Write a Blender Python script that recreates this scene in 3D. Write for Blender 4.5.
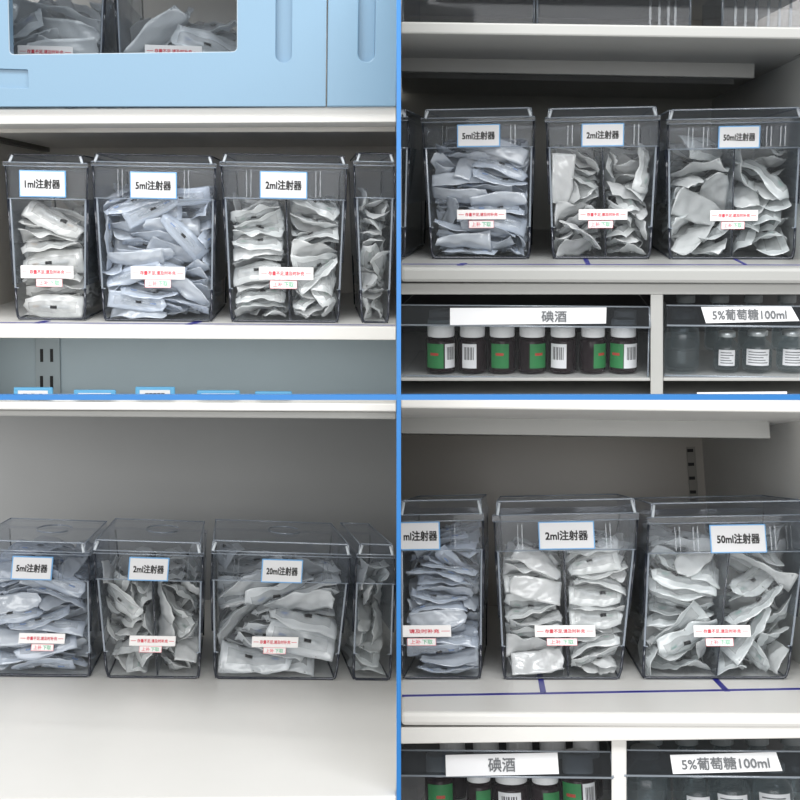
import bpy, bmesh, math, random
from mathutils import Vector, Matrix, Euler

for o in list(bpy.data.objects):
    bpy.data.objects.remove(o)
scene = bpy.context.scene
COL = scene.collection

# ------------------------------------------------------------------ camera
F = 1000.0            # focal length in pixels of the 800 px frame
HY = 312.0            # row of the horizon
CAMZ = 1.5
cam_data = bpy.data.cameras.new('camera')
cam_data.sensor_width = 36.0
cam_data.lens = 36.0 * F / 800.0
cam_data.shift_y = (HY - 400.0) / 800.0
cam_data.clip_start = 0.02
cam = bpy.data.objects.new('camera', cam_data)
cam.location = (0, 0, CAMZ)
cam.rotation_euler = (math.radians(90), 0, 0)
COL.objects.link(cam)
scene.camera = cam

# ------------------------------------------------------------------ world, room light and added front fill
world = bpy.data.worlds.new('world')
scene.world = world
world.use_nodes = True
bg = world.node_tree.nodes['Background']
bg.inputs[0].default_value = (1.0, 0.985, 0.96, 1)
bg.inputs[1].default_value = 0.53


def area(name, loc, target, sx, sy, power, col=(1, 1, 1)):
    d = bpy.data.lights.new(name, 'AREA')
    d.shape = 'RECTANGLE'
    d.size, d.size_y = sx, sy
    d.energy = power
    d.color = col
    o = bpy.data.objects.new(name, d)
    o.location = loc
    o.rotation_euler = (Vector(target) - Vector(loc)).to_track_quat('-Z', 'Y').to_euler()
    COL.objects.link(o)
    return o


area('unseen_area_light', (0.0, 0.1, 2.75), (0.0, 0.9, 1.0), 2.4, 0.6, 44, (0.985, 0.99, 0.985))
area('unseen_area_light', (-0.5, -2.0, 1.95), (0.0, 1.3, 1.2), 3.2, 1.4, 62, (1.0, 0.99, 0.97))  # added front fill behind the camera, below ceiling height, to brighten the bays

scene.view_settings.view_transform = 'Standard'
scene.view_settings.look = 'None'
scene.view_settings.gamma = 1.0
scene.view_settings.use_curve_mapping = False
scene.view_settings.exposure = -0.12
try:
    scene.cycles.transparent_max_bounces = 40
    scene.cycles.max_bounces = 10
    scene.cycles.sample_clamp_indirect = 4.0
except Exception:
    pass

# ------------------------------------------------------------------ materials


def srgb(r, g, b):
    def c(v):
        v /= 255.0
        return v / 12.92 if v <= 0.04045 else ((v + 0.055) / 1.055) ** 2.4
    return (c(r), c(g), c(b), 1)


MATS = {}


def mat(name, col, rough=0.5, metal=0.0, bump=0.0, bscale=200.0, var=0.0, spec=0.5):
    if name in MATS:
        return MATS[name]
    m = bpy.data.materials.new(name)
    m.use_nodes = True
    nt = m.node_tree
    b = nt.nodes['Principled BSDF']
    b.inputs['Base Color'].default_value = col
    b.inputs['Roughness'].default_value = rough
    b.inputs['Metallic'].default_value = metal
    b.inputs['Specular IOR Level'].default_value = spec
    if bump or var:
        tc = nt.nodes.new('ShaderNodeTexCoord')
        nz = nt.nodes.new('ShaderNodeTexNoise')
        nz.inputs['Scale'].default_value = bscale
        nt.links.new(tc.outputs['Object'], nz.inputs['Vector'])
        if bump:
            bp = nt.nodes.new('ShaderNodeBump')
            bp.inputs['Strength'].default_value = bump
            bp.inputs['Distance'].default_value = 0.002
            nt.links.new(nz.outputs['Fac'], bp.inputs['Height'])
            nt.links.new(bp.outputs['Normal'], b.inputs['Normal'])
        if var:
            mx = nt.nodes.new('ShaderNodeMixRGB')
            mx.inputs[1].default_value = col
            mx.inputs[2].default_value = tuple(c * (1 - var) for c in col[:3]) + (1,)
            nt.links.new(nz.outputs['Fac'], mx.inputs[0])
            nt.links.new(mx.outputs[0], b.inputs['Base Color'])
    MATS[name] = m
    return m


def plastic(name, tint, haze=0.04, hazecol=(0.8, 0.85, 0.9, 1), gloss=0.5, base=0.03, rough=0.06):
    """clear sheet plastic: see-through with a soft sheen that grows at grazing angles"""
    if name in MATS:
        return MATS[name]
    m = bpy.data.materials.new(name)
    m.use_nodes = True
    nt = m.node_tree
    nt.nodes.clear()
    out = nt.nodes.new('ShaderNodeOutputMaterial')
    tr = nt.nodes.new('ShaderNodeBsdfTransparent')
    tr.inputs[0].default_value = tint
    df = nt.nodes.new('ShaderNodeBsdfDiffuse')
    df.inputs[0].default_value = hazecol
    gl = nt.nodes.new('ShaderNodeBsdfGlossy')
    gl.inputs['Roughness'].default_value = rough
    gl.inputs[0].default_value = (0.95, 0.97, 1, 1)
    lw = nt.nodes.new('ShaderNodeLayerWeight')
    lw.inputs['Blend'].default_value = 0.5
    pw = nt.nodes.new('ShaderNodeMath'); pw.operation = 'POWER'; pw.inputs[1].default_value = 4.0
    mu = nt.nodes.new('ShaderNodeMath'); mu.operation = 'MULTIPLY_ADD'
    mu.inputs[1].default_value = gloss; mu.inputs[2].default_value = base
    m1 = nt.nodes.new('ShaderNodeMixShader'); m1.inputs[0].default_value = haze
    m2 = nt.nodes.new('ShaderNodeMixShader')
    nt.links.new(lw.outputs['Facing'], pw.inputs[0])
    nt.links.new(pw.outputs[0], mu.inputs[0])
    nt.links.new(mu.outputs[0], m2.inputs[0])
    nt.links.new(tr.outputs[0], m1.inputs[1])
    nt.links.new(df.outputs[0], m1.inputs[2])
    nt.links.new(m1.outputs[0], m2.inputs[1])
    nt.links.new(gl.outputs[0], m2.inputs[2])
    nt.links.new(m2.outputs[0], out.inputs[0])
    MATS[name] = m
    return m


def film(name, col, clear):
    """thin pouch material: diffuse + translucent paper or film with a gloss, partly see-through"""
    m = bpy.data.materials.new(name)
    m.use_nodes = True
    nt = m.node_tree
    nt.nodes.clear()
    out = nt.nodes.new('ShaderNodeOutputMaterial')
    df = nt.nodes.new('ShaderNodeBsdfDiffuse'); df.inputs[0].default_value = col
    tl = nt.nodes.new('ShaderNodeBsdfTranslucent'); tl.inputs[0].default_value = col
    gl = nt.nodes.new('ShaderNodeBsdfGlossy'); gl.inputs['Roughness'].default_value = 0.2
    tr = nt.nodes.new('ShaderNodeBsdfTransparent')
    tc = nt.nodes.new('ShaderNodeTexCoord')
    nz = nt.nodes.new('ShaderNodeTexNoise'); nz.inputs['Scale'].default_value = 55; nz.inputs['Detail'].default_value = 4
    bp = nt.nodes.new('ShaderNodeBump'); bp.inputs['Strength'].default_value = 0.35; bp.inputs['Distance'].default_value = 0.004
    nt.links.new(tc.outputs['Object'], nz.inputs['Vector'])
    nt.links.new(nz.outputs['Fac'], bp.inputs['Height'])
    for n in (df, tl, gl):
        nt.links.new(bp.outputs[0], n.inputs['Normal'])
    a = nt.nodes.new('ShaderNodeMixShader'); a.inputs[0].default_value = 0.3
    b = nt.nodes.new('ShaderNodeMixShader'); b.inputs[0].default_value = 0.12
    c = nt.nodes.new('ShaderNodeMixShader'); c.inputs[0].default_value = clear
    nt.links.new(df.outputs[0], a.inputs[1]); nt.links.new(tl.outputs[0], a.inputs[2])
    nt.links.new(a.outputs[0], b.inputs[1]); nt.links.new(gl.outputs[0], b.inputs[2])
    nt.links.new(b.outputs[0], c.inputs[1]); nt.links.new(tr.outputs[0], c.inputs[2])
    nt.links.new(c.outputs[0], out.inputs[0])
    MATS[name] = m
    return m


WHITE = mat('white_steel', srgb(227, 226, 223), 0.38, var=0.03, bscale=30)
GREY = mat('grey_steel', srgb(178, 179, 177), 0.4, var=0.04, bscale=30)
WARM = mat('warm_grey_steel', srgb(230, 226, 219), 0.42, var=0.04, bscale=20)
BLUEGREY = mat('blue_grey_steel', srgb(176, 192, 200), 0.45, var=0.04, bscale=20)
DOORBLUE = mat('pale_blue_door', srgb(120, 153, 178), 0.35, bump=0.04, bscale=500)
BORDERBLUE = mat('border_line_blue', srgb(40, 118, 188), 0.4)
SLOT = mat('slot_black', srgb(20, 20, 22), 0.6)
TAPE = mat('blue_tape', srgb(30, 28, 140), 0.35, var=0.1, bscale=90)
CARDWHITE = mat('card_white', srgb(224, 225, 228), 0.5)
HOLDERBLUE = mat('holder_blue', srgb(120, 175, 225), 0.35)
INK = mat('ink_black', srgb(18, 18, 20), 0.5)
INKGREY = mat('ink_grey', srgb(95, 98, 102), 0.5)
RED = mat('ink_red', srgb(214, 58, 78), 0.5)
PINK = mat('ink_pink', srgb(236, 128, 140), 0.5)
GREEN = mat('ink_green', srgb(120, 196, 160), 0.5)
STICKER = mat('sticker_white', srgb(246, 244, 244), 0.45)
CLEAR = plastic('clear_plastic', (0.978, 0.983, 0.988, 1), 0.008, gloss=0.35, base=0.006)
LIDP = plastic('lid_plastic', (0.91, 0.92, 0.94, 1), 0.02, (0.45, 0.5, 0.56, 1), 0.45, 0.014)
FLAPP = plastic('flap_plastic', (0.925, 0.932, 0.945, 1), 0.010, (0.5, 0.55, 0.6, 1), 0.3, 0.004)
EDGEL = plastic('painted_edge_pale', (0.62, 0.68, 0.76, 1), 0.35, (0.6, 0.67, 0.75, 1), 0.6, 0.12, 0.1)  # edges of the clear plastic, their gleam put into a pale tint
EDGED = plastic('painted_edge_dark', (0.16, 0.18, 0.24, 1), 0.3, (0.05, 0.06, 0.09, 1), 0.4, 0.06, 0.12)  # dark tint stands in for light bent away at clear plastic edges
SMOKE = plastic('smoky_tray_plastic', (0.42, 0.45, 0.48, 1), 0.05, (0.2, 0.22, 0.24, 1), 0.5, 0.03)
PANE = plastic('window_pane', (0.80, 0.81, 0.82, 1), 0.01, (0.5, 0.5, 0.5, 1), 0.08, 0.0, 0.15)
DIV = plastic('divider_plastic', (0.72, 0.75, 0.78, 1), 0.12, (0.4, 0.43, 0.46, 1), 0.5, 0.06)
FILMS = {}
for kk, fc, pc in (('five', srgb(214, 223, 236), srgb(222, 228, 236)), ('two', srgb(240, 243, 243), srgb(242, 243, 243)),
                   ('one', srgb(234, 235, 234), srgb(238, 238, 236)), ('twenty', srgb(238, 242, 245), srgb(240, 243, 245)),
                   ('fifty', srgb(236, 241, 242), srgb(240, 242, 242))):
    FILMS[kk] = (film('film_seal_' + kk, fc, 0.14), film('paper_back_' + kk, pc, 0.05), film('film_window_' + kk, fc, 0.66))
BARREL = plastic('syringe_barrel', (0.85, 0.87, 0.88, 1), 0.25, (0.75, 0.77, 0.78, 1), 0.5, 0.08)
RUBBER = mat('rubber_black', srgb(24, 24, 26), 0.6)
HUBS = {'five': mat('hub_blue', srgb(60, 120, 190), 0.4), 'two': mat('hub_green', srgb(40, 110, 90), 0.4),
        'one': mat('hub_grey', srgb(150, 130, 110), 0.4), 'twenty': mat('hub_navy', srgb(60, 100, 160), 0.4),
        'fifty': mat('hub_teal', srgb(60, 130, 120), 0.4)}
BOTTLE = mat('dark_bottle_glass', srgb(30, 18, 22), 0.15, spec=0.15)
CAPW = mat('bottle_cap_white', srgb(225, 226, 228), 0.45)
LABELGREEN = mat('bottle_label_green', srgb(30, 120, 62), 0.5)
LABELRED = mat('bottle_label_red', srgb(170, 60, 40), 0.5)
GLASSB = plastic('infusion_bottle_glass', (0.80, 0.84, 0.85, 1), 0.03, (0.6, 0.66, 0.68, 1), 0.6, 0.03, 0.16)
CRIMP = mat('crimp_aluminium', srgb(190, 196, 198), 0.35, 0.8)
STOPPER = mat('stopper_grey', srgb(120, 124, 126), 0.6)
LIQUID = plastic('saline', (0.86, 0.89, 0.90, 1), 0.02, (0.6, 0.65, 0.67, 1), 0.25, 0.0, 0.2)

# ------------------------------------------------------------------ mesh helpers


def link(o, parent=None, M=None):
    COL.objects.link(o)
    if parent is not None:
        o.parent = parent
    if M is not None:
        o.matrix_world = M
    return o


def obj(name, bm, mats, parent=None, M=None, smooth=False, bevel=0.0):
    bmesh.ops.recalc_face_normals(bm, faces=bm.faces)
    me = bpy.data.meshes.new(name)
    bm.to_mesh(me)
    bm.free()
    for m in (mats if isinstance(mats, (list, tuple)) else [mats]):
        me.materials.append(m)
    if smooth:
        for p in me.polygons:
            p.use_smooth = True
    o = bpy.data.objects.new(name, me)
    link(o, parent, M)
    if bevel:
        b = o.modifiers.new('bevel', 'BEVEL')
        b.width = bevel
        b.segments = 2
        b.limit_method = 'ANGLE'
    return o


def hexa(bm, p, mi=0):
    """p: four corners of one face (in turn) then the four opposite ones"""
    v = [bm.verts.new(q) for q in p]
    for f in ((3, 2, 1, 0), (4, 5, 6, 7), (0, 1, 5, 4), (1, 2, 6, 5), (2, 3, 7, 6), (3, 0, 4, 7)):
        bm.faces.new([v[i] for i in f]).material_index = mi


def box(bm, x0, x1, y0, y1, z0, z1, mi=0):
    hexa(bm, [(x0, y0, z0), (x1, y0, z0), (x1, y1, z0), (x0, y1, z0),
              (x0, y0, z1), (x1, y0, z1), (x1, y1, z1), (x0, y1, z1)], mi)


def tube(bm, pts, r, n=8, mi=0, flat=1.0):
    rings = []
    pts = [Vector(p) for p in pts]
    for i, p in enumerate(pts):
        t = (pts[min(i + 1, len(pts) - 1)] - pts[max(i - 1, 0)]).normalized()
        u = t.cross(Vector((0.13, 0.97, 0.21))).normalized()
        w = t.cross(u)
        rings.append([bm.verts.new(p + (u * math.cos(a) + w * math.sin(a)) * r)
                      for a in (2 * math.pi * k / n for k in range(n))])
    for a, b in zip(rings, rings[1:]):
        for k in range(n):
            bm.faces.new([a[k], a[(k + 1) % n], b[(k + 1) % n], b[k]]).material_index = mi
    bm.faces.new(rings[0][::-1]).material_index = mi
    bm.faces.new(rings[-1]).material_index = mi


def lathe(bm, prof, n=28, mi=0, axis='z', c=(0, 0, 0), a0=0.0, a1=2 * math.pi):
    full = abs(a1 - a0 - 2 * math.pi) < 1e-6
    steps = n if full else n + 1
    rings = []
    for r, z in prof:
        ring = []
        for k in range(steps):
            a = a0 + (a1 - a0) * k / n
            if axis == 'z':
                p = (c[0] + r * math.cos(a), c[1] + r * math.sin(a), c[2] + z)
            else:
                p = (c[0] + z, c[1] + r * math.cos(a), c[2] + r * math.sin(a))
            ring.append(bm.verts.new(p))
        rings.append(ring)
    for a, b in zip(rings, rings[1:]):
        for k in range(n):
            k2 = (k + 1) % steps
            if not full and k == n:
                continue
            bm.faces.new([a[k], a[k2], b[k2], b[k]]).material_index = mi
    if full:
        if prof[0][0] > 1e-6:
            bm.faces.new(rings[0][::-1]).material_index = mi
        if prof[-1][0] > 1e-6:
            bm.faces.new(rings[-1]).material_index = mi


TEXTS = {}


def text_mesh(s, bold=0.0):
    """lettering as a thin mesh in the x-z plane facing -y, centred; bold letters get doubled strokes"""
    key = (s, bold)
    if key in TEXTS:
        return TEXTS[key]
    c = bpy.data.curves.new('lettering', 'FONT')
    c.body = s
    c.size = 1.0
    c.extrude = 0.01
    c.resolution_u = 2
    o = bpy.data.objects.new('lettering', c)
    COL.objects.link(o)
    dg = bpy.context.evaluated_depsgraph_get()
    dg.update()
    src = bpy.data.meshes.new_from_object(o.evaluated_get(dg))
    bpy.data.objects.remove(o)
    bpy.data.curves.remove(c)
    bm = bmesh.new()
    shifts = [(0, 0)] if not bold else [(-bold, -bold), (bold, -bold), (-bold, bold), (bold, bold)]
    for i, (dx, dy) in enumerate(shifts):
        vs = [bm.verts.new((v.co.x + dx, -v.co.z - 0.0005 * i, v.co.y + dy)) for v in src.vertices]
        for p in src.polygons:
            try:
                bm.faces.new([vs[k] for k in p.vertices])
            except ValueError:
                pass
    bpy.data.meshes.remove(src)
    xs = [v.co.x for v in bm.verts] or [0, 1]
    zs = [v.co.z for v in bm.verts] or [0, 1]
    cx, cz = (min(xs) + max(xs)) / 2, (min(zs) + max(zs)) / 2
    w, h = max(xs) - min(xs), max(zs) - min(zs)
    for v in bm.verts:
        v.co.x -= cx
        v.co.z -= cz
    me = bpy.data.meshes.new('lettering')
    bm.to_mesh(me)
    bm.free()
    TEXTS[key] = (me, w, h)
    return TEXTS[key]


def lettering(s, parent, cx, cz, y, w, h, m, bold=0.012, name='lettering', tilt=None):
    me, tw, th = text_mesh(s, bold)
    me = me.copy()
    me.name = name
    me.materials.append(m)
    o = bpy.data.objects.new(name, me)
    link(o, parent)
    o.location = (cx, y, cz)
    o.scale = (w / tw, 0.01, h / th)
    return o


def setp(o, label=None, cat=None, group=None, kind=None):
    if label: o['label'] = label
    if cat: o['category'] = cat
    if group: o['group'] = group
    if kind: o['kind'] = kind
    return o


# ------------------------------------------------------------------ bays


class Bay:
    """one shelf bay: an orthogonal frame (x right, y into the bay, z up) turned a little toward the viewer"""

    def __init__(s, vp, ref, slope, dist=1.3):
        Y = Vector(((vp[0] - 400) / F, 1, (HY - vp[1]) / F)).normalized()
        X0 = Y.cross(Vector((0, 0, 1))).normalized()
        Z0 = X0.cross(Y)
        r = Vector(((ref[0] - 400) / F, 1, (HY - ref[1]) / F))
        best = None
        for k in range(-800, 801):
            a = k * 0.0002
            X = X0 * math.cos(a) + Z0 * math.sin(a)
            q = r + X * 0.05
            sl = ((HY - F * q.z / q.y) - ref[1]) / ((400 + F * q.x / q.y) - ref[0])
            if best is None or abs(sl - slope) < best[0]:
                best = (abs(sl - slope), a)
        a = best[1]
        s.X = X0 * math.cos(a) + Z0 * math.sin(a)
        s.Z = s.X.cross(Y)
        s.Y = Y
        s.O = r * (dist / r.dot(Y))
        M = Matrix((s.X, s.Y, s.Z)).transposed().to_4x4()
        M.translation = s.O + Vector((0, 0, CAMZ))
        s.M = M

    def ray(s, px, py):
        d = Vector(((px - 400) / F, 1, (HY - py) / F))
        return Vector((d.dot(s.X), d.dot(s.Y), d.dot(s.Z))), -Vector((s.O.dot(s.X), s.O.dot(s.Y), s.O.dot(s.Z)))

    def P(s, px, py, y=0.0):
        d, c = s.ray(px, py)
        return c + d * ((y - c.y) / d.y)

    def H(s, px, py, z):
        d, c = s.ray(px, py)
        return c + d * ((z - c.z) / d.z)

    def V(s, px, py, x):
        d, c = s.ray(px, py)
        return c + d * ((x - c.x) / d.x)

    def thing(s, name, loc, label, cat, group=None):
        o = bpy.data.objects.new(name, None)
        o.empty_display_size = 0.02
        link(o, None, s.M @ Matrix.Translation(loc))
        return setp(o, label, cat, group)

    def struct(s, name, bm, m, bevel=0.0):
        o = obj(name, bm, m, None, s.M, bevel=bevel)
        o['kind'] = 'structure'
        return o


BT = {
    'TL': Bay((310, 205), (200, 322), 0.007),
    'TR': Bay((546, 175), (600, 259), 0.001),
    'BL': Bay((228, 400), (200, 678), 0.010),
    'BR': Bay((520, 468), (560, 679), 0.000),
}
for k, b in BT.items():
    ang = math.degrees(math.atan2(b.X.z, b.X.x))
    print('BAY', k, 'roll', round(ang, 2), 'Y', tuple(round(c, 3) for c in b.Y))


def board(bay, name, lx, rx, top, bot, yf, yb, m, kind='structure', bevel=0.0012, lxb=None, rxb=None):
    """shelf board whose front face spans pixel columns lx..rx and rows top/bot (left, right); runs from depth yf to yb"""
    fl, fr = bay.P(lx, top[0], yf), bay.P(rx, top[1], yf)
    bl, br = bay.P(lx, bot[0], yf), bay.P(rx, bot[1], yf)
    Lx = bay.P(lx if lxb is None else lxb, top[0], yb).x
    Rx = bay.P(rx if rxb is None else rxb, top[1], yb).x
    bm = bmesh.new()
    hexa(bm, [bl, br, (Rx, yb, br.z), (Lx, yb, bl.z), fl, fr, (Rx, yb, fr.z), (Lx, yb, fl.z)])
    return bay.struct(name, bm, m, bevel)


def floor_board(bay, name, lx, rx, px, top, bot, z, yb, m, bevel=0.0012, lxb=None, rxb=None):
    """shelf the bins stand on: its top is the plane z; front edge at row top and underside at row bot in column px"""
    yf = bay.H(px, top, z).y
    zb = bay.P(px, bot, yf).z
    ff = lambda p, y: bay.P(p, top, y).x
    x0, x1 = ff(lx, yf), ff(rx, yf)
    X0, X1 = ff(lx if lxb is None else lxb, yb), ff(rx if rxb is None else rxb, yb)
    bm = bmesh.new()
    hexa(bm, [(x0, yf, zb), (x1, yf, zb), (X1, yb, zb), (X0, yb, zb), (x0, yf, z), (x1, yf, z), (X1, yb, z), (X0, yb, z)])
    print('FLOOR', name, 'yf', round(yf, 3), 'thick', round(z - zb, 4))
    bay.struct(name, bm, m, bevel)
    return yf, zb


def panel_back(bay, name, lx, rx, ty, by, y, m, th=0.01):
    a, b, c, d = bay.P(lx, by, y), bay.P(rx, by, y), bay.P(rx, ty, y), bay.P(lx, ty, y)
    k = Vector((0, th, 0))
    bm = bmesh.new()
    hexa(bm, [a, b, c, d, a + k, b + k, c + k, d + k])
    return bay.struct(name, bm, m)


def wall_side(bay, name, x, y0, y1, z0, z1, th, m):
    bm = bmesh.new()
    box(bm, min(x, x + th), max(x, x + th), y0, y1, z0, z1)
    return bay.struct(name, bm, m)


TL, TR, BL, BR = BT['TL'], BT['TR'], BT['BL'], BT['BR']
ZT = TL.P(200, 322, 0).z
zTR = TR.P(600, 259.3, 0).z
zBR = BR.P(560, 679.6, 0).z
zBL = BL.P(200, 678.6, 0).z


def cut(o, cutter):
    md = o.modifiers.new('cut', 'BOOLEAN')
    md.operation = 'DIFFERENCE'
    md.solver = 'EXACT'
    md.object = cutter
    dg = bpy.context.evaluated_depsgraph_get()
    dg.update()
    me = bpy.data.meshes.new_from_object(o.evaluated_get(dg))
    o.modifiers.clear()
    o.data = me
    bpy.data.objects.remove(cutter)


# partition between the bays; its blue edging stands for the dividing border lines
def world_box(name, x0, x1, y0, y1, z0, z1, m):
    bm = bmesh.new()
    box(bm, x0, x1, y0, y1, z0, z1)
    o = obj(name, bm, m)
    o['kind'] = 'structure'
    return o


YF = 0.90
def wx(px, y): return (px - 400) / F * y
def wz(py, y): return CAMZ + (HY - py) / F * y

world_box('wall_middle', wx(396.8, YF), wx(400.6, YF), YF + 0.0125, 2.35, wz(960, YF), wz(-160, YF), WHITE)
world_box('trim_12', wx(396.5, YF), wx(401, YF), YF, YF + 0.012, wz(960, YF), wz(-160, YF), BORDERBLUE)
world_box('trim_1', wx(-120, YF), wx(396.4, YF), YF, YF + 0.012, wz(400, YF), wz(395, YF), BORDERBLUE)
world_box('trim_2', wx(401.1, YF), wx(920, YF), YF, YF + 0.012, wz(400, YF), wz(395, YF), BORDERBLUE)

# ------------------------------------------------------------------ upper left bay
YB = 0.45
floor_board(TL, 'floor_shelf_upper_left', -61, 396, 200, 325.5, 339, ZT, YB, WHITE, lxb=43)
board(TL, 'ceiling_shelf_upper_left', -80, 396, (109.5, 106.5), (124.5, 122.0), -0.045, YB, WHITE, lxb=30)
zc = TL.P(200, 124, -0.045).z
board(TL, 'trim_3', -70, 395.5, (123.5, 121), (133, 131.5), 0.03, 0.042, WARM)   # folded lip under the shelf
panel_back(TL, 'wall_back_upper_left', -150, 397.5, -140, 345, YB, WARM)
panel_back(TL, 'wall_back_lower_left_bay', -150, 397.5, 336, 398, 0.14, BLUEGREY, 0.01)
wxl = TL.P(-61, 200, -0.035).x
wall_side(TL, 'wall_left', wxl, -0.03, YB, TL.P(0, 420, 0).z, TL.P(0, 116, 0).z, -0.01, WARM)
# bracket under the shelf along the left wall
bm = bmesh.new()
zb0 = TL.V(0, 136.5, wxl).z
box(bm, wxl, wxl + 0.012, 0.0, YB - 0.005, zb0 - 0.010, zb0 + 0.004)
br_ = obj('shelf_bracket', bm, mat('bracket_grey', srgb(90, 88, 84), 0.5), None, TL.M, bevel=0.001)
setp(br_, 'dark steel shelf bracket on the left wall above the 1ml bin', 'bracket')
# slotted upright on the lower back wall
t = TL.thing('slotted_upright', TL.P(47.5, 397, 0.14), 'pale steel upright with two columns of slots on the blue-grey wall', 'upright')
bm = bmesh.new()
pa = TL.P(35.5, 397, 0.135) - Vector(t.location) * 0
base = TL.P(47.5, 397, 0.14)
def rel(q): return q - base
a = rel(TL.P(36, 397, 0.136)); c = rel(TL.P(59.5, 338, 0.136))
box(bm, a.x, c.x, -0.004, 0.0, a.z, c.z)
obj('channel', bm, mat('upright_grey', srgb(165, 178, 184), 0.45), t, bevel=0.0008)
for (sx, sy0, sy1) in ((41.5, 349, 362), (51.5, 349, 362), (41.5, 376, 390), (51.5, 376, 390)):
    bm = bmesh.new()
    a = rel(TL.P(sx - 1.4, sy1, 0.135)); c = rel(TL.P(sx + 1.4, sy0, 0.135))
    box(bm, a.x, c.x, -0.0046, -0.0035, a.z, c.z)
    obj('slot', bm, SLOT, t)
# label holders on a rail of the lowest shelf
bm = bmesh.new()
ra, rb = TL.P(-60, 399, 0.02), TL.P(396, 399, 0.02)
rail_z = ra.z
box(bm, ra.x, rb.x, 0.02, 0.032, ra.z - 0.02, ra.z + 0.002)
TL.struct('trim_4', bm, WHITE)
for i, (x0, x1, y0, dots, wh) in enumerate(((14, 53, 386, 3, 'furthest left, below the slotted upright'), (74, 116, 388.5, 0, 'right of the slotted upright'),
                                            (135.5, 175, 385.5, 5, 'with black print, below the 5ml bin'), (197, 240, 389, 0, 'plain, below the gap beside the 2ml bin'),
                                            (255, 292, 390, 0, 'plain, below the 2ml bin'))):
    base = TL.P((x0 + x1) / 2, 399, 0.02)
    t = TL.thing('label_holder', base, 'light blue label holder on the low rail, ' + wh, 'label holder', 'blue label holders on the low rail')
    bm = bmesh.new()
    a = rel(TL.P(x0, 398, 0.018)); c = rel(TL.P(x1, y0 + 1.2, 0.018))
    box(bm, a.x, c.x, -0.004, -0.0, 0.0, c.z)
    obj('holder_frame', bm, mat('holder_light_blue', srgb(96, 170, 215), 0.35), t, bevel=0.0015)
    bm = bmesh.new()
    box(bm, a.x + 0.006, c.x - 0.006, -0.0052, -0.004, 0.0, c.z - 0.004)
    cd = obj('card', bm, CARDWHITE, t)
    for q in range(dots):
        pass
    if dots:
        bm = bmesh.new()
        for q in range(dots):
            xx = a.x + (c.x - a.x) * (0.3 + 0.4 * q / max(1, dots - 1))
            box(bm, xx - 0.0022, xx + 0.0022, -0.0058, -0.0052, c.z - 0.012, c.z - 0.008)
        obj('print', bm, INK, cd)

# blue doors above the shelf
DY = -0.055


def door(name, lx, rx, pills, win=None, slot=None):
    bm = bmesh.new()
    a, c = TL.P(lx, 106.5, DY), TL.P(rx, 106.2, DY)
    top = TL.P(200, -150, DY).z
    hexa(bm, [(a.x, DY, a.z), (c.x, DY, c.z), (c.x, DY + 0.02, c.z), (a.x, DY + 0.02, a.z),
              (a.x, DY, top), (c.x, DY, top), (c.x, DY + 0.02, top), (a.x, DY + 0.02, top)])
    o = obj(name, bm, [DOORBLUE], None, TL.M)
    o['kind'] = 'structure'

    kx = 0.0

    def rr(x0, x1, z0, z1, r, y0, y1):
        cb = bmesh.new()
        pts = []
        for cx, cz, s0 in ((x1 - r, z1 - r, 0), (x0 + r, z1 - r, 90), (x0 + r, z0 + r, 180), (x1 - r, z0 + r, 270)):
            for k in range(9):
                an = math.radians(s0 + 90 * k / 8)
                pts.append((cx + r * math.cos(an), cz + r * math.sin(an)))
        f = [cb.verts.new((x, y0, z + kx * (x - x0))) for x, z in pts]
        g = [cb.verts.new((x, y1, z + kx * (x - x0))) for x, z in pts]
        cb.faces.new(f); cb.faces.new(g[::-1])
        for k in range(len(pts)):
            k2 = (k + 1) % len(pts)
            cb.faces.new([f[k], g[k], g[k2], f[k2]])
        return obj('cutter', cb, DOORBLUE, None, TL.M)
    for (x0, x1, yb_) in pills:
        p, q = TL.P(x0, yb_, DY), TL.P(x1, -60, DY)
        cut(o, rr(p.x, q.x, p.z, q.z, (q.x - p.x) / 2 * 0.98, DY - 0.01, DY + 0.012))
    if slot:
        p, q = TL.P(slot[0], slot[3], DY), TL.P(slot[1], slot[2], DY)
        cut(o, rr(p.x, q.x, p.z, q.z, 0.002, DY - 0.01, DY + 0.004))
    if win:
        p, q = TL.P(win[0], win[3], DY), TL.P(win[1], win[2], DY)
        p2 = TL.P(win[1], win[3] - 3.0, DY)
        kx = (p2.z - p.z) / (p2.x - p.x)
        cut(o, rr(p.x, q.x, p.z, q.z, 0.006, DY - 0.01, DY + 0.05))
        cb = bmesh.new()
        box(cb, p.x - 0.006, q.x + 0.006, DY + 0.0205, DY + 0.0235, p.z - 0.006, q.z + 0.006)
        g = obj('window_pane', cb, PANE, o)
        g.matrix_parent_inverse = Matrix()
        # pale rubber gasket round the opening
        cb = bmesh.new()
        pts = []
        r = 0.006
        for cx, cz, s0 in ((q.x - r, q.z - r, 0), (p.x + r, q.z - r, 90), (p.x + r, p.z + r, 180), (q.x - r, p.z + r, 270)):
            for k in range(7):
                an = math.radians(s0 + 90 * k / 6)
                xx = cx + r * math.cos(an)
                pts.append(Vector((xx, DY + 0.001, cz + r * math.sin(an) + kx * (xx - p.x))))
        pts.append(pts[0])
        tube(cb, pts, 0.0008, 6)
        obj('gasket', cb, mat('gasket_pale', srgb(176, 190, 200), 0.5), o, smooth=True)
    bv = o.modifiers.new('bevel', 'BEVEL'); bv.width = 0.0012; bv.segments = 2; bv.limit_method = 'ANGLE'
    return o


door('door_1', -70, 325.7, [(275.5, 292.5, 62.5)], (9, 237.5, -70, 55), (-60, 28, 69.5, 86))
door('door_2', 327.0, 396, [(358, 376.5, 61.5)])
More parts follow.
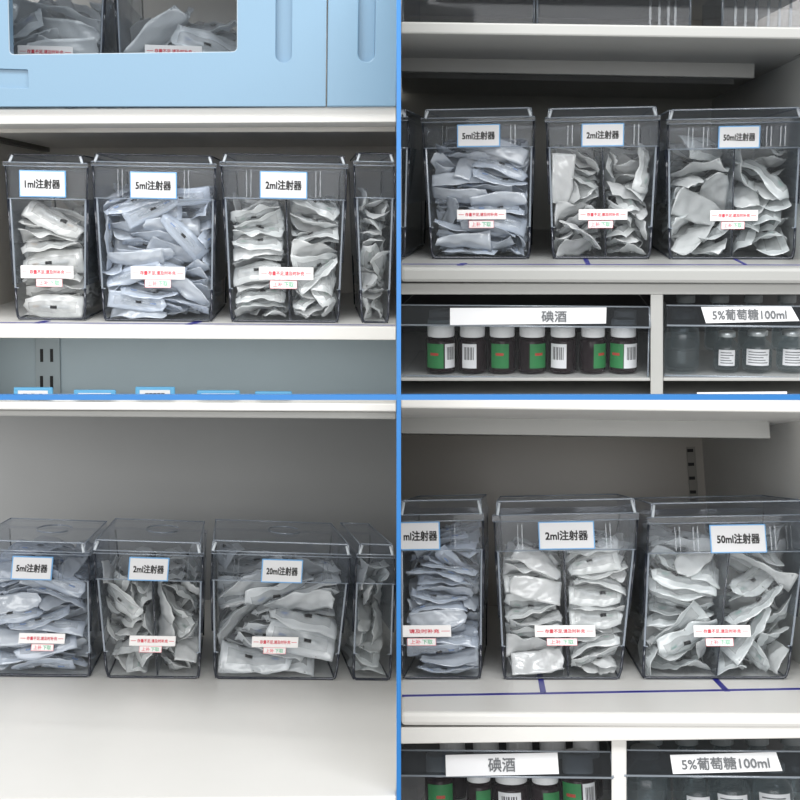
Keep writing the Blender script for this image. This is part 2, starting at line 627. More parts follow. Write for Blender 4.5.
# a slim raised lip in the card slot of the first door
# cabinet side behind the gap and a plate closing the cabinet top
bm = bmesh.new()
pz = TL.P(200, -150, DY).z
a, c = TL.P(-75, -150, DY), TL.P(396, -150, DY)
box(bm, a.x, c.x, DY + 0.022, YB, pz, pz + 0.01)
TL.struct('ceiling_cabinet', bm, WARM)

# ------------------------------------------------------------------ upper right bay
TYB = 0.72
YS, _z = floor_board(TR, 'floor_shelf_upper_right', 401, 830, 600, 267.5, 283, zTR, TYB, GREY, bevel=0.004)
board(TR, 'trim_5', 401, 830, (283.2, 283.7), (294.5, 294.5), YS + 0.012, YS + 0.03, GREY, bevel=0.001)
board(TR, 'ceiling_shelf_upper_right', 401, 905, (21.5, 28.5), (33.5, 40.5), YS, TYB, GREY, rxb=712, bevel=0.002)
zc = TR.P(600, 36, YS).z
zca, zcb = TR.P(401, 33.5, YS), TR.P(905, 40.5, YS)
zcl = lambda x: zca.z + (zcb.z - zca.z) * (x - zca.x) / (zcb.x - zca.x)
for y, h in ((0.12, 0.020), (0.33, 0.010)):
    bm = bmesh.new()
    xa, xr = TR.P(401, 60, y).x, TR.P(755 if y < 0.2 else 735, 60, y).x
    hexa(bm, [(xa, y, zcl(xa) - h), (xr, y, zcl(xr) - h), (xr, y + 0.02, zcl(xr) - h), (xa, y + 0.02, zcl(xa) - h),
              (xa, y, zcl(xa) + .002), (xr, y, zcl(xr) + .002), (xr, y + 0.02, zcl(xr) + .002), (xa, y + 0.02, zcl(xa) + .002)])
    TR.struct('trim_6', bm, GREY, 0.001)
panel_back(TR, 'wall_back_upper_right', 399, 860, -60, 300, TYB, mat('dim_grey_steel', srgb(196, 196, 190), 0.45, var=0.04, bscale=20))
xw = TR.V(800, 51.7, TR.P(905, 30, YS).x).x
# the right-hand wall: through the corner seen at (712, 95) on the back wall
xw = TR.P(712, 95, TYB).x
wall_side(TR, 'wall_right', xw, YS + 0.03, TYB, TR.P(600, 268, YS).z - 0.01, zc, 0.012, mat('wall_grey_steel', srgb(214, 216, 214), 0.45, var=0.04, bscale=20))
bm = bmesh.new()
box(bm, xw - 0.008, xw, -0.05, TYB - 0.01, zc - 0.012, zc - 0.001)
setp(obj('shelf_bracket', bm, mat('bracket_grey', srgb(90, 88, 84), 0.5), None, TR.M, bevel=0.001),
     'grey steel shelf bracket on the right wall above the 50ml bin', 'bracket')
# top compartment: wall with uprights and the lower part of clear bins
ztop = TR.P(600, 24, YS).z
UY = 0.42
TAUPE = mat('taupe_steel', srgb(176, 170, 160), 0.45, var=0.05, bscale=20)
panel_back(TR, 'wall_back_top_compartment', 399, 860, -90, 45, UY, TAUPE)
board(TR, 'ceiling_shade_board', 401, 905, (-75, -70), (-60, -55), YS, UY, GREY, rxb=760)  # unseen board added above to keep the lamp off this compartment
bx = TR.P(707, 30, UY)
t = TR.thing('slotted_upright', (bx.x, UY, ztop + 0.004), 'grey steel upright with dark slots above the upper right shelf', 'upright')
bm = bmesh.new(); box(bm, -0.006, 0.006, -0.004, 0, 0, 0.09); obj('channel', bm, GREY, t, bevel=0.0006)
for (x0, x1, wh, rb) in ((403, 534, 'left clear box standing on the top of the upper right shelf', ()), (537, 690, 'middle clear box with pale upright ribs on top of the upper right shelf', (650, 659, 668, 675)),
                         (722, 840, 'ribbed grey box at the right end on top of the upper right shelf', (735, 745, 756, 768, 779, 790))):
    yb0 = 0.10
    a, c = TR.P(x0, 24, yb0), TR.P(x1, 24, yb0)
    tb = TR.thing('storage_box', ((a.x + c.x) / 2, yb0, ztop + 0.003), wh, 'storage box')
    hw = (c.x - a.x) / 2
    bm = bmesh.new()
    for (u0, u1, v0, v1, w0, w1) in ((-hw, hw, 0, .002, 0, .10), (-hw, hw, .178, .18, 0, .10), (-hw, -hw + .002, .002, .178, 0, .10), (hw - .002, hw, .002, .178, 0, .10), (-hw + .002, hw - .002, .002, .178, 0, .002)):
        box(bm, u0, u1, v0, v1, w0, w1)
    obj('box_body', bm, LIDP, tb)
    for s_ in (-1, 1):
        bm = bmesh.new()
        tube(bm, [(s_ * hw, 0, 0.001), (s_ * hw, 0, 0.10)], 0.0016, 6)
        obj('corner_edge', bm, EDGEL, tb, smooth=True)
    for px in rb:
        x = TR.P(px, 24, yb0).x - (a.x + c.x) / 2
        bm = bmesh.new()
        box(bm, x - .0016, x + .0016, -.002, 0, .002, .10)
        obj('rib', bm, DIV, tb)
for k in range(4):
    bm = bmesh.new(); box(bm, -0.0025, 0.0025, -0.0048, -0.0035, 0.012 + k * 0.0155, 0.016 + k * 0.0155); obj('slot', bm, SLOT, t)

# lower compartments
OY = -0.085
zf2 = None





board(TR, 'trim_7', 650.5, 663, (294.5, 294.5), (402, 402), YS + 0.012, 0.25, GREY, bevel=0.001)
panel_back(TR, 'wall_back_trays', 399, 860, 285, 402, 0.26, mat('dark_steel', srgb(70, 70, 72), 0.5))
board(TR, 'floor_trays_upper', 401, 650.4, (378, 378), (381, 381), YS + 0.014, 0.26, GREY, bevel=0.0008)
board(TR, 'floor_trays_upper', 663.2, 850, (378, 378), (381, 381), YS + 0.014, 0.26, GREY, bevel=0.0008)
board(TR, 'floor_trays_lower', 401, 850, (399.5, 399.5), (404, 404), YS + 0.014, 0.26, GREY, bevel=0.0008)

# ------------------------------------------------------------------ lower left bay
BYB = 0.50
floor_board(BL, 'floor_shelf_lower_left', -120, 396, 200, 798, 822, zBL, BYB, WHITE, lxb=-40)
board(BL, 'ceiling_shelf_lower_left', -120, 396, (401.5, 403.5), (409, 411.5), -0.30, BYB, WHITE, lxb=-40)
board(BL, 'trim_8', -120, 396, (409.2, 411.7), (415, 419), -0.285, -0.27, GREY)
panel_back(BL, 'wall_back_lower_left', -160, 397.5, 398, 760, BYB, mat('shelf_back_grey', srgb(166, 168, 169), 0.45, var=0.03, bscale=20))

# ------------------------------------------------------------------ lower right bay
RYB = 0.68
RS, _z = floor_board(BR, 'floor_shelf_lower_right', 401, 900, 600, 713, 727, zBR, RYB, WHITE, rxb=860, bevel=0.004)
board(BR, 'trim_9', 401, 900, (727.5, 724.5), (744, 737), RS + 0.003, RS + 0.03, WHITE, bevel=0.001)
board(BR, 'ceiling_shelf_lower_right', 401, 900, (398, 401), (408, 413.5), RS, RYB, WHITE, rxb=702, bevel=0.002)
zc = BR.P(640, 410, RS).z
zra, zrb = BR.P(401, 408, RS), BR.P(900, 413.5, RS)
zrl = lambda x: zra.z + (zrb.z - zra.z) * (x - zra.x) / (zrb.x - zra.x)
for y, h in ((0.03, 0.022), (0.25, 0.012)):
    bm = bmesh.new()
    xa, xr = BR.P(401, 430, y).x, BR.P(770 if y < .2 else 740, 430, y).x
    hexa(bm, [(xa, y, zrl(xa) - h), (xr, y, zrl(xr) - h), (xr, y + 0.02, zrl(xr) - h), (xa, y + 0.02, zrl(xa) - h),
              (xa, y, zrl(xa) + .002), (xr, y, zrl(xr) + .002), (xr, y + 0.02, zrl(xr) + .002), (xa, y + 0.02, zrl(xa) + .002)])
    BR.struct('trim_10', bm, GREY, 0.001)
panel_back(BR, 'wall_back_lower_right', 399, 900, 395, 720, RYB, mat('shelf_back_warm', srgb(180, 175, 167), 0.3, var=0.03, bscale=20))
xw = BR.P(702, 440, RYB).x
wall_side(BR, 'wall_right_lower', xw, RS + 0.03, RYB, BR.P(600, 715, RS).z - 0.01, zc, 0.012, mat('wall_pale_steel', srgb(230, 230, 227), 0.45, var=0.04, bscale=20))
bx = BR.P(694, 500, RYB)
zfl = BR.P(560, 679, 0).z
t = BR.thing('slotted_upright', (bx.x, RYB, BR.P(694, 500, RYB).z), 'grey steel upright with slots on the back wall behind the 50ml bin', 'upright')
bm = bmesh.new(); box(bm, -0.008, 0.008, -0.004, 0, 0, 0.10); obj('channel', bm, mat('upright_warm', srgb(150, 147, 140), 0.45), t, bevel=0.0006)
for k in range(4):
    bm = bmesh.new(); box(bm, -0.007, 0.004, -0.0048, -0.0035, 0.012 + k * 0.026, 0.018 + k * 0.026); obj('slot', bm, SLOT, t)
board(BR, 'trim_11', 611.5, 626.5, (740, 740), (860, 860), RS + 0.012, 0.15, WHITE, bevel=0.001)
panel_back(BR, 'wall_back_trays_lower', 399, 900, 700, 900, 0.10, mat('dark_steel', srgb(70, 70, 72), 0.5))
zt = BR.P(500, 870, RS).z
bm = bmesh.new(); box(bm, BR.P(402, 870, RS).x, BR.P(900, 870, RS).x, RS + 0.012, 0.15, zt - 0.01, zt)
BR.struct('floor_trays_bottom', bm, GREY)

# ------------------------------------------------------------------ tapes on the shelves


def tape(bay, z, pts, wpx, label, name='tape_strip'):
    a, c = bay.H(*pts[0], z), bay.H(*pts[1], z)
    d = (c - a).normalized()
    n = Vector((-d.y, d.x, 0))
    w = wpx
    h = Vector((0, 0, 0.0006))
    bm = bmesh.new()
    q = [a + n * w, a - n * w, c - n * w, c + n * w]
    hexa(bm, [p + h * 0.2 for p in q] + [p + h for p in q])
    o = obj(name, bm, TAPE, None, bay.M)
    setp(o, label, 'tape', None)
    return o


def floor_z(bay, px, py, y):
    return bay.P(px, py, y).z

# ------------------------------------------------------------------ syringe packets
random.seed(7)


def packet_mesh(kind, L, W, seed, nu=20, nv=8, coarse=False):
    rnd = random.Random(seed)
    A = rnd.uniform(-0.09, 0.09) * L
    B = rnd.uniform(-0.03, 0.03) * L
    ph = rnd.uniform(0, 6.28)
    cr = rnd.uniform(-0.16, 0.16) * L
    u0 = rnd.uniform(-0.6, 0.6)
    tw = rnd.uniform(-0.55, 0.55)
    tp = rnd.uniform(0.25, 0.6)
    tq = rnd.uniform(0.0, 0.3)
    rip = rnd.uniform(0.03, 0.09) * W
    ph2 = rnd.uniform(0, 6.28)
    curl = rnd.uniform(-0.26, 0.26) * W
    H = W * rnd.uniform(0.13, 0.19)
    wr = [(rnd.uniform(2, 5), rnd.uniform(-3, 3), rnd.uniform(0, 2)) for _ in range(3)]
    bm = bmesh.new()
    top, bot = [], []
    for i in range(nu + 1):
        u = -1 + 2 * i / nu
        rt, rb = [], []
        end = max(0.0, 1 - max(0, (abs(u) - 0.72) / 0.22)) if abs(u) > 0.72 else 1.0
        end = max(0.0, min(1.0, end))
        wf = 1.0 - 0.08 * end - (tp * max(0.0, u - 0.35) ** 1.5 + tq * max(0.0, -u - 0.45) ** 1.5) / 0.53
        for j in range(nv + 1):
            v = -1 + 2 * j / nv
            x = u * L / 2
            if u > 0.9:            # chevron peel end
                x -= (abs(v)) * 0.05 * L
            y = v * W / 2 * wf
            z = A * (1 - u * u) + B * math.sin(2.4 * u + ph) + cr * abs(u - u0) * 0.35
            z += rip * (v * abs(v)) * math.sin(4.2 * u + ph2) + curl * v * v * (0.4 + 0.6 * u * u)
            z += rip * 0.5 * math.sin(7 * u + 3 * v + ph)
            for wa, wb, wc in wr:
                z += 0.036 * W * abs(((wa * u + wb * v + wc) % 2) - 1)
            a = tw * u
            y, z = y * math.cos(a) - 0.0 * z, z + y * math.sin(a)
            bulge = H * math.exp(-(v / 0.5) ** 2) * end * (1 - v * v)
            rt.append(bm.verts.new((x, y, z + bulge + 0.0002)))
            rb.append(bm.verts.new((x, y, z - bulge * 0.35 - 0.0002)))
        top.append(rt); bot.append(rb)
    for i in range(nu):
        for j in range(nv):
            wnd = abs(-1 + 2 * (j + 0.5) / nv) < 0.55 and abs(-1 + 2 * (i + 0.5) / nu) < 0.76
            bm.faces.new([top[i][j], top[i + 1][j], top[i + 1][j + 1], top[i][j + 1]]).material_index = 2 if wnd else 0
            bm.faces.new([bot[i][j + 1], bot[i + 1][j + 1], bot[i + 1][j], bot[i][j]]).material_index = 1
    for i in range(nu):
        bm.faces.new([top[i][0], bot[i][0], bot[i + 1][0], top[i + 1][0]]).material_index = 1
        bm.faces.new([top[i + 1][nv], bot[i + 1][nv], bot[i][nv], top[i][nv]]).material_index = 1
    for j in range(nv):
        bm.faces.new([top[0][j + 1], bot[0][j + 1], bot[0][j], top[0][j]]).material_index = 1
        bm.faces.new([top[nu][j], bot[nu][j], bot[nu][j + 1], top[nu][j + 1]]).material_index = 1
    me = bpy.data.meshes.new('pouch')
    bm.to_mesh(me); bm.free()
    for p in me.polygons:
        p.use_smooth = True
    for fm in FILMS[kind]:
        me.materials.append(fm)

    def mid(u):
        return A * (1 - u * u) + B * math.sin(2.4 * u + ph) + cr * abs(u - u0) * 0.35 + rip * 0.5 * math.sin(7 * u + ph) + sum(0.036 * W * abs(((wa * u + wc) % 2) - 1) for wa, wb, wc in wr)
    # syringe inside: barrel, rubber stopper, needle hub, plunger flange
    bm = bmesh.new()
    r = H * 0.42
    bar = [Vector((x * L / 2, 0, mid(x) + H * 0.45)) for x in (-0.55, -0.35, -0.15, 0.05, 0.25, 0.42)]
    tube(bm, bar, r, 7, 0)
    us = rnd.uniform(-0.35, 0.2)
    tube(bm, [Vector((x * L / 2, 0, mid(x) + H * 0.74)) for x in (us, us + 0.09, us + 0.2)], r * 1.0, 7, 1)
    tube(bm, [Vector((x * L / 2, 0, mid(x) + H * 0.45)) for x in (0.42, 0.52, 0.62)], r * 0.5, 6, 2)
    sy = bpy.data.meshes.new('syringe')
    bm.to_mesh(sy); bm.free()
    for p in sy.polygons:
        p.use_smooth = True
    for m in (BARREL, RUBBER, HUBS[kind]):
        sy.materials.append(m)
    return me, sy


SIZES = {'five': (0.074, 0.025), 'two': (0.066, 0.031), 'one': (0.076, 0.034), 'twenty': (0.092, 0.041), 'fifty': (0.082, 0.038)}
POUCH = {}
for kk, (L, W) in SIZES.items():
    POUCH[kk] = [packet_mesh(kk, L, W, hash_) for hash_ in range(100, 110)]
COARSE = {kk: [packet_mesh(kk, L, W, s, 12, 6)[0] for s in range(100, 110)] for kk, (L, W) in SIZES.items()}
stuff = bmesh.new()
STUFF_M = []
for kk in SIZES:
    STUFF_M += list(FILMS[kk])
KI = {kk: 3 * i for i, kk in enumerate(SIZES)}
PROTO = {}
NP = [0]


#POSES_BEGIN
POSES = {
    11: '7,0,-5,549,93,33,-17,46,998;3,0,58,1283,193,154,-942,-289,69;4,0,15,1687,101,990,68,-23,121;6,1,0,156,167,23,-9,-729,684;8,0,11,948,134,978,-91,-31,184;5,0,-3,2024,68,999,42,-28,11;1,0,12,309,54,998,26,-51,-29;4,0,-4,741,199,48,-20,10,-999;6,0,-6,1835,174,8,-49,-55,997;3,0,3,262,130,987,-153,-16,-42;1,0,-28,986,177,213,-31,-319,-923;0,0,-286,1451,188,285,-642,-701,127;0,0,-1,761,378,32,-18,899,435;2,0,42,1253,230,127,-971,-176,96;9,0,-13,2026,326,18,-7,610,-792;9,1,9,215,345,76,40,988,-129;5,0,-7,1030,283,74,-1,12,-997;0,0,26,1548,269,980,78,91,159;9,0,1,500,198,3,-5,989,-145;9,0,21,873,477,233,964,129,9;6,0,0,1864,405,3,36,990,138;4,0,-9,623,411,963,270,-5,8;4,0,-107,1121,459,391,-9,-298,-871;9,0,-12,1624,353,41,-91,-994,52;4,1,-19,165,513,8,29,-58,-998;2,0,-28,1308,542,86,-77,-271,-956;8,0,-7,1813,503,32,-40,28,998;4,1,9,385,471,15,0,-726,-687;5,0,0,971,717,12,-203,-975,-88;2,0,-9,1960,541,991,-111,4,69;6,0,-22,648,526,63,-8,-236,970;6,0,22,1544,472,977,-154,39,-141;6,0,12,1806,613,995,87,22,31;8,0,41,475,679,972,70,51,-216;3,0,16,1277,584,955,-275,44,-101;0,0,-20,2074,628,931,-363,-39,20;5,1,2,173,712,41,37,658,-751;3,0,9,862,687,976,207,32,-60;3,0,-24,2000,676,12,-21,-76,997;0,0,-17,292,721,989,140,-18,47;4,0,-1,1516,665,955,-291,62,11;9,0,-12,1691,745,34,-999,8,32;4,0,-32,487,777,80,2,76,-994;7,0,-23,1082,762,992,-109,62,1;1,0,30,1853,836,991,-70,-25,108;3,0,-29,360,781,11,-6,329,-944;0,0,-9,1214,866,981,-189,37,29;9,0,-26,1984,927,93,-992,-26,-84;6,1,-27,176,883,1,-33,-114,993;0,0,21,1358,848,827,-558,24,68;7,0,249,1779,992,324,-614,712,108;1,0,30,677,863,985,-156,-68,25;5,0,-38,1427,936,679,-728,44,-79;5,0,-45,1712,945,158,-47,-377,912;1,0,-13,587,975,998,-25,-25,-53;7,0,12,950,902,994,99,38,36;7,0,-55,1939,1090,165,-77,-192,964;8,0,-37,430,1119,984,174,18,26;6,0,-17,814,1084,5,-92,-982,167;8,0,-13,1662,1174,963,236,17,-126;9,1,-31,200,1110,1000,21,10,9;9,0,-15,1108,1050,988,-142,56,36;6,0,3,2023,1221,22,-10,-278,960;7,0,-58,240,1191,161,-4,-54,-985;0,0,18,1282,1046,15,22,254,967;3,0,3,1458,1067,77,-25,-250,965;4,0,-250,481,1277,634,-71,-222,-738;8,0,36,1157,1115,19,978,-205,-20;3,0,-41,1701,1382,99,-218,-961,141;5,0,153,1007,1384,258,-672,689,-86;3,0,27,901,1043,984,-90,136,-78;1,1,296,907,1280,398,-613,569,-377;0,1,53,118,1276,890,396,202,-98;8,0,-75,1075,1303,940,6,127,316;7,0,60,1734,1334,883,-388,239,-113;2,1,70,617,1280,187,-107,-889,405;1,0,-69,1363,1274,179,127,175,-960',
    21: '2,0,-45,338,87,997,65,-1,-52;7,0,164,878,95,2,-105,-985,137;5,0,-402,1696,162,149,848,-502,-87;0,0,-29,272,159,17,-175,-982,63;5,0,64,1187,157,19,-1000,-9,0;1,0,-2,2050,43,999,31,-41,3;7,1,-267,156,107,317,-943,99,-15;3,0,-251,847,65,917,376,9,-131;9,0,190,1388,68,88,996,-15,-16;5,0,-325,668,217,172,-210,-962,-37;6,0,640,1316,146,410,-565,-574,429;7,0,151,1743,85,994,29,30,103;5,0,-330,363,223,231,34,138,962;5,0,260,935,263,52,-49,987,143;2,0,84,1864,121,937,-347,-46,21;3,0,-84,841,230,777,621,46,-94;7,0,191,1063,152,51,54,-829,-555;7,0,-98,2028,179,229,-973,16,2;4,0,356,879,326,645,310,-219,663;2,0,170,1271,211,9,28,-120,-992;8,0,90,1551,170,970,-216,65,95;2,1,-270,91,242,727,684,49,-36;4,0,-90,929,249,957,-168,-182,-153;2,0,288,1723,186,988,-53,3,148;9,0,-31,635,153,359,-926,54,101;2,0,159,1111,277,56,30,960,-272;1,0,-258,2022,237,60,86,-228,968;3,0,105,502,65,7,61,-168,984;0,0,126,1205,342,130,-46,154,978;6,0,308,1718,252,211,87,-199,-953;4,0,263,395,220,31,-46,-992,-115;4,0,282,1454,291,144,984,87,53;0,0,-214,1860,253,75,-37,448,-890;8,1,273,185,196,145,-39,-989,-8;1,0,522,425,284,721,-78,219,653;7,0,283,2047,304,516,-849,84,80;8,1,-129,119,387,12,-37,129,-991;3,0,-262,1722,162,995,-2,-34,95;6,0,187,1886,399,43,-999,15,-4;7,0,181,524,296,26,-49,178,983;9,0,269,729,344,57,15,825,563;7,0,-568,1720,309,699,88,-78,705;0,0,209,330,313,26,993,-108,-38;2,0,-104,1073,329,959,-55,-135,-243;1,0,-500,1236,107,752,109,-74,646;9,1,327,126,457,224,-247,-504,-797;2,0,-272,1016,406,985,-93,-87,-120;2,0,-286,1443,311,999,-30,14,17;2,0,6,586,366,49,-994,79,-64;5,0,216,1009,455,660,-32,-195,-725;0,0,-282,1674,374,992,97,33,68;2,0,-36,454,420,990,87,-112,-3;2,0,-321,932,310,57,-958,204,-196;6,0,-223,1356,359,990,-116,15,-78;7,1,73,203,422,151,-39,-98,-983;3,0,276,1560,507,933,345,100,23;5,0,106,2003,514,470,-880,53,-35;1,0,-59,777,413,995,53,-57,-63;5,0,-273,1174,331,927,-348,-20,-137;2,0,261,1577,408,96,-44,933,344;3,0,-277,229,437,456,-864,-177,-119;0,0,-259,605,441,103,82,316,-940;5,0,278,1387,380,962,-255,12,-101;0,0,-278,491,463,61,-993,-85,-47;4,0,-158,1559,470,36,46,379,-924;5,0,274,1748,371,4,-10,-67,998;2,0,-230,686,584,966,44,38,252;8,0,-167,1017,546,992,-86,-43,78;3,0,-84,1920,376,992,121,-34,27;2,0,-198,466,575,963,125,19,240;3,0,535,1233,525,630,149,-20,-762;4,0,-274,1762,465,979,121,-48,-158;3,0,222,243,440,96,-51,58,-992;4,0,-388,784,522,386,112,92,-911;7,0,34,1848,573,323,-943,76,6;6,0,344,346,550,439,38,190,878;7,0,-289,1258,504,200,-979,27,-6;0,0,-300,1419,579,52,14,628,777;9,0,-574,413,478,153,-697,694,91;5,0,534,698,558,386,-595,340,-618;9,0,520,1843,550,700,-226,192,650;2,0,-78,575,670,82,-996,-16,23;8,0,-558,1746,571,637,268,-11,-722;5,0,-292,2055,514,983,179,-48,9;4,0,474,566,540,735,-436,272,-443;0,0,-114,1166,565,102,-5,243,-965;8,0,235,1997,673,57,15,-178,982;7,0,-122,359,631,69,-11,108,-992;0,0,274,1065,661,986,-73,-79,129;1,0,-92,1744,642,41,-17,956,289;4,0,-38,215,655,66,47,-355,932;2,0,55,954,762,112,-106,501,-852;1,0,261,1695,705,87,-119,988,-51;9,1,-309,76,615,818,558,-133,51;0,0,204,1163,686,906,-388,-128,113;6,0,-221,1642,587,975,68,-114,178;2,0,-77,772,662,24,-23,-12,-999;4,0,-206,1258,636,996,-30,-73,35;6,0,-296,1401,646,924,-381,-42,2;2,0,276,909,764,50,-88,381,-919;7,0,-39,1241,775,993,55,40,-99;1,0,-313,1581,743,93,-9,994,-55;7,0,414,362,676,838,-177,47,-515;8,0,-231,1085,802,824,565,-52,17;3,0,188,2118,709,74,27,-410,909;3,0,-538,429,625,690,-166,-266,653;5,0,-317,1043,711,118,132,572,-801;1,0,-111,1945,677,39,-5,-290,956;2,0,-415,785,767,40,438,891,114;9,0,272,1366,696,4,36,-943,331;6,0,-205,1787,665,997,11,-79,9;6,0,208,773,713,973,215,69,-37;0,0,350,1799,767,933,-75,-87,342;5,0,107,1970,785,125,26,261,-957;6,0,-205,679,908,73,-85,-936,-334;6,0,-657,1212,721,685,68,700,-192;4,0,-220,1704,793,996,33,-80,5;2,1,-311,113,805,53,10,485,873;2,0,-323,1121,916,55,465,881,-63;5,0,286,1880,860,990,71,44,112;2,1,-173,188,839,905,-419,4,-68;5,0,325,1692,824,842,450,123,271;0,0,-321,2054,869,112,-148,822,539;1,0,-73,274,781,896,-427,60,103;2,0,304,813,892,541,823,112,-136;1,0,-674,1719,742,636,345,540,429;1,1,208,210,865,887,-391,85,230;0,0,282,708,853,996,22,90,-13;9,0,632,473,846,599,-379,569,-417;4,1,302,132,1100,202,350,-605,686;2,0,164,1426,865,373,-928,-7,10;8,0,-595,1794,994,4,711,657,-250;3,0,-211,636,816,122,-8,-607,786;4,0,-317,1517,986,34,-49,-302,952;8,0,-271,1936,862,346,-918,-172,-94;2,0,-354,426,827,125,171,-341,916;4,0,-595,727,1170,530,391,-321,-681;1,0,42,1653,865,302,41,318,-898;1,1,-687,211,1022,144,-707,85,-687;3,0,525,1217,945,273,674,656,204;9,0,283,2012,1018,18,-34,409,-912;3,0,546,705,913,787,-221,-387,426;6,0,155,1171,885,133,19,-489,-862;5,0,-62,1609,1051,100,43,950,293;3,0,-251,644,995,900,394,161,96;9,0,164,1370,897,505,-861,-48,-22;0,0,-132,2088,1072,423,-902,-47,-71;6,0,-231,373,933,352,-929,-66,96;9,0,182,1309,1095,968,130,-113,182;1,0,-108,1844,999,166,-175,963,124;5,0,-33,425,927,168,-129,38,-977;7,0,308,1068,921,233,92,-146,-957;8,0,-93,1808,1067,73,-114,-156,978;7,1,-115,266,964,252,956,130,-70;0,0,213,1081,1019,986,-16,-78,143;4,0,-187,1698,1132,56,997,-30,51;6,1,16,167,1038,926,-366,35,79;5,0,-129,886,981,990,68,10,125;1,0,-80,1510,1097,27,52,-195,979;5,1,541,406,1087,592,-353,518,-506;2,0,-311,1371,1020,941,317,-108,-52;8,0,-181,1860,1194,932,-356,10,-59;2,0,-318,1044,1041,247,-962,-38,-114;3,0,-366,1241,1119,30,227,919,321;3,0,17,1282,1260,460,-878,115,57;6,0,73,585,997,118,-96,9,-988;0,0,-118,1274,1146,14,128,910,394;5,0,57,2012,1289,50,22,765,642;2,0,279,354,987,8,-68,93,-993;7,0,-629,1856,1209,739,239,564,280;0,0,122,1452,1218,91,24,252,-963;2,0,439,820,1179,463,711,-414,331;3,0,-354,633,1073,909,-258,-324,-50;8,0,-56,1930,1148,26,112,679,-725;5,1,-536,386,1256,285,-523,-802,-48;6,0,215,1396,1249,186,144,-196,952;1,0,115,1819,1241,880,-471,4,-60;3,1,166,130,1197,136,78,-599,-785;7,0,485,1619,999,607,174,243,737;4,0,90,1634,1314,179,-973,-51,-136;5,0,115,657,1099,101,-77,-312,-941;8,0,267,525,1065,155,-985,-1,77;0,0,-273,1501,1269,105,124,161,-973;6,0,293,719,1333,689,722,-63,26;3,0,-348,1886,1288,727,-607,-55,-317;8,0,-39,2015,1316,351,-928,108,-62;0,0,282,351,1177,88,112,209,-968;7,0,-538,1060,1088,767,-66,-185,611;7,0,-63,1945,1437,644,-745,167,-49;9,0,422,386,1358,426,-275,-78,858;7,0,337,929,1088,794,-558,-87,224;5,0,-242,1670,1284,970,-129,-205,7;5,0,-184,509,1332,425,-901,-77,47;0,0,591,1658,1063,520,484,-537,-454;1,0,17,2036,1465,12,135,438,889;6,1,-234,184,1173,915,-393,-3,93;7,0,-160,882,1155,118,-50,-103,-986;2,0,190,1772,1510,200,-694,-692,18;5,0,-88,464,1173,923,335,-26,188;8,0,-174,850,1280,27,18,-11,999;3,0,-59,322,1215,995,-96,14,-5;1,0,-96,1042,1166,21,95,169,981;1,0,-250,1857,1401,41,267,371,-888;1,0,-126,495,1343,14,-82,284,-955;6,0,18,1212,1194,100,-4,-188,977;1,0,-338,2035,1673,16,-16,438,899;2,1,-74,87,1437,636,738,-153,165;9,0,-11,1060,1313,88,6,-167,982;4,0,-200,1693,1569,303,-888,344,34;3,0,-34,380,1315,3,13,-185,983;4,0,-280,746,1407,386,921,-11,51;2,0,301,804,1368,362,919,154,3;7,0,96,924,1329,893,-450,-18,-19;4,0,325,1397,1380,12,-246,103,-964;3,0,-88,261,1392,18,18,734,-678;1,0,217,963,1380,859,-510,-40,14;3,0,-537,1392,1294,537,-548,-489,414;7,0,-589,484,1440,700,152,98,-691;3,0,99,1277,1275,109,31,-185,976;4,0,400,1767,1099,705,-79,-143,690;5,0,559,959,1518,721,-132,-213,646;8,0,284,1090,1386,1,-16,-953,301;7,0,210,525,1456,33,998,-12,-58;2,0,307,1223,1465,973,-192,-82,101;9,0,-414,1668,1447,378,-151,-116,906;4,1,282,158,1601,17,40,788,-614;6,0,302,1298,1489,237,5,-25,-971;0,0,-416,1318,1320,352,11,935,-28;3,0,240,294,1417,20,52,-145,-988;7,0,-369,1195,1344,252,59,877,-404;6,0,-567,1256,1369,623,-63,100,-773;3,0,273,539,1467,119,68,-97,986;3,0,-121,763,1466,2,91,-469,-879;0,0,-336,1570,1603,597,126,183,-771;2,0,-184,483,1527,141,-967,191,-94;2,0,-331,1021,1386,967,-110,-152,173;1,1,-335,131,1478,59,146,317,-935;4,0,73,704,1535,53,18,332,-942;6,0,555,1633,1265,564,-475,180,-651;9,1,-513,398,1576,469,180,-90,-860;5,0,-258,1332,1521,501,112,40,-857;0,0,-674,1765,1582,473,-520,-384,599;8,0,310,1144,1659,979,140,-111,98;9,0,-693,1205,1615,541,425,-589,-424;6,0,-336,922,1547,437,-892,-113,10;6,0,-560,1351,1562,460,-577,557,-380;0,0,216,1463,1570,52,155,-977,134;1,0,-253,1213,1695,128,-938,318,43;1,0,268,1342,1658,67,-39,917,-390;2,0,-534,1854,1514,115,-631,-528,557;8,0,31,276,1606,34,21,225,-974;1,0,280,960,1640,162,18,972,-170;1,0,243,962,1633,974,-120,-136,138;1,0,200,1683,1533,965,129,175,-143;2,0,-506,632,1653,78,807,571,129;6,0,275,1649,1603,126,-104,222,-961;1,0,237,1445,1636,989,-102,0,107;1,0,658,1777,1387,604,314,-667,-304',
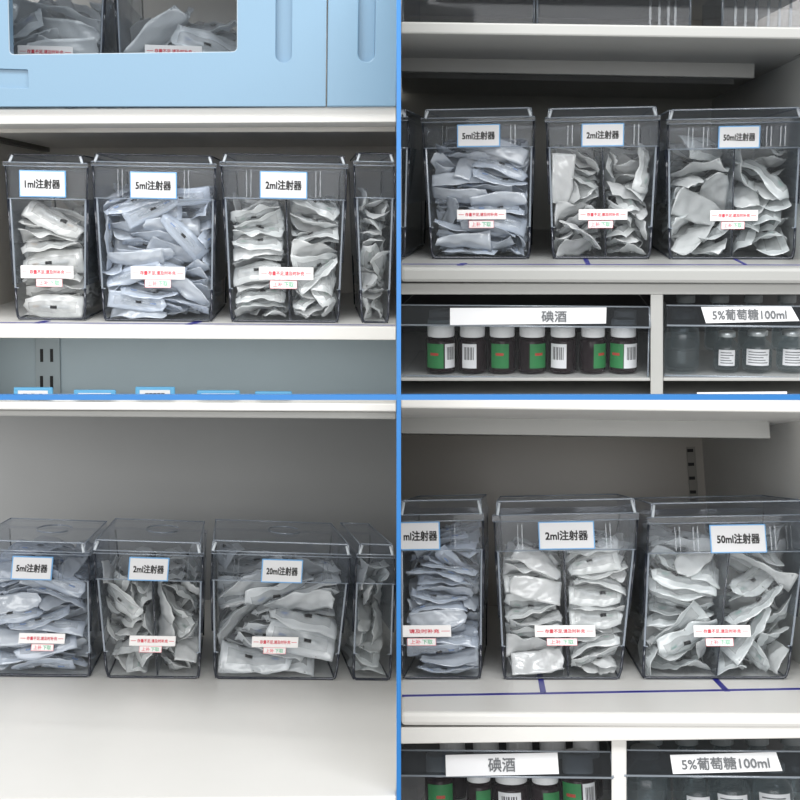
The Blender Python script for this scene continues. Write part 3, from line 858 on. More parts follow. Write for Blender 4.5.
    31: '0,0,-167,386,99,649,-16,6,760;8,0,-240,979,117,911,42,44,-408;2,0,-327,1323,87,98,-7,28,-995;1,0,-355,1891,55,225,50,3,973;5,1,-342,203,135,158,82,-99,-979;0,0,-442,848,129,511,-95,-183,834;6,0,-103,1322,239,4,-717,-677,-164;6,0,-282,1738,218,224,-197,948,-111;5,1,-317,203,281,989,142,-34,28;3,0,-125,823,111,788,64,97,-605;9,0,-238,1378,243,243,243,936,78;9,0,-329,1989,239,33,46,-273,960;3,1,-333,213,537,59,-22,992,-107;1,0,-342,566,260,43,-992,15,-117;2,0,-368,1215,277,76,-277,-101,953;4,0,-327,1549,292,959,-166,-229,-38;7,0,-319,397,224,900,-428,-80,-7;4,0,-346,816,307,145,-33,965,-217;9,0,-620,1289,302,660,-317,-352,583;0,0,-345,1826,242,911,-360,-166,117;2,0,-324,574,334,967,226,-117,21;3,0,-297,889,318,895,-408,-143,105;2,0,-387,1346,403,717,-75,-184,668;6,0,-312,1950,301,64,98,38,-992;2,0,-319,301,515,975,-199,-83,-58;9,0,-356,484,382,136,-121,979,94;9,0,-354,1141,549,176,98,-74,-977;3,0,-355,1743,445,136,87,961,-225;5,0,-358,298,596,112,-47,283,951;9,0,-625,1413,565,634,186,-584,-472;6,0,-502,1264,610,303,689,652,89;0,0,-329,1800,426,169,983,-44,65;4,0,-334,496,630,921,-388,-6,17;8,0,-321,715,444,36,-995,-47,-81;8,0,-313,1567,622,944,-164,66,-279;6,0,-347,1999,526,60,998,-2,32;9,0,-117,639,831,717,137,-153,-667;5,0,-373,733,552,290,106,339,-889;6,0,-343,1597,681,47,-16,-214,976;8,0,-367,1817,574,153,-90,-83,981;4,1,-358,153,637,862,491,-119,-35;5,0,-316,895,554,66,155,-443,-881;6,0,-348,1416,676,249,-40,-295,922;7,0,-334,1997,605,10,3,-151,-988;8,0,-359,470,859,332,-934,61,-115;2,0,-642,761,834,680,128,-719,-71;7,0,-338,1079,714,0,-10,4,1000;4,0,-338,1793,689,17,0,-16,1000;4,1,-351,247,789,993,-65,-86,-38;4,0,-348,719,869,94,320,817,-470;8,0,-353,1295,782,25,182,982,32;4,0,-356,2023,767,992,-100,-83,-13;1,0,-347,411,1013,451,-885,-99,-69;8,0,-307,850,900,672,-692,-20,-265;9,0,-359,1153,950,969,-242,-6,-59;9,0,-287,1792,923,925,203,-10,-321;2,0,-651,587,1365,673,-177,-717,47;9,0,-353,1027,876,912,-410,16,-6;7,0,-587,1570,905,128,688,-714,27;3,0,-357,1957,953,59,-2,-285,957;1,0,-348,297,996,666,-743,-70,-12;0,0,-539,850,1067,580,-62,-122,803;6,0,-308,1172,1102,29,401,-835,376;1,0,-360,1719,1018,276,-960,44,-14;2,1,-348,148,922,242,-969,-42,-28;3,0,-412,702,1221,14,200,651,732;6,0,-293,1341,900,865,-410,55,283;8,0,-362,1857,1170,997,73,9,-33;1,1,-372,152,984,6,-19,165,-986;4,0,-126,1072,1156,679,41,491,-545;4,0,-369,1604,1003,24,5,-305,952;9,0,-371,1682,1221,997,17,-33,73;9,1,-351,183,1184,997,62,-30,15;7,0,-361,648,1216,110,-32,-466,877;0,0,-367,1442,1034,157,-987,14,13;7,0,-336,2063,1011,691,-711,111,70;3,1,-379,238,1341,108,19,946,-306;4,0,-336,940,1269,958,-180,-19,-221;7,0,-355,1427,1135,976,213,39,35;6,0,-604,1801,1251,653,-217,127,-714;9,0,-376,393,1217,46,136,-55,-988;1,0,-410,815,1369,206,48,-58,976;0,0,-386,1257,1199,117,17,239,-964;5,0,-347,363,1289,4,-157,-100,982;9,0,-403,1065,1433,169,-11,441,882;8,0,-366,1384,1325,977,-158,-50,134;9,0,-319,2030,1323,948,246,201,-6;9,1,-394,176,1395,152,0,973,-172;9,0,-396,1162,1443,95,148,929,-327;1,0,-370,1481,1365,138,-44,-691,-708;6,0,-374,1881,1384,73,161,-830,529;2,0,-403,344,1472,144,973,70,164;4,0,-365,1350,1476,349,932,102,3;3,0,-364,2015,1350,987,-62,145,34',
    531: '2,0,591,371,172,559,362,-345,-662;0,0,412,720,94,106,-746,-653,77;2,0,206,1263,89,712,61,42,698;4,0,413,1879,131,201,-887,-412,57;0,0,229,592,106,323,-719,-540,294;3,0,348,324,241,158,-406,898,-65;8,0,275,1712,203,41,-786,607,109;6,0,491,1847,178,651,76,-193,730;9,0,412,755,214,171,431,-830,-310;9,0,398,983,297,227,-228,13,-947;1,0,365,1332,159,866,28,162,-471;3,0,487,1789,250,700,194,-58,685;4,0,515,621,375,269,-616,713,-201;0,0,523,1030,646,830,-144,-538,5;6,0,171,1051,205,653,-178,353,-646;1,0,268,1818,401,45,-603,-796,22;6,1,323,321,252,471,215,-13,-855;6,0,260,718,489,137,-528,507,667;9,0,303,1189,326,205,421,-882,51;4,0,364,1668,445,385,-31,172,-906;5,0,391,649,401,929,-130,-254,235;1,0,352,793,727,89,-197,557,-802;8,0,383,1260,475,152,235,76,957;6,0,344,1897,556,343,-74,-132,927;1,0,222,384,493,301,-570,-762,62;7,0,378,668,771,733,620,279,-1;8,0,367,1216,615,20,231,-112,966;5,0,381,1828,790,158,928,-322,-99;5,1,374,269,389,898,123,269,-327;1,0,361,944,666,74,329,-510,-791;4,0,482,1513,433,867,116,469,-122;4,0,370,1988,867,119,-972,7,200;5,1,508,342,557,652,362,-30,665;6,0,389,1221,758,15,971,91,-219;4,0,380,1406,768,932,-285,197,-104;8,0,377,1796,955,915,-333,211,87;8,1,404,164,653,944,169,-269,92;5,0,398,446,658,82,-965,-119,219;4,0,363,1630,797,165,-168,-426,873;2,0,376,2024,986,186,-53,-980,-55;9,1,388,200,761,333,907,183,182;3,0,406,588,923,272,-279,871,-301;4,0,330,1098,882,89,-360,928,-41;4,0,351,1932,1122,117,-293,-942,-117;9,1,362,242,943,881,-404,-53,238;6,0,386,696,922,386,-79,-64,-917;0,0,365,1543,943,152,249,956,-19;0,0,391,1967,1235,421,-871,243,72;9,0,358,384,1009,64,-224,70,970;1,0,415,972,983,950,10,-180,-256;4,0,344,1261,1020,252,-113,-262,925;7,0,385,1832,1239,909,394,-127,-54;9,1,367,208,1126,108,-148,20,983;6,0,289,751,1138,187,435,846,-245;4,0,370,1041,1193,97,985,-68,-128;8,0,373,1665,1302,72,165,275,-945;3,0,327,430,1046,359,-49,-55,-930;6,0,387,801,1121,895,-277,-18,-350;8,0,380,1198,1280,946,-186,142,225;9,0,365,1574,1160,38,-186,460,867;4,1,388,368,1251,350,-912,-177,118;3,0,353,937,1216,971,147,119,145;3,0,397,1303,1197,843,-478,96,228;6,0,356,1896,1354,201,-134,-158,957;2,1,365,187,1305,993,-30,115,1;5,0,360,761,1331,125,-109,124,-978;7,0,361,1514,1329,288,-939,35,-183;4,0,362,1717,1464,9,160,125,-979;5,1,365,252,1372,5,140,128,982;0,0,401,581,1445,966,82,123,-210;2,0,380,1485,1428,966,201,-161,-32;7,0,371,1989,1528,148,-986,25,-70;9,0,379,433,1538,989,-104,81,-68;6,0,384,1065,1342,964,-148,113,192;2,0,376,1545,1542,985,95,-140,-18;1,1,382,188,1496,957,216,153,-117;1,0,358,1063,1475,61,-120,-229,-964;1,0,364,849,1476,66,-151,-35,-986;1,0,350,1323,1512,181,50,977,-96;6,0,567,866,1534,773,-98,186,-599',
    41: '6,0,-132,424,162,611,389,388,570;9,0,103,647,153,564,-369,440,-594;5,0,7,1160,111,685,-28,-124,-717;3,0,34,1672,224,264,695,-669,-4;2,0,29,689,409,709,78,-11,-701;0,0,-7,790,318,32,705,707,50;1,0,-113,1355,402,590,511,479,402;7,0,-98,1796,270,341,-560,423,-625;6,1,-124,363,525,389,-663,534,-352;6,0,22,785,484,710,-87,130,-687;3,0,-70,1285,489,302,465,268,788;7,0,-69,1840,500,357,586,-727,-27;3,1,13,387,752,528,519,645,186;7,0,-32,818,635,769,35,62,636;0,0,101,1412,549,504,-508,314,-623;1,0,-59,1806,582,665,17,251,703;4,1,-72,336,864,156,679,-698,164;9,0,-80,831,814,530,-485,334,-610;3,0,68,1400,859,126,-701,-697,79;0,0,102,1896,629,269,-670,23,-692;5,0,129,739,1019,559,-393,-535,497;8,0,-4,839,862,287,748,-507,-317;8,0,52,1343,942,392,692,-366,-483;7,0,-92,1800,782,240,-645,555,-468;6,0,-25,367,994,648,-270,-161,693;2,0,-148,735,1186,585,385,-629,-338;1,0,-16,1290,1074,635,30,157,-756;1,0,47,1896,1020,398,589,699,-75;7,0,-52,376,1161,77,701,708,-29;3,0,43,732,1130,643,-260,-169,700;4,0,-76,1360,1255,609,147,-105,772;8,0,-113,1846,970,608,302,653,335;6,0,-43,375,1263,710,69,56,699;1,0,-38,1031,1319,689,253,-164,-659;6,0,56,1153,1348,505,-490,466,-537;0,0,-72,1874,1171,639,100,569,508;9,0,-59,396,1401,114,-580,-800,100;5,0,128,623,1468,640,382,-272,-609;2,0,48,1358,1530,546,289,-246,-747;0,0,-31,1836,1415,447,287,354,770;2,0,-7,542,1571,681,-129,-167,701;1,0,-146,1008,1557,212,678,474,520;4,0,-86,1453,1536,521,294,-241,-764;6,0,-198,371,1615,530,-453,545,-465',
    51: '3,1,-168,123,39,942,-326,14,-83;4,0,-69,1472,112,997,63,-32,-7;5,0,-259,688,72,169,-24,-74,-982;1,1,93,1741,190,271,962,-2,0;9,1,304,316,256,941,-216,138,219;0,0,-142,1361,303,956,282,10,83;9,1,289,580,90,151,-961,-231,11;6,0,243,1257,190,1,21,-401,916;2,0,-236,1036,144,149,989,-5,0;0,0,-239,1858,239,712,702,7,26;8,0,253,876,218,171,981,92,-28;0,0,198,1194,416,967,246,32,-59;4,1,237,522,294,23,40,135,-990;0,0,-195,1726,290,23,-32,997,67;5,0,-239,926,343,9,-45,-25,999;6,0,-247,1461,407,979,179,90,34;2,1,-247,250,303,954,-242,-173,29;4,0,-167,1740,436,3,-45,-64,-997;4,0,-278,630,374,227,65,332,-913;6,1,255,1489,473,985,-160,58,19;7,1,-101,392,483,18,982,174,66;2,1,294,1110,587,107,133,-172,-970;8,1,-244,216,613,992,122,30,23;0,0,-247,1059,592,987,-94,-124,-34;8,0,-241,496,561,88,993,-51,63;9,1,261,1745,617,20,18,-336,942;1,1,252,58,775,28,-22,636,771;2,0,-109,1314,612,53,-78,-165,982;8,1,300,336,735,775,-590,46,221;1,0,-6,1605,739,16,31,931,-363;2,1,-134,417,757,957,-276,-53,-75;5,0,34,1751,712,1,-11,-31,999;7,0,15,830,716,25,-78,-974,-212;2,0,-182,867,984,960,-277,-36,-25;0,0,-12,631,751,34,44,993,-106;8,0,268,1813,935,5,42,978,205;5,0,-226,724,820,958,-284,-13,42;0,0,-249,1335,815,935,348,-60,-32;0,1,-187,352,956,945,-155,-102,-269;5,0,-190,1045,719,860,-509,-22,-38;6,0,-171,518,1098,314,-933,125,122;6,0,-209,1189,880,227,-32,62,971;1,1,-306,311,1072,876,358,-295,-131;1,0,-42,1438,902,44,80,241,966;4,1,554,1236,1077,7,838,53,542;6,0,-242,1176,1166,21,-991,130,10;4,1,-493,185,1138,660,435,-536,296;6,0,271,1538,1128,50,-25,908,-415;0,0,-570,1009,1116,522,-391,280,705;7,0,-286,1786,990,153,1,961,228;3,0,385,620,808,801,-201,140,-546;3,0,-250,1726,1024,979,197,-48,-25;0,1,297,253,1069,800,-577,138,-88;3,0,97,1066,1158,320,-68,-253,-910;6,0,-238,835,1107,877,-471,-66,62;2,0,-221,944,1475,984,-140,74,-83;0,0,291,1753,1204,20,-128,-76,-989;4,1,-122,456,1243,899,-365,158,185;7,0,-138,1464,1255,130,-979,132,-90;1,0,-252,1199,1338,888,-449,20,-96;3,1,494,483,1305,426,-154,-890,-53;6,0,441,867,995,262,428,89,860;3,1,294,235,1200,977,-17,211,-26;8,1,500,626,1256,390,789,-282,-381;6,0,126,1571,1333,43,-144,128,-980;9,0,448,1462,1455,59,812,-578,57;9,1,626,834,1142,78,-738,-315,592',
    61: '7,0,-8,512,101,48,29,-34,-998;0,0,-19,1506,124,12,3,952,306;0,1,37,848,118,55,6,17,-998;2,0,15,1790,101,998,66,-5,-17;7,1,256,188,140,14,999,9,31;9,0,238,1739,290,0,-77,-245,966;0,1,-4,141,239,156,59,909,-382;7,0,-40,1218,124,992,102,-60,45;0,0,-44,356,206,80,-24,985,-151;7,0,-250,1284,239,999,-1,-25,-44;5,0,-264,1069,269,897,441,-12,9;8,0,-582,1522,355,696,-169,167,677;2,0,82,801,239,989,14,-43,138;9,0,-284,1415,402,40,993,-62,-89;2,0,304,536,344,977,-130,-106,135;1,0,247,1583,382,58,120,986,101;1,0,-271,1057,510,916,401,-21,4;6,0,347,1496,527,98,-432,896,30;2,1,552,534,194,687,175,279,648;9,0,303,1155,538,28,180,758,626;8,1,-270,241,447,998,-55,-36,-11;4,0,-248,1787,383,962,-254,-81,-61;9,0,-268,752,316,29,-59,992,-103;8,0,-14,1438,597,961,43,27,272;9,1,-251,513,419,870,-485,-55,-66;3,0,318,1375,510,961,6,196,-194;1,1,182,181,646,315,943,25,-103;1,0,463,1386,695,591,-83,87,-798;2,0,-106,656,515,85,-995,11,46;7,0,181,1730,652,165,979,112,42;4,0,-32,853,672,60,-995,-16,84;2,0,366,1557,963,178,270,71,-944;9,0,281,798,793,35,-43,422,-905;3,0,157,1118,731,962,-204,-133,-125;5,0,144,465,677,81,-22,-992,95;5,1,130,275,727,993,45,106,41;1,0,26,878,901,129,116,152,-973;0,0,146,643,672,936,-327,77,109;9,0,-152,1391,780,181,33,975,-127;9,0,301,626,857,980,139,112,94;3,0,-354,1752,760,234,-284,654,661;0,0,-333,1030,942,152,216,-46,-964;4,0,-316,1628,783,946,-191,-260,-10;3,1,267,231,851,12,149,-511,847;2,0,-302,1405,948,125,97,128,-979;5,0,319,1132,1280,46,-978,202,7;4,0,-283,1385,1097,988,-30,-82,124;0,0,251,346,918,40,154,-949,271;4,0,-382,1747,981,22,322,93,-942;7,0,284,594,986,27,2,-983,182;1,1,-615,1010,905,481,-526,29,701;5,1,282,699,1044,15,54,76,-996;3,1,-538,501,595,674,210,160,-690;2,1,361,384,1166,945,172,-66,-271;3,0,-606,1467,1099,670,-156,-6,-726;1,0,-134,870,1109,65,-127,43,989;2,0,406,1383,1059,517,-700,485,85;3,1,-287,99,966,887,-325,-277,-178;8,0,35,1543,1363,942,-131,54,-303;0,0,-221,1119,1337,813,180,-51,-551;2,0,-221,437,1103,887,321,-333,5',
    71: '',
    81: '8,0,-52,495,63,22,71,-991,-109;2,0,-107,1055,93,987,105,31,118;5,0,-89,1786,53,10,-24,-73,-997;9,0,-276,631,94,213,899,384,11;3,0,-266,1208,19,216,-22,100,-971;6,0,-192,2020,43,982,-168,-29,81;1,1,-142,192,44,995,-68,-11,-74;2,0,218,1297,132,59,70,-995,34;4,0,394,1761,128,158,-839,518,-49;6,0,248,632,191,366,-917,86,129;5,0,222,1158,164,995,-70,70,-2;6,0,46,1603,43,983,-173,-5,-62;7,1,438,406,122,749,17,143,-646;7,0,-89,904,162,87,-241,-965,57;6,0,113,1579,241,96,983,-150,52;9,0,574,449,234,546,475,482,495;4,0,95,1401,365,37,47,990,131;1,0,7,1499,164,620,780,-44,-70;3,1,-234,30,177,21,-16,488,873;4,0,217,941,147,138,111,42,983;4,0,-207,1348,191,954,-292,-54,-36;9,0,-230,978,241,85,-995,-42,-42;2,0,254,888,289,981,101,-126,103;7,0,415,1782,253,803,-84,3,590;7,1,77,205,152,172,-36,198,964;4,0,-270,1248,457,161,64,-243,-954;3,0,236,2016,329,29,988,44,148;4,0,-245,247,276,47,-57,-966,247;4,0,488,1254,324,367,547,752,-16;5,0,-147,1606,213,964,-206,1,-168;1,0,-53,370,160,33,0,88,996;3,0,-584,1775,99,627,-235,349,-656;2,0,-47,1829,211,985,-151,4,-84;7,0,56,512,227,85,-55,213,972;9,0,210,666,338,691,-722,8,-36;1,0,133,1610,324,994,-94,-19,-57;9,1,93,136,408,72,-96,-304,-945;3,0,153,859,283,987,-12,-141,71;7,0,-73,2029,282,315,-941,-19,-121;9,0,-5,372,330,988,-126,17,-82;0,0,-228,1183,269,46,-994,-56,-77;6,0,-249,1929,343,246,-953,175,-22;5,0,64,455,303,42,-53,116,991;0,0,-134,1133,393,996,-22,-67,-60;6,0,124,1449,443,55,-19,306,950;2,0,-277,209,413,152,-89,129,-976;8,0,-247,902,394,61,-65,-72,993;2,0,252,1653,494,113,101,-511,-846;0,0,-247,730,459,503,-860,21,-81;9,0,-281,733,309,861,435,-230,128;3,0,83,1917,469,119,-993,-2,-4;9,0,222,290,392,68,119,-988,-71;4,0,-254,992,495,148,984,2,-103;1,0,167,1846,372,916,394,-63,48;4,0,-87,545,435,993,13,-105,53;4,0,231,1261,469,73,-78,918,-381;7,0,-38,2095,517,684,728,-2,41;4,0,16,414,517,961,240,63,121;4,0,-318,849,644,1,959,20,-284;8,0,266,1807,564,128,220,133,-958;6,0,216,308,485,88,-68,194,-975;0,0,-149,809,635,223,154,-929,251;9,0,-254,1645,382,164,-51,935,-311;9,0,-239,531,528,275,959,-23,69;7,0,-43,1055,532,26,43,246,968;8,0,515,2067,726,467,517,518,-496;4,1,225,133,477,21,112,-441,890;5,0,-188,1225,560,972,-67,70,216;8,0,-495,1405,321,295,-495,254,-777;1,1,198,132,593,1,-38,42,-998;3,0,-251,668,549,1000,-12,-4,-2;3,0,-262,1975,666,78,134,-556,-817;9,0,-255,438,694,2,13,-17,-1000;6,0,-255,1810,506,264,948,68,162;0,0,-121,1977,517,274,-959,-72,-31;5,1,-470,283,537,516,-613,74,-594;0,0,-215,1060,704,965,133,131,-183;6,0,127,1965,694,26,-5,995,100;5,0,345,670,577,483,-109,187,-848;0,0,106,936,684,353,-183,44,-916;2,0,37,1811,654,26,169,965,198;0,0,-188,314,709,75,15,-994,-76;1,0,308,957,678,206,317,-876,-298;7,0,-448,1466,513,776,-19,51,628;1,0,-267,603,695,38,-50,-177,-982;7,0,241,1434,688,66,62,-709,-699;4,0,306,1829,756,402,-160,-407,805;6,0,-269,501,755,927,359,80,68;2,0,-277,1404,593,971,113,124,168;6,0,-212,1557,569,953,-295,5,69;3,1,234,50,708,866,-497,7,-51;1,0,219,1577,588,0,-187,614,-767;7,0,-258,1681,656,108,-74,176,976;8,0,533,578,641,688,269,-632,-233;5,0,242,1275,690,122,58,-812,-567;6,0,-333,1722,697,878,-171,-86,439;7,0,-566,1765,491,518,-437,457,-576;1,0,257,1152,746,77,980,183,-1;3,0,-274,1447,705,952,6,-50,301;6,0,574,410,652,579,493,-634,-143;8,0,359,950,742,39,890,445,96;5,0,256,1527,786,989,15,-47,139;4,0,-83,612,904,102,-992,-64,31;6,0,227,1252,830,22,-159,986,39;7,0,-482,1755,810,138,-776,581,-204;1,0,82,326,702,12,-166,74,-983;0,0,103,980,822,11,-71,-5,997;3,0,-618,1481,1012,458,495,737,41;2,1,-269,131,828,905,-422,38,-25;5,0,23,1281,811,980,-132,-87,121;1,0,-172,1672,875,111,438,-889,81;6,1,36,138,872,40,42,147,987;2,0,233,673,786,21,20,164,-986;4,0,224,2024,941,129,2,527,840;5,0,96,438,880,24,-985,-117,127;4,0,-204,1331,910,43,84,-246,-965;2,0,-110,1573,947,958,-239,56,-150;0,0,144,218,794,31,91,-410,907;4,0,-277,1144,920,112,65,276,-953;0,0,-103,1921,864,182,-22,-23,983;5,0,187,242,911,69,-109,-317,-939;2,0,42,832,839,61,65,954,-287;2,0,245,1873,940,31,-189,-908,373;9,0,262,528,946,980,100,99,142;5,0,36,936,852,985,-150,-56,64;8,0,-50,1367,1030,36,-80,996,-27;1,0,346,674,942,883,4,38,467;8,0,-54,1056,851,68,-55,852,-517;0,0,-125,1820,879,48,233,961,139;0,0,-290,283,999,96,974,-14,203;2,0,-216,822,975,947,311,-40,75;9,0,40,1759,1024,964,222,-40,-139;6,0,258,755,962,890,-252,-102,365;7,0,-281,976,1021,75,988,35,129;8,0,16,1636,993,96,-975,199,24;8,1,244,116,1060,3,-117,159,-980;5,0,219,1258,958,251,-197,137,-938;7,0,307,1589,1148,226,169,-493,-823;9,0,11,463,1098,987,86,-88,-107;8,0,-68,765,1084,29,70,255,-964;8,0,259,1402,1209,294,57,-155,-942;0,1,-270,138,1005,340,-940,-24,7;6,0,-162,1085,1191,78,754,-653,-1;2,0,227,1870,1078,167,-87,380,905;3,0,-282,532,1149,643,-764,24,-53;6,0,-272,724,1050,51,-53,-492,868;4,0,-565,1774,956,48,-677,684,-266;3,0,-510,372,940,578,-291,157,746;7,0,-547,1126,982,150,-709,603,-333;6,0,-121,1529,1055,77,112,-59,-989;6,0,488,359,999,426,-523,355,647;1,0,133,658,1114,332,117,-126,928;1,0,-57,2047,983,959,-226,-170,-28;4,0,-605,986,1267,497,-487,633,-340;1,0,254,1072,1015,970,111,200,82;9,0,-294,2044,1101,973,160,-158,52;4,0,235,303,1180,30,-167,-912,-373;0,0,219,801,1259,864,-213,14,-456;8,0,-279,1897,1116,20,-93,-363,927;4,0,263,504,1211,70,-173,-37,-982;1,0,349,1228,1139,890,22,155,428;7,0,-280,1741,1140,312,-949,17,-52;4,1,262,164,1161,940,292,95,-149;7,0,-275,481,1252,957,243,122,103;1,1,-448,310,1151,548,-93,-315,-770;0,0,-166,641,1316,966,-254,-1,-39;9,0,-158,706,1344,659,739,-140,-13;0,0,411,786,1138,450,365,-29,815;2,0,-266,2020,1222,163,-986,-4,-48;6,0,414,1190,1022,816,27,207,539;4,0,-330,962,1245,919,230,-271,-170;7,0,219,1899,1230,64,64,-965,245;0,0,-534,1435,1248,381,-478,-427,666;3,0,446,1053,1122,665,-365,478,-443;1,0,274,1865,1384,127,-964,213,-97;8,0,-88,1260,1230,162,-942,251,-152;0,0,45,1403,1235,78,287,939,-172;8,0,247,1694,1264,988,-135,-68,-18;2,1,238,100,1427,105,-151,-765,-618;8,0,261,1704,1408,709,-21,-186,680;2,0,-304,1994,1355,57,978,92,179;2,1,-183,338,1271,266,-710,-637,-140;2,0,503,767,1265,581,-306,-276,702;6,0,-404,1098,1121,343,-727,482,-348;6,1,-223,195,1289,979,-119,30,-160;0,0,307,366,1315,41,-410,-872,-264;6,0,406,1648,1376,591,236,-38,770;8,1,122,246,1386,777,-625,65,-37;3,0,-276,873,1371,979,-17,2,-203;7,0,-453,441,1405,640,-51,13,-767;2,0,-208,1656,1231,229,-967,-15,-112;8,0,128,371,1453,981,174,-6,-88;8,0,584,1397,1345,476,498,219,691;6,0,-137,1598,1269,982,109,-147,34;8,0,192,626,1481,22,-49,991,126;5,0,-516,1614,1339,707,215,-314,-597;0,0,-81,1435,1349,54,141,981,120;7,0,126,928,1500,95,83,221,967;1,0,-182,1761,1379,100,-126,972,-170;1,0,-142,1159,1258,271,-127,-218,929;2,0,-114,1852,1418,989,-84,-96,77;9,0,-76,977,1298,506,-785,260,-244;1,0,-213,1938,1342,41,979,159,124;4,0,508,649,1408,719,157,-241,-633;6,0,-446,737,1457,556,-115,-187,802;5,0,215,1122,1388,121,-96,-116,981;1,0,46,817,1449,979,-168,68,-89;0,0,-88,1339,1449,243,-14,110,-964;5,0,-412,1733,1434,467,-128,-209,850;0,0,12,1280,1542,988,-20,-17,-153',
    91: '1,1,-267,325,119,843,-382,-161,343;7,0,-137,961,87,742,-37,0,670;6,0,-372,1429,71,857,70,101,500;6,0,-152,1850,206,458,701,482,257;5,1,-192,447,255,889,-55,-345,-297;6,0,-299,980,96,881,-87,-111,452;8,0,-235,1301,200,801,428,223,354;9,0,-426,1823,138,783,-144,-38,603;8,0,-457,387,204,129,-702,641,-283;5,0,-130,868,216,780,99,-5,-617;3,0,-121,1375,241,650,-342,387,-558;9,0,-308,1828,265,692,-189,42,695;2,1,-238,149,325,43,952,7,-304;5,0,-218,766,317,887,275,-248,-277;9,0,-280,1357,349,29,-958,-146,-244;3,0,-589,1792,240,299,-653,585,-378;3,1,-277,321,374,828,-111,-105,-539;2,0,-272,695,484,939,-126,-320,-19;1,0,-432,1200,476,26,-759,639,124;2,0,-104,1820,361,687,-121,-208,-686;3,0,-169,368,621,49,728,-666,157;7,0,-348,793,528,764,-231,-124,590;8,0,-118,1162,457,170,-674,-717,-59;4,0,-348,1849,380,839,-202,-98,495;9,1,-354,327,634,872,-311,-134,353;2,0,-532,825,454,560,438,-526,-467;1,0,-409,1242,518,783,-49,-13,620;8,0,-213,1806,575,706,39,-41,-706;1,0,-286,547,735,931,243,-262,-73;5,0,-214,975,671,862,22,-105,-496;3,0,-323,1437,569,837,-167,-41,-520;7,0,-49,1813,596,454,-569,-431,533;7,0,-301,394,830,798,395,-162,-426;9,0,-303,725,780,935,169,-302,-79;4,0,-498,972,806,503,465,-521,-509;4,0,-366,2014,551,906,-28,-419,62;8,1,-508,132,1015,445,-527,413,594;6,0,-339,1051,800,602,-368,-411,577;3,0,-599,1535,772,562,-366,416,-614;3,0,-315,1773,608,860,74,-55,-502;1,0,-440,330,892,542,-641,498,-217;6,0,-332,722,909,809,-90,106,-570;1,0,-279,1447,788,886,-217,204,-356;7,0,-217,1803,793,840,42,-12,-540;0,1,-319,308,1057,968,-11,252,14;4,0,-178,693,1012,800,-134,95,-577;6,0,-202,1382,883,809,-4,60,584;2,0,-442,1841,944,622,504,-564,-203;1,0,-307,445,1152,92,898,-415,-109;0,0,-63,926,903,339,-620,45,-706;4,0,-423,1282,985,786,-253,-171,537;6,0,-305,2015,1018,191,951,95,-224;7,0,-298,430,1228,132,-923,-326,158;8,0,-313,848,1201,895,-186,-31,404;9,0,-265,1131,1140,920,148,362,-16;5,0,-594,1711,1162,481,452,240,712;6,0,-603,881,1132,488,521,265,648;1,0,-192,1635,969,758,-226,-54,-609;9,0,-120,1893,1131,347,688,-45,-636;6,1,-261,317,1250,891,-140,304,-307;1,0,-407,810,1343,308,-751,-522,262;2,0,-282,1356,1175,566,39,184,803;6,0,-282,1820,1075,891,-165,165,-390;3,0,-312,1184,1259,874,-330,110,-339;9,0,-468,1781,1268,122,736,-623,-238;1,0,-332,1551,1279,960,-9,271,67',
    591: '8,1,302,379,117,530,-37,52,845;9,0,410,756,77,41,-798,600,-32;5,0,443,1460,169,136,716,675,114;1,0,204,1762,72,690,-130,-99,705;8,1,264,396,182,123,609,779,87;5,0,336,779,203,840,-174,172,-484;6,0,346,1375,261,1,-855,-499,-142;5,0,339,1786,179,525,-120,-99,-837;4,1,348,401,327,860,69,-10,506;8,0,335,835,423,868,12,-2,496;6,0,380,1076,320,258,857,-419,-152;1,0,467,1807,286,707,-162,-71,-684;7,0,516,365,402,649,-313,452,-527;2,0,345,866,516,68,-880,455,117;0,0,272,1217,393,33,-791,-584,181;7,0,369,1827,418,820,-120,65,555;9,1,114,316,469,211,-667,-277,659;1,0,333,1281,536,377,814,-382,-220;0,0,382,1417,467,153,828,-534,71;5,0,105,1876,362,667,331,627,229;4,1,249,390,526,726,-391,353,-441;4,0,449,907,628,708,-86,-87,695;8,0,358,1475,628,826,-37,150,541;8,0,236,1839,514,16,778,567,-268;0,1,410,347,602,86,-795,592,103;1,0,430,797,744,843,80,-295,-442;1,0,398,1347,682,813,-156,32,-560;8,0,434,1814,572,283,666,-689,42;5,1,278,350,674,807,-37,209,-551;2,0,400,863,861,843,-220,-151,468;9,0,260,1188,841,778,-97,-184,593;4,0,238,1828,676,670,-288,-45,-683;2,1,363,297,816,235,-902,-247,263;0,0,123,981,816,624,315,-334,-632;5,0,222,1645,866,647,192,-131,-726;6,0,461,1801,771,212,703,-679,23;6,0,442,380,861,730,146,-36,667;2,0,322,529,1014,61,594,797,-94;4,0,506,1378,1001,289,615,669,301;1,0,363,1825,785,850,-226,-73,-470;5,1,484,235,1118,667,51,643,-372;5,0,395,907,1050,63,-866,429,-250;7,0,367,1316,1027,915,-127,-275,267;3,0,349,1966,1021,448,-790,337,248;6,1,68,376,1044,726,163,522,416;0,0,325,866,1085,891,220,-298,-264;3,0,392,1573,999,894,-215,-161,359;5,0,341,1914,1056,865,342,179,320;3,1,428,348,1080,823,-310,-24,475;0,0,153,884,1094,657,269,-143,-690;1,0,297,1315,1109,798,182,-179,-546;0,0,496,1806,1260,707,72,-41,-702;9,0,157,461,1241,497,-519,386,-578;8,1,253,835,1230,631,-629,437,-124;4,0,371,1303,1323,290,881,344,149;3,0,364,1912,1238,950,78,-252,-168;6,0,560,1041,1196,630,-417,-271,596;6,0,285,1514,1440,97,-846,489,-190',
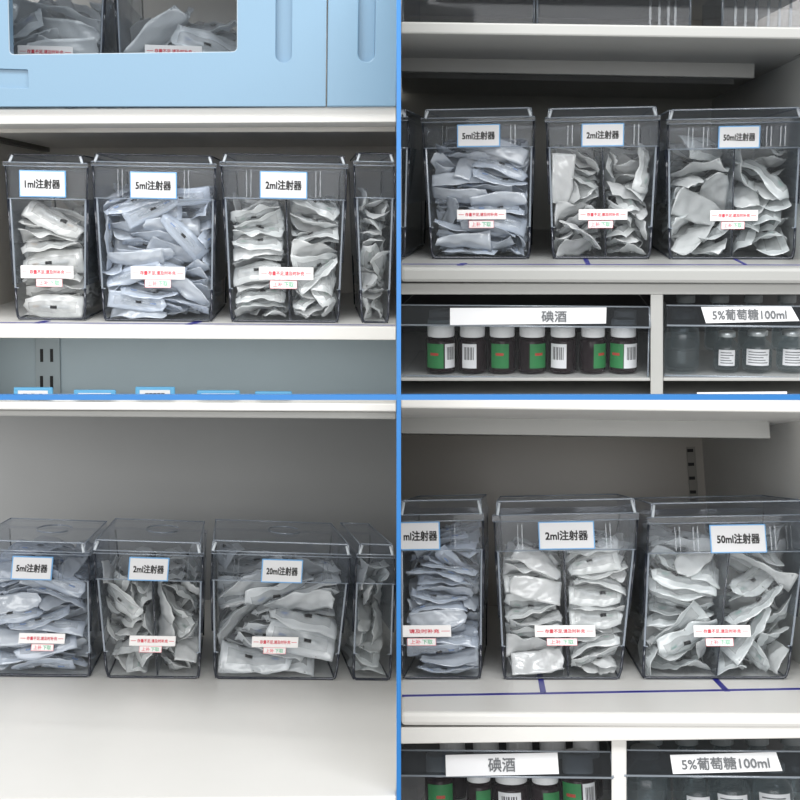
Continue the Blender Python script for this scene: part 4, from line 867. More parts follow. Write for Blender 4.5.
    101: '9,1,-246,412,83,129,-839,511,-133;3,0,-325,1001,204,185,-906,-364,114;1,0,-325,1730,77,893,-7,-85,-441;3,1,-71,459,230,689,-314,-249,604;6,0,-206,1111,186,738,24,-100,667;8,0,-525,1623,138,92,678,687,245;0,1,-359,422,259,86,-869,-442,-203;2,0,-542,1200,268,678,80,-176,-709;9,0,-295,1712,225,43,714,-682,153;9,1,-587,430,456,516,235,-313,-762;7,0,-318,804,317,179,-862,-475,-13;8,0,-532,1727,322,169,672,708,137;4,1,-389,314,620,741,-567,-51,356;2,0,-279,1107,437,855,-8,-65,-514;4,0,-164,1745,398,699,-131,-143,-688;5,1,-172,381,755,635,-293,-255,-668;2,0,-202,1194,585,720,-77,-166,669;3,0,-224,1772,479,821,-303,-237,421;7,0,-386,593,747,349,876,261,207;0,0,-648,900,439,627,-279,-196,700;0,0,-369,2030,730,644,646,-358,197;0,0,-633,589,730,688,130,-381,-604;5,0,-446,1101,678,66,-849,416,-318;3,0,-341,1508,579,877,64,-165,-447;3,0,-336,752,841,921,118,-157,-338;0,0,-525,1170,723,241,562,777,149;0,0,-275,1912,1043,840,3,-489,234;2,1,-549,440,970,138,-775,604,-126;6,0,-268,1379,900,105,812,574,-31;6,0,-544,1720,688,793,136,-345,-482;3,1,-349,357,1033,908,-91,-4,-409;0,0,-196,1270,970,699,94,74,705;7,0,-608,1725,890,706,-74,34,703;5,1,-337,435,1355,767,473,292,321;2,0,-287,1033,1064,846,-115,-133,503;0,0,-375,1322,1081,852,-299,-250,349;3,0,-384,1762,1071,837,-148,-220,479;8,1,-402,979,1218,868,82,-27,-489;1,1,-611,1702,1260,691,138,-317,635;2,1,-315,1556,1324,834,65,171,-521',
    601: '3,1,631,497,123,737,-116,-274,607;5,0,390,910,70,865,-179,156,-442;8,0,476,1659,142,801,-69,-63,591;6,1,413,402,187,882,76,-128,-448;8,0,389,1309,249,357,-875,-146,294;0,0,206,1690,152,19,-710,-686,159;1,1,515,586,344,817,43,-163,-552;8,0,441,1042,398,612,670,369,202;7,0,407,1741,245,883,-142,-48,-444;1,1,290,472,315,813,-47,-374,444;8,0,599,1093,582,719,-49,136,-680;8,0,598,1755,331,229,684,692,-41;0,1,247,435,536,758,145,-140,620;8,0,397,1163,685,877,-98,-109,458;7,0,490,1774,456,758,-333,22,560;5,1,511,478,528,776,71,-83,621;7,0,393,1010,765,904,-27,-70,422;4,0,265,1790,426,697,-457,-100,544;3,1,633,491,671,735,-121,-264,612;6,0,396,1310,793,945,34,-262,-193;8,0,556,1738,712,661,-2,-223,-716;0,1,366,447,701,80,-827,-529,-174;4,0,356,1154,999,918,-43,-300,257;8,0,486,1768,822,743,-334,-35,579;7,1,174,424,817,240,-670,702,-26;5,1,388,741,1157,53,899,-426,-90;0,0,376,2055,636,874,-295,-376,-87;8,1,472,484,854,59,-672,731,107;2,1,480,853,1200,840,-87,27,-535;6,0,500,1743,900,596,-238,-40,766;3,1,102,454,927,666,187,200,694;3,1,584,868,1227,718,-38,-15,-695;7,0,264,1962,849,52,-876,-25,-479;4,1,423,302,992,906,72,277,-312;9,1,430,1401,1287,814,-293,105,490;3,0,28,1622,877,183,-695,518,-463;9,0,391,1596,1383,835,-442,146,-293;4,0,394,1780,1146,943,-54,-317,-78;4,1,171,679,1362,563,-507,-415,505;1,0,429,2007,1166,899,-253,-347,-85;7,0,122,1389,1164,495,-484,-240,681',
    111: '3,0,42,802,162,2,167,-984,54;3,0,-175,1138,21,95,-14,-32,995;4,0,-259,1574,88,997,67,-25,14;0,0,-479,406,88,101,777,-615,-89;6,0,-273,905,138,32,88,-988,-124;3,0,234,1535,30,988,82,36,123;8,1,96,106,79,294,955,-38,24;7,0,-57,1011,171,995,37,7,94;0,0,-282,2013,105,5,-57,60,-997;0,0,3,599,77,189,-973,-127,41;8,0,-99,799,208,994,-46,20,102;3,0,-45,1658,68,46,-45,392,918;4,1,224,281,97,977,-207,18,35;9,0,-95,1286,126,33,-60,-191,979;7,0,78,1575,225,970,-241,-14,-2;1,0,-230,492,115,29,-89,197,-976;4,0,-278,1359,175,61,65,-97,-991;1,0,204,1747,163,940,-310,-5,144;9,0,217,663,161,303,-951,27,50;2,0,-222,1164,202,52,-29,-32,-998;1,0,228,2036,171,443,-894,26,69;0,0,32,401,147,14,-89,995,-48;9,0,101,904,232,10,83,-996,-11;5,0,-294,1347,387,159,-972,-171,39;8,1,-133,152,237,997,69,-28,-6;4,0,-287,1181,298,977,27,32,207;0,0,-276,1994,246,909,412,66,-8;7,0,201,278,284,985,-158,-64,-7;3,0,438,997,29,765,-209,149,-590;5,0,-247,1825,87,955,-289,-10,68;8,0,95,458,265,18,39,-113,-993;3,0,-576,701,221,619,-143,67,-770;3,0,-645,1502,198,697,168,239,655;7,0,-256,560,290,48,88,988,-120;2,0,-480,1091,436,523,-47,-5,-851;8,0,-196,1864,235,40,997,-18,-57;0,1,83,94,337,60,97,303,-946;3,0,-160,959,377,339,-907,-163,189;7,0,42,1975,286,31,102,40,994;2,0,-142,314,322,82,-93,168,978;3,0,-105,851,452,187,-975,-99,74;3,0,199,1561,305,58,49,-438,-896;4,0,-310,200,409,47,30,971,231;9,0,191,825,443,5,52,590,805;0,0,-345,1640,350,919,124,29,374;8,0,179,647,348,70,-55,-76,993;4,0,161,958,484,26,131,-969,209;4,0,-469,1815,411,504,9,51,862;9,0,87,538,411,987,-24,25,-158;8,0,208,1204,329,32,99,58,993;3,0,-267,2054,388,38,95,-141,985;3,0,216,446,389,979,83,50,-181;9,0,197,1385,316,25,156,-464,871;6,0,-115,1436,439,960,-258,-19,103;4,0,197,637,421,976,-192,5,-106;9,0,186,1086,424,19,-44,127,-991;6,0,3,1718,309,927,-251,157,232;3,1,-276,41,503,402,-915,-26,-31;4,0,22,1088,507,981,-129,13,146;0,0,41,2036,496,993,71,96,22;3,0,-190,338,335,108,-103,158,976;9,0,-64,1292,492,970,105,116,186;6,0,188,1854,424,61,113,0,992;8,0,-31,362,511,170,973,-106,113;5,0,229,856,549,947,125,53,-291;2,0,-5,1832,428,119,52,-983,131;5,1,163,174,524,67,-39,-224,972;9,0,232,1357,517,208,-129,331,-911;0,0,179,1667,505,997,75,11,-29;2,0,-309,732,486,961,249,-76,92;7,0,169,1561,630,15,76,-520,-851;2,0,179,1732,576,94,995,25,-21;6,0,-515,1140,483,550,-84,-86,826;5,0,530,996,611,313,-664,-489,471;5,0,172,1764,664,986,109,-105,70;5,0,-330,685,596,867,-487,-86,55;8,0,147,1555,726,105,73,989,-80;5,0,166,2028,525,40,36,-136,989;7,0,173,486,624,25,116,-277,-953;9,0,-362,860,699,95,79,-341,-932;5,0,-341,1516,557,926,-244,-286,-14;2,1,-22,119,647,51,127,226,-964;0,0,-572,334,340,189,-656,688,248;1,0,156,1853,705,237,-965,4,-113;9,0,67,369,738,954,-240,-142,114;9,0,15,2093,740,879,-464,-31,-102;7,0,339,1864,991,84,600,705,-370;4,0,-123,443,681,960,-122,-241,69;0,0,80,1424,635,147,-119,163,968;0,0,-646,1619,565,646,319,575,387;5,0,-30,609,578,61,116,-98,-987;8,0,-4,1227,639,37,92,-10,-995;6,0,-476,1565,599,290,-439,277,804;9,0,-375,281,732,46,242,-25,-969;5,0,-72,1380,613,31,-173,-112,978;9,0,-327,1901,652,987,35,-153,23;6,1,-342,167,668,903,426,-53,22;1,0,-165,1150,708,126,-4,969,213;0,0,-372,1988,751,146,159,352,-911;6,0,29,659,706,108,78,125,-983;2,0,-244,1369,721,957,233,-172,-31;9,0,-351,1772,726,953,-296,-49,-41;4,1,-368,92,841,610,-788,-37,-73;2,0,-191,1068,712,88,100,216,-967;3,0,-228,1950,725,75,91,515,-849;1,0,41,855,713,988,138,49,45;5,0,-303,998,712,60,72,229,-969;3,0,-104,1795,752,63,-40,-162,984;8,1,196,365,826,50,465,-870,-156;5,0,-350,1260,689,65,181,134,-972;1,0,-303,1702,803,15,-25,-259,965;5,0,-370,297,774,132,-125,-121,976;2,0,-178,1174,862,71,72,243,-965;9,0,28,1507,821,59,-991,-94,-77;3,0,-360,424,626,42,-280,223,933;4,0,166,925,822,992,31,55,110;5,0,-299,2057,857,64,236,275,-930;4,0,-372,576,790,109,59,-84,-989;5,0,-79,1013,989,156,966,177,103;3,0,-361,1629,842,994,-66,-30,-77;1,0,-738,719,806,438,-554,437,-557;5,0,-156,741,878,996,-62,-44,-46;1,0,-376,2000,929,202,241,313,-896;5,1,150,128,878,43,-108,-69,-991;2,0,-378,1112,927,993,50,-109,-8;3,0,-489,1996,976,374,188,519,-745;2,0,-149,271,981,46,-226,941,-248;0,0,-179,1342,952,939,-326,-60,96;8,0,-390,1867,978,514,-851,-73,75;7,1,148,105,1125,723,669,144,-92;5,0,-377,1485,952,610,781,-84,109;6,0,-420,1716,980,988,60,132,54;9,0,-131,518,929,33,-12,501,-865;7,0,457,553,977,412,-575,-569,419;0,0,140,1783,954,20,-104,-199,-974;3,0,18,444,936,5,98,-16,-995;4,0,387,1165,860,781,43,186,595;4,0,115,1609,1049,23,134,962,235;9,0,60,242,1075,734,-638,46,228;9,0,-310,1927,1249,11,18,-216,976;1,0,390,1358,419,374,650,-441,492;3,0,-162,304,989,108,-187,160,963;0,0,-368,695,1047,247,229,299,-893;7,0,-588,449,956,622,-128,-196,747;9,0,37,935,997,0,244,-968,-62;5,0,120,1329,1019,82,36,243,-966;0,0,-67,626,1088,129,61,-116,-983;2,0,-169,1102,1063,183,-103,-38,977;5,0,108,1255,1129,108,149,-324,928;6,0,124,591,1130,994,-41,-77,72;7,0,-88,1484,1087,901,-426,29,-75;1,0,-92,1593,1179,204,975,-92,-6;4,0,-217,914,1122,217,944,-209,133;3,0,-158,1800,1021,23,-58,-44,-997;4,0,-414,1524,1267,895,405,-86,-164;5,0,-51,1759,1244,30,-45,-998,-15;2,0,-647,1102,960,692,23,-98,715;3,0,-418,1438,1005,174,-167,-260,935;5,0,240,1695,1239,685,85,11,724;1,0,-229,347,1104,942,-18,-172,288;9,0,225,2011,1076,844,-308,-291,-329;1,0,180,518,1065,829,-196,97,515;7,0,206,841,1117,765,-568,-52,298;2,0,-389,1142,1103,972,48,-109,-201;0,0,-677,1216,771,650,52,-491,578;3,0,-434,1324,1098,194,-83,-160,964;6,1,-281,1341,1279,109,-89,-149,979;6,0,397,490,1085,720,-57,-6,-691;8,0,-556,1111,1204,425,-136,-344,826;3,0,-513,857,1028,396,-237,-306,832;5,0,365,2024,954,632,-456,543,312;0,0,-335,1620,1294,939,240,-18,-246;9,0,-509,347,1133,451,227,-69,-860;6,0,-616,461,1202,329,432,839,28;2,1,-106,1727,1319,168,-965,181,85;7,1,-429,132,1217,40,158,-773,-613;7,0,-370,801,1278,97,127,987,-29;7,0,-302,347,1246,138,-124,970,-155;8,1,293,404,1245,18,-654,749,104;0,0,292,1200,1335,117,-810,570,-70;2,1,-54,513,1329,178,943,274,-61',
    121: '1,1,-227,374,112,718,-38,192,-668;6,0,-237,551,147,76,-880,-466,42;6,0,-386,802,146,94,546,-827,-95;1,0,-36,1777,152,455,-492,-542,507;5,1,-119,364,292,660,351,-72,-660;4,0,-121,837,217,570,-376,302,-666;6,0,-421,1378,191,218,-572,787,-71;3,0,-331,1704,25,495,-10,24,868;5,1,-306,343,297,310,-324,-246,859;6,0,-460,805,298,121,640,-742,159;6,0,-496,993,297,487,-312,127,-806;7,0,-401,1848,254,862,44,254,436;3,1,-514,502,386,786,103,221,568;6,0,-564,1411,288,297,-623,419,-590;0,0,-237,1207,256,401,517,-665,-360;1,0,-154,1806,317,376,-576,-590,423;7,1,-304,371,526,79,-563,810,-147;2,0,-291,921,492,328,-355,233,-844;1,0,-102,1382,402,610,-128,-718,310;0,0,-118,1792,447,456,565,-487,-486;1,1,-100,385,661,436,-547,-596,395;0,0,-434,1006,449,781,-2,198,593;2,0,-461,1653,437,523,210,80,822;2,0,-541,1549,584,589,-289,292,-696;4,0,-316,362,624,771,78,-185,-605;3,0,-584,828,554,550,-308,106,-769;1,0,-382,1566,492,832,-157,346,-405;4,0,-339,1870,541,507,61,404,759;3,0,-394,523,672,905,-28,79,418;8,0,-476,1052,631,100,-772,-452,435;0,0,-415,1286,605,60,912,-79,-398;1,0,-591,1786,878,309,635,-572,-418;7,0,-212,933,581,774,-253,473,-335;1,0,-342,1062,790,515,556,-372,-536;8,0,-259,1403,638,810,-327,364,-324;1,0,-296,1807,670,686,-4,195,701;3,1,-410,254,938,474,804,-92,-348;4,1,-207,391,908,700,236,-216,-639;6,0,-112,1087,736,334,-590,-639,363;6,0,-415,1799,843,160,-658,666,-314;3,1,-252,397,970,708,-67,42,-702;9,0,-318,914,946,1,786,497,367;0,0,-182,1185,875,688,-251,109,-672;1,0,-185,1777,751,542,-444,223,-678;9,1,-557,381,1034,533,542,-639,-117;1,0,-661,922,879,648,402,515,391;5,0,-553,1751,902,352,-517,509,-592;3,0,-525,1805,1046,381,-698,-453,403;2,1,-665,427,1203,383,-613,-511,464;3,0,-572,1152,876,744,-77,107,655;9,0,-309,1353,1099,767,329,-177,-522;2,0,-352,1809,1002,865,-158,224,-420;2,0,-420,489,962,506,649,-429,-371;1,0,-337,622,1144,80,846,519,-93;5,0,-304,1742,1136,654,-227,-19,722;1,0,-234,1818,981,689,207,416,555;6,0,-488,1437,1087,714,-142,-294,619;4,1,-270,908,1216,733,-264,316,-541;3,1,-438,1215,1296,24,-546,790,279;1,0,-628,1172,1124,451,-536,-413,582',
    621: '5,1,210,400,169,185,-562,-776,221;7,0,449,705,185,480,569,-515,-425;3,0,306,1161,19,837,-80,-56,538;6,0,489,1808,167,379,-583,-587,414;0,0,303,499,172,626,186,235,720;6,0,334,744,364,131,-665,730,-84;3,0,403,1356,203,733,336,-338,-486;1,0,345,1830,150,444,-406,-531,597;6,0,189,551,321,98,-697,-685,188;7,0,232,904,352,598,174,-160,-766;4,0,125,1282,214,378,-571,682,-258;9,0,155,1804,245,619,340,-155,-690;2,1,378,347,345,131,-704,-690,-105;2,0,376,978,499,66,-701,-706,-78;7,0,122,1272,406,241,-666,643,-290;1,0,379,1736,399,165,694,697,76;4,0,270,402,499,219,462,828,231;3,0,292,823,480,848,167,-60,-499;0,0,336,1413,550,326,755,565,71;0,0,361,1833,513,730,-206,-146,-636;6,1,51,252,591,575,-499,648,-32;0,0,245,731,657,863,-34,-260,431;0,0,237,1655,505,784,-44,-317,-533;0,0,128,1822,513,160,693,-693,115;7,1,244,331,641,690,536,-146,-464;0,0,100,822,657,501,-613,370,-487;8,0,70,1458,530,701,224,-439,-515;7,0,135,1844,631,22,744,622,-244;2,1,37,266,886,755,-325,555,-128;5,0,245,903,741,803,44,-119,-582;3,0,283,1268,676,815,-184,166,-524;9,0,345,1825,704,762,-153,-31,-628;4,1,195,311,869,134,858,-393,-303;3,0,135,834,841,731,-214,92,-641;0,0,222,1343,898,248,843,-477,-22;3,0,268,1761,724,860,-63,-83,-500;5,1,266,377,900,855,98,338,381;1,0,224,1046,913,843,-230,89,-478;0,0,249,1535,978,834,-153,1,531;3,0,235,1854,822,866,-193,45,459;2,0,365,431,1019,678,-250,97,-684;1,0,179,918,1035,522,-81,48,-848;9,0,69,1392,1099,113,-695,-708,50;6,0,230,1887,1070,243,860,445,61;4,1,177,481,1148,779,-45,25,625;2,0,98,713,1222,21,-786,587,-192;7,0,234,2037,1080,874,-224,-421,-91;8,1,294,864,1134,353,772,-406,-340;4,1,231,1744,1172,891,78,166,-416;6,0,76,833,1254,500,-300,-195,788',
    131: '5,1,49,365,72,57,-27,-117,991;1,0,275,1163,67,365,-54,-106,924;8,0,-244,1949,90,18,-1000,-6,5;8,1,-252,157,235,937,347,44,-3;6,0,-268,684,57,986,-167,-18,3;6,0,129,1548,82,157,-36,167,973;9,1,-87,191,330,118,-986,23,115;2,0,-276,1361,154,45,31,214,-975;7,0,339,1774,235,273,107,-410,-864;7,0,-331,711,282,154,-88,-76,-981;7,0,-288,1004,112,101,24,67,992;2,0,211,1950,273,11,-118,112,987;1,0,296,560,294,0,-991,-73,113;7,0,-310,1134,265,9,-92,4,-996;8,0,-69,1680,297,215,24,899,-381;0,0,278,809,401,10,-106,131,-986;1,0,-174,911,324,990,-88,75,79;9,0,-386,1806,309,896,-280,-140,317;0,1,-9,343,508,82,101,-984,118;2,0,287,1216,306,983,-151,3,-105;9,0,-316,1716,553,776,-625,-64,64;9,0,-51,580,484,989,117,51,74;8,0,567,1487,286,48,699,-679,218;9,0,-290,1990,513,998,67,-8,20;2,0,273,598,552,62,-46,-7,-997;3,0,-281,1450,335,21,45,-202,978;2,0,-223,1913,601,64,-15,113,-991;1,0,220,373,601,105,-80,68,-989;1,0,564,1363,547,131,-760,592,-234;8,0,-103,1921,707,47,3,-976,-214;8,1,283,97,480,35,113,-581,805;3,0,2,1209,374,114,-6,145,-983;3,0,-126,1440,496,990,-107,9,96;1,1,288,194,665,6,-116,169,-979;8,0,66,977,517,14,-33,-999,16;9,0,-275,1501,804,972,6,17,236;6,1,252,148,880,920,-383,-44,-65;7,0,244,1042,676,123,15,-150,-981;4,0,526,1740,648,767,-161,159,601;5,0,320,989,791,993,66,-47,84;0,0,155,1253,769,119,6,-403,-907;5,0,-110,1921,849,958,265,-38,103;2,0,402,712,1004,65,293,242,-923;5,0,324,1206,898,345,19,-56,-937;2,0,-303,2071,885,703,-652,-208,-191;0,0,357,387,925,27,971,-162,175;1,0,299,687,672,2,-19,18,1000;4,0,66,1517,865,921,6,35,387;1,1,347,355,1021,9,-165,34,986;8,0,263,1476,1014,12,-392,912,-118;9,0,-368,1589,961,971,-149,-148,114;1,0,58,672,888,119,283,85,-948;1,0,-447,780,730,290,-296,910,-5;7,0,-348,1816,1049,35,34,-88,-995;9,1,-22,208,1041,187,-34,942,-276;1,0,-356,1359,1035,105,-38,1,994;4,0,-357,1971,1185,993,-109,-34,-6;4,1,-413,382,710,901,-239,-346,102;8,0,-230,860,914,187,-200,945,176;0,0,-248,1626,1133,9,48,998,37;6,1,-351,158,1103,914,-336,-196,-112;6,0,-442,1061,739,878,-166,-409,-185;8,1,-181,1448,1250,140,975,-170,-5;7,1,-341,472,980,981,67,-182,-8;5,1,-364,1123,1243,117,-990,-6,-77;9,1,-362,461,1107,104,102,960,-239;0,0,-348,724,1001,955,238,-179,17;6,0,-339,736,1079,963,-147,-141,-180;6,0,467,1528,1174,527,-119,8,-842;5,1,358,519,1248,928,-276,58,-243;3,0,585,1771,940,616,266,681,293;5,1,-639,1534,1281,628,-238,-240,701',
    145: '6,1,-35,476,58,617,-87,-133,770;4,0,-44,1195,113,638,-136,-105,751;2,0,6,1712,134,669,-180,1,-722;3,1,1,478,164,770,5,-41,636;6,0,-35,1041,312,705,346,-305,-539;4,0,53,1641,274,671,-179,-50,-717;6,1,-3,434,471,134,-661,738,7;2,0,-27,1415,527,142,-653,-718,195;0,0,-30,1796,574,498,237,-809,-204;1,1,-114,570,552,340,-552,721,-245;1,0,-201,1095,790,538,513,501,443;8,1,-150,2039,538,691,-233,-664,-167;0,1,-148,417,784,151,666,-594,-426;3,0,-72,1011,813,402,-375,768,-327;4,0,7,1453,735,496,412,155,748;7,1,97,423,672,306,578,-532,-537;3,1,201,414,1126,616,340,-570,-424;8,0,67,1763,909,223,-640,-430,596;7,1,-62,452,1039,413,-498,532,-546;7,1,-83,1169,1093,509,590,-368,-508;1,0,70,1302,1074,706,330,-355,-516;2,1,-159,485,1181,545,489,572,370;0,0,-88,1752,1140,186,663,-714,126;3,1,39,476,1246,694,-221,-12,685',
    151: '6,0,84,352,43,4,15,-173,985;5,0,-77,985,53,2,-25,-72,-997;4,0,47,1921,88,17,27,67,997;2,1,43,133,87,10,5,59,998;1,0,-69,1204,72,975,-219,19,-40;7,0,88,1748,85,998,34,25,-49;6,0,1,467,126,22,-47,-150,-987;9,0,86,1308,79,209,977,12,-32;9,0,12,1526,61,72,-997,24,-8;3,0,-207,692,207,42,-446,-862,-237;7,0,65,820,105,30,7,-999,-44;8,0,85,1414,149,25,-27,-993,116;9,0,85,329,165,8,-5,968,250;4,0,22,913,205,971,60,-6,-232;4,0,-69,1396,269,998,-37,-43,-21;4,1,87,148,230,38,-19,970,241;6,0,-62,755,240,988,35,60,-141;1,0,-76,2032,126,3,-25,-418,-908;9,1,-65,102,321,288,957,9,22;2,0,90,1197,194,1,35,-56,998;2,0,110,1763,191,48,-985,165,27;3,0,86,680,239,84,44,-948,302;5,0,109,1064,325,34,-992,111,55;3,0,89,1597,292,176,966,-163,92;2,0,47,465,273,1,9,-16,1000;6,0,51,1073,436,86,994,56,-20;4,0,97,2016,297,358,-934,-22,-10;4,0,-65,722,424,423,-905,26,45;9,0,4,1266,341,117,-991,8,61;7,0,-233,1837,309,789,324,36,520;9,0,-63,637,397,72,28,-910,-408;3,0,97,1476,309,2,24,-61,-998;3,0,-55,1964,515,326,-941,-23,93;9,0,113,838,302,62,-985,157,28;3,0,86,690,608,180,-983,13,33;7,0,87,1854,331,99,-48,179,-978;4,0,-70,302,351,435,900,-10,-25;8,0,-7,908,422,43,995,-84,-45;3,0,108,1667,222,968,-211,7,138;6,0,96,542,362,939,337,54,28;6,0,-46,1118,442,64,30,161,984;0,0,32,1713,368,31,993,113,-23;8,0,94,572,581,57,-3,-305,951;8,0,94,1227,550,89,7,301,949;0,0,40,1723,462,35,-47,-968,244;1,0,106,472,436,870,486,29,-77;6,0,63,1434,526,704,707,25,-63;4,0,-57,1576,467,995,40,-43,-82;0,0,107,322,486,731,678,-77,-11;3,0,-43,896,625,1,-990,-119,82;6,0,104,1906,525,58,5,-975,-215;5,1,96,152,398,18,5,139,-990;8,0,104,1471,630,884,-462,48,-51;3,0,113,2018,556,723,-678,104,77;2,0,323,694,634,805,-94,-79,-580;0,0,108,1281,590,44,-24,-671,740;2,0,108,1758,554,156,986,-28,-46;8,1,-69,135,585,4,-68,44,997;5,0,117,1025,596,958,-282,-49,1;9,0,114,1597,642,909,-412,53,-46;5,0,81,490,545,73,4,-361,930;7,0,397,1369,742,703,45,34,-709;0,0,106,1864,622,20,-67,-156,-985;7,0,-63,618,692,31,10,-86,-996;4,0,-61,828,714,120,992,10,-32;4,0,111,1706,691,18,3,-974,226;1,0,-60,302,617,51,21,995,-79;3,0,-50,1147,574,4,141,-89,-986;2,0,112,1788,745,33,-11,-336,-941;1,0,-52,333,617,997,-18,-55,-52;0,0,413,1353,843,220,-679,682,-160;4,0,120,1971,742,591,803,-64,38;0,1,-20,97,706,674,-736,-50,-18;8,0,-161,1145,693,123,411,900,77;6,0,106,1747,813,995,30,-43,91;3,0,-83,654,726,163,3,33,-986;3,0,-99,1422,668,223,-47,-18,974;5,0,103,2127,780,51,67,-698,711;7,0,-64,411,720,40,0,-50,-998;3,0,-158,403,939,151,390,-868,-267;6,0,476,822,591,116,-668,-378,630;6,0,353,555,780,562,154,-192,-790;1,0,-88,1278,854,97,-111,979,-142;5,0,-67,1904,794,88,84,130,-984;9,0,-64,182,744,912,409,-33,-11;3,0,111,852,762,931,-328,67,147;1,0,-60,1987,915,51,79,27,-995;9,0,259,648,922,561,47,47,-825;9,0,110,1047,827,159,-984,-6,-79;5,0,30,1637,883,132,42,81,-987;4,1,-33,169,823,50,46,60,-996;6,0,11,1444,811,335,-39,-67,-939;5,0,-50,1885,937,938,337,-16,75;7,0,-98,440,957,212,94,15,973;6,0,109,1385,982,41,252,-963,-86;4,0,-51,1680,1037,87,60,-44,-993;8,0,-14,1041,968,997,31,-58,27;8,0,125,1281,1021,4,-71,272,-960;6,0,382,2131,1202,569,512,483,-425;2,1,377,414,918,80,714,-671,-184;1,0,25,1208,959,39,-27,600,-798;8,0,110,1543,983,26,60,-988,-139;6,0,-305,364,1078,146,-736,645,142;8,0,22,974,1103,307,65,-31,949;5,0,-242,1436,969,843,-6,-531,85;9,0,-100,633,981,125,-185,-942,250;0,0,50,1220,1132,450,-863,230,15;5,0,-51,2041,1017,987,86,-136,-1;7,1,-4,155,970,988,140,62,-1;7,0,57,1415,1104,307,13,76,949;0,0,443,1236,1049,514,-450,-587,434;6,1,67,135,1017,978,-200,49,-2;2,0,-180,996,1001,446,55,-148,881;8,0,148,2044,1248,509,-849,72,-122;2,0,50,351,1027,988,141,65,-7;9,0,-59,811,1091,914,316,-60,-246;7,0,-381,822,1290,495,477,563,459;0,0,47,311,1124,69,102,-136,983;7,0,389,874,1128,190,-670,717,17;5,0,125,1832,1104,55,49,-48,-996;6,1,84,226,1110,993,77,64,-62;0,0,137,708,1175,996,20,19,-86;1,0,-199,959,1204,120,-601,-789,45;5,0,130,349,1154,964,-237,111,-56;6,0,51,832,1172,958,-236,69,-145;7,0,-321,1734,1102,702,179,-318,-611;5,1,-56,157,1202,997,-24,70,0;5,0,144,872,1375,242,968,46,-57;4,0,-178,2011,1426,198,-382,595,679;6,0,136,483,1110,755,-640,128,66;7,0,-51,1056,1291,981,42,188,-6;7,0,-9,1929,1267,87,63,514,-851;8,0,-175,542,1425,814,162,107,-547;7,0,-127,1121,1223,219,216,107,946;0,0,-108,1587,1226,323,71,40,943;1,1,134,158,1288,997,-37,62,3;5,0,58,1377,1267,104,-123,219,-962;3,0,-12,1736,1166,946,99,182,-248;5,1,203,310,1412,158,444,-828,303;4,0,138,1085,1369,163,79,-983,-20;1,0,46,1787,1285,986,97,137,21;1,0,135,526,1249,926,-366,-45,-81;3,0,132,595,1303,517,-855,43,-13;5,0,5,1552,1259,22,-156,75,-985;0,0,55,357,1422,430,-82,-1,-899;8,0,-128,745,1531,147,886,375,-230;4,0,132,1823,1385,72,108,-83,988;5,0,288,412,1443,870,-44,-11,-491;7,0,161,1263,1351,155,108,-891,-413;8,0,149,1640,1347,152,-66,-986,-27;9,0,-53,554,1502,149,-960,-201,-123;9,0,357,972,1470,709,416,-230,-522;7,0,64,1448,1448,978,130,96,135;4,1,141,278,1551,119,-107,-57,985;2,0,249,777,1442,148,909,-340,-192;9,0,144,1929,1502,9,24,-803,595;3,0,-367,1128,1443,582,-307,96,-747;2,0,401,1351,1452,664,264,-72,696;4,0,142,1759,1497,59,-53,171,-982;4,1,48,160,1633,977,-156,-143,-25;2,0,246,1023,1513,542,-127,-52,829;8,0,148,1567,1486,10,-138,882,-450;8,0,187,520,1660,900,-372,-151,169;9,0,75,1366,1610,891,192,-46,409;7,0,457,1215,1571,423,546,415,593;2,1,-80,249,1717,235,56,-168,-956;6,0,37,842,1675,571,809,-129,-59;3,0,-373,2149,1400,589,309,653,-362;9,0,146,1149,1611,81,-66,992,-72;1,0,161,980,1572,990,32,-118,-67;1,0,-43,1543,1571,8,203,-230,-952;0,1,-53,347,1800,950,-187,-44,247;1,0,107,1336,1702,126,-208,970,-14;2,0,53,1795,1631,50,-75,185,979;1,0,194,1289,1716,960,24,-112,256;6,0,-35,1702,1643,980,83,-175,36;0,0,39,1879,1708,56,-39,109,992;0,0,-53,1318,1738,872,-334,-239,268',
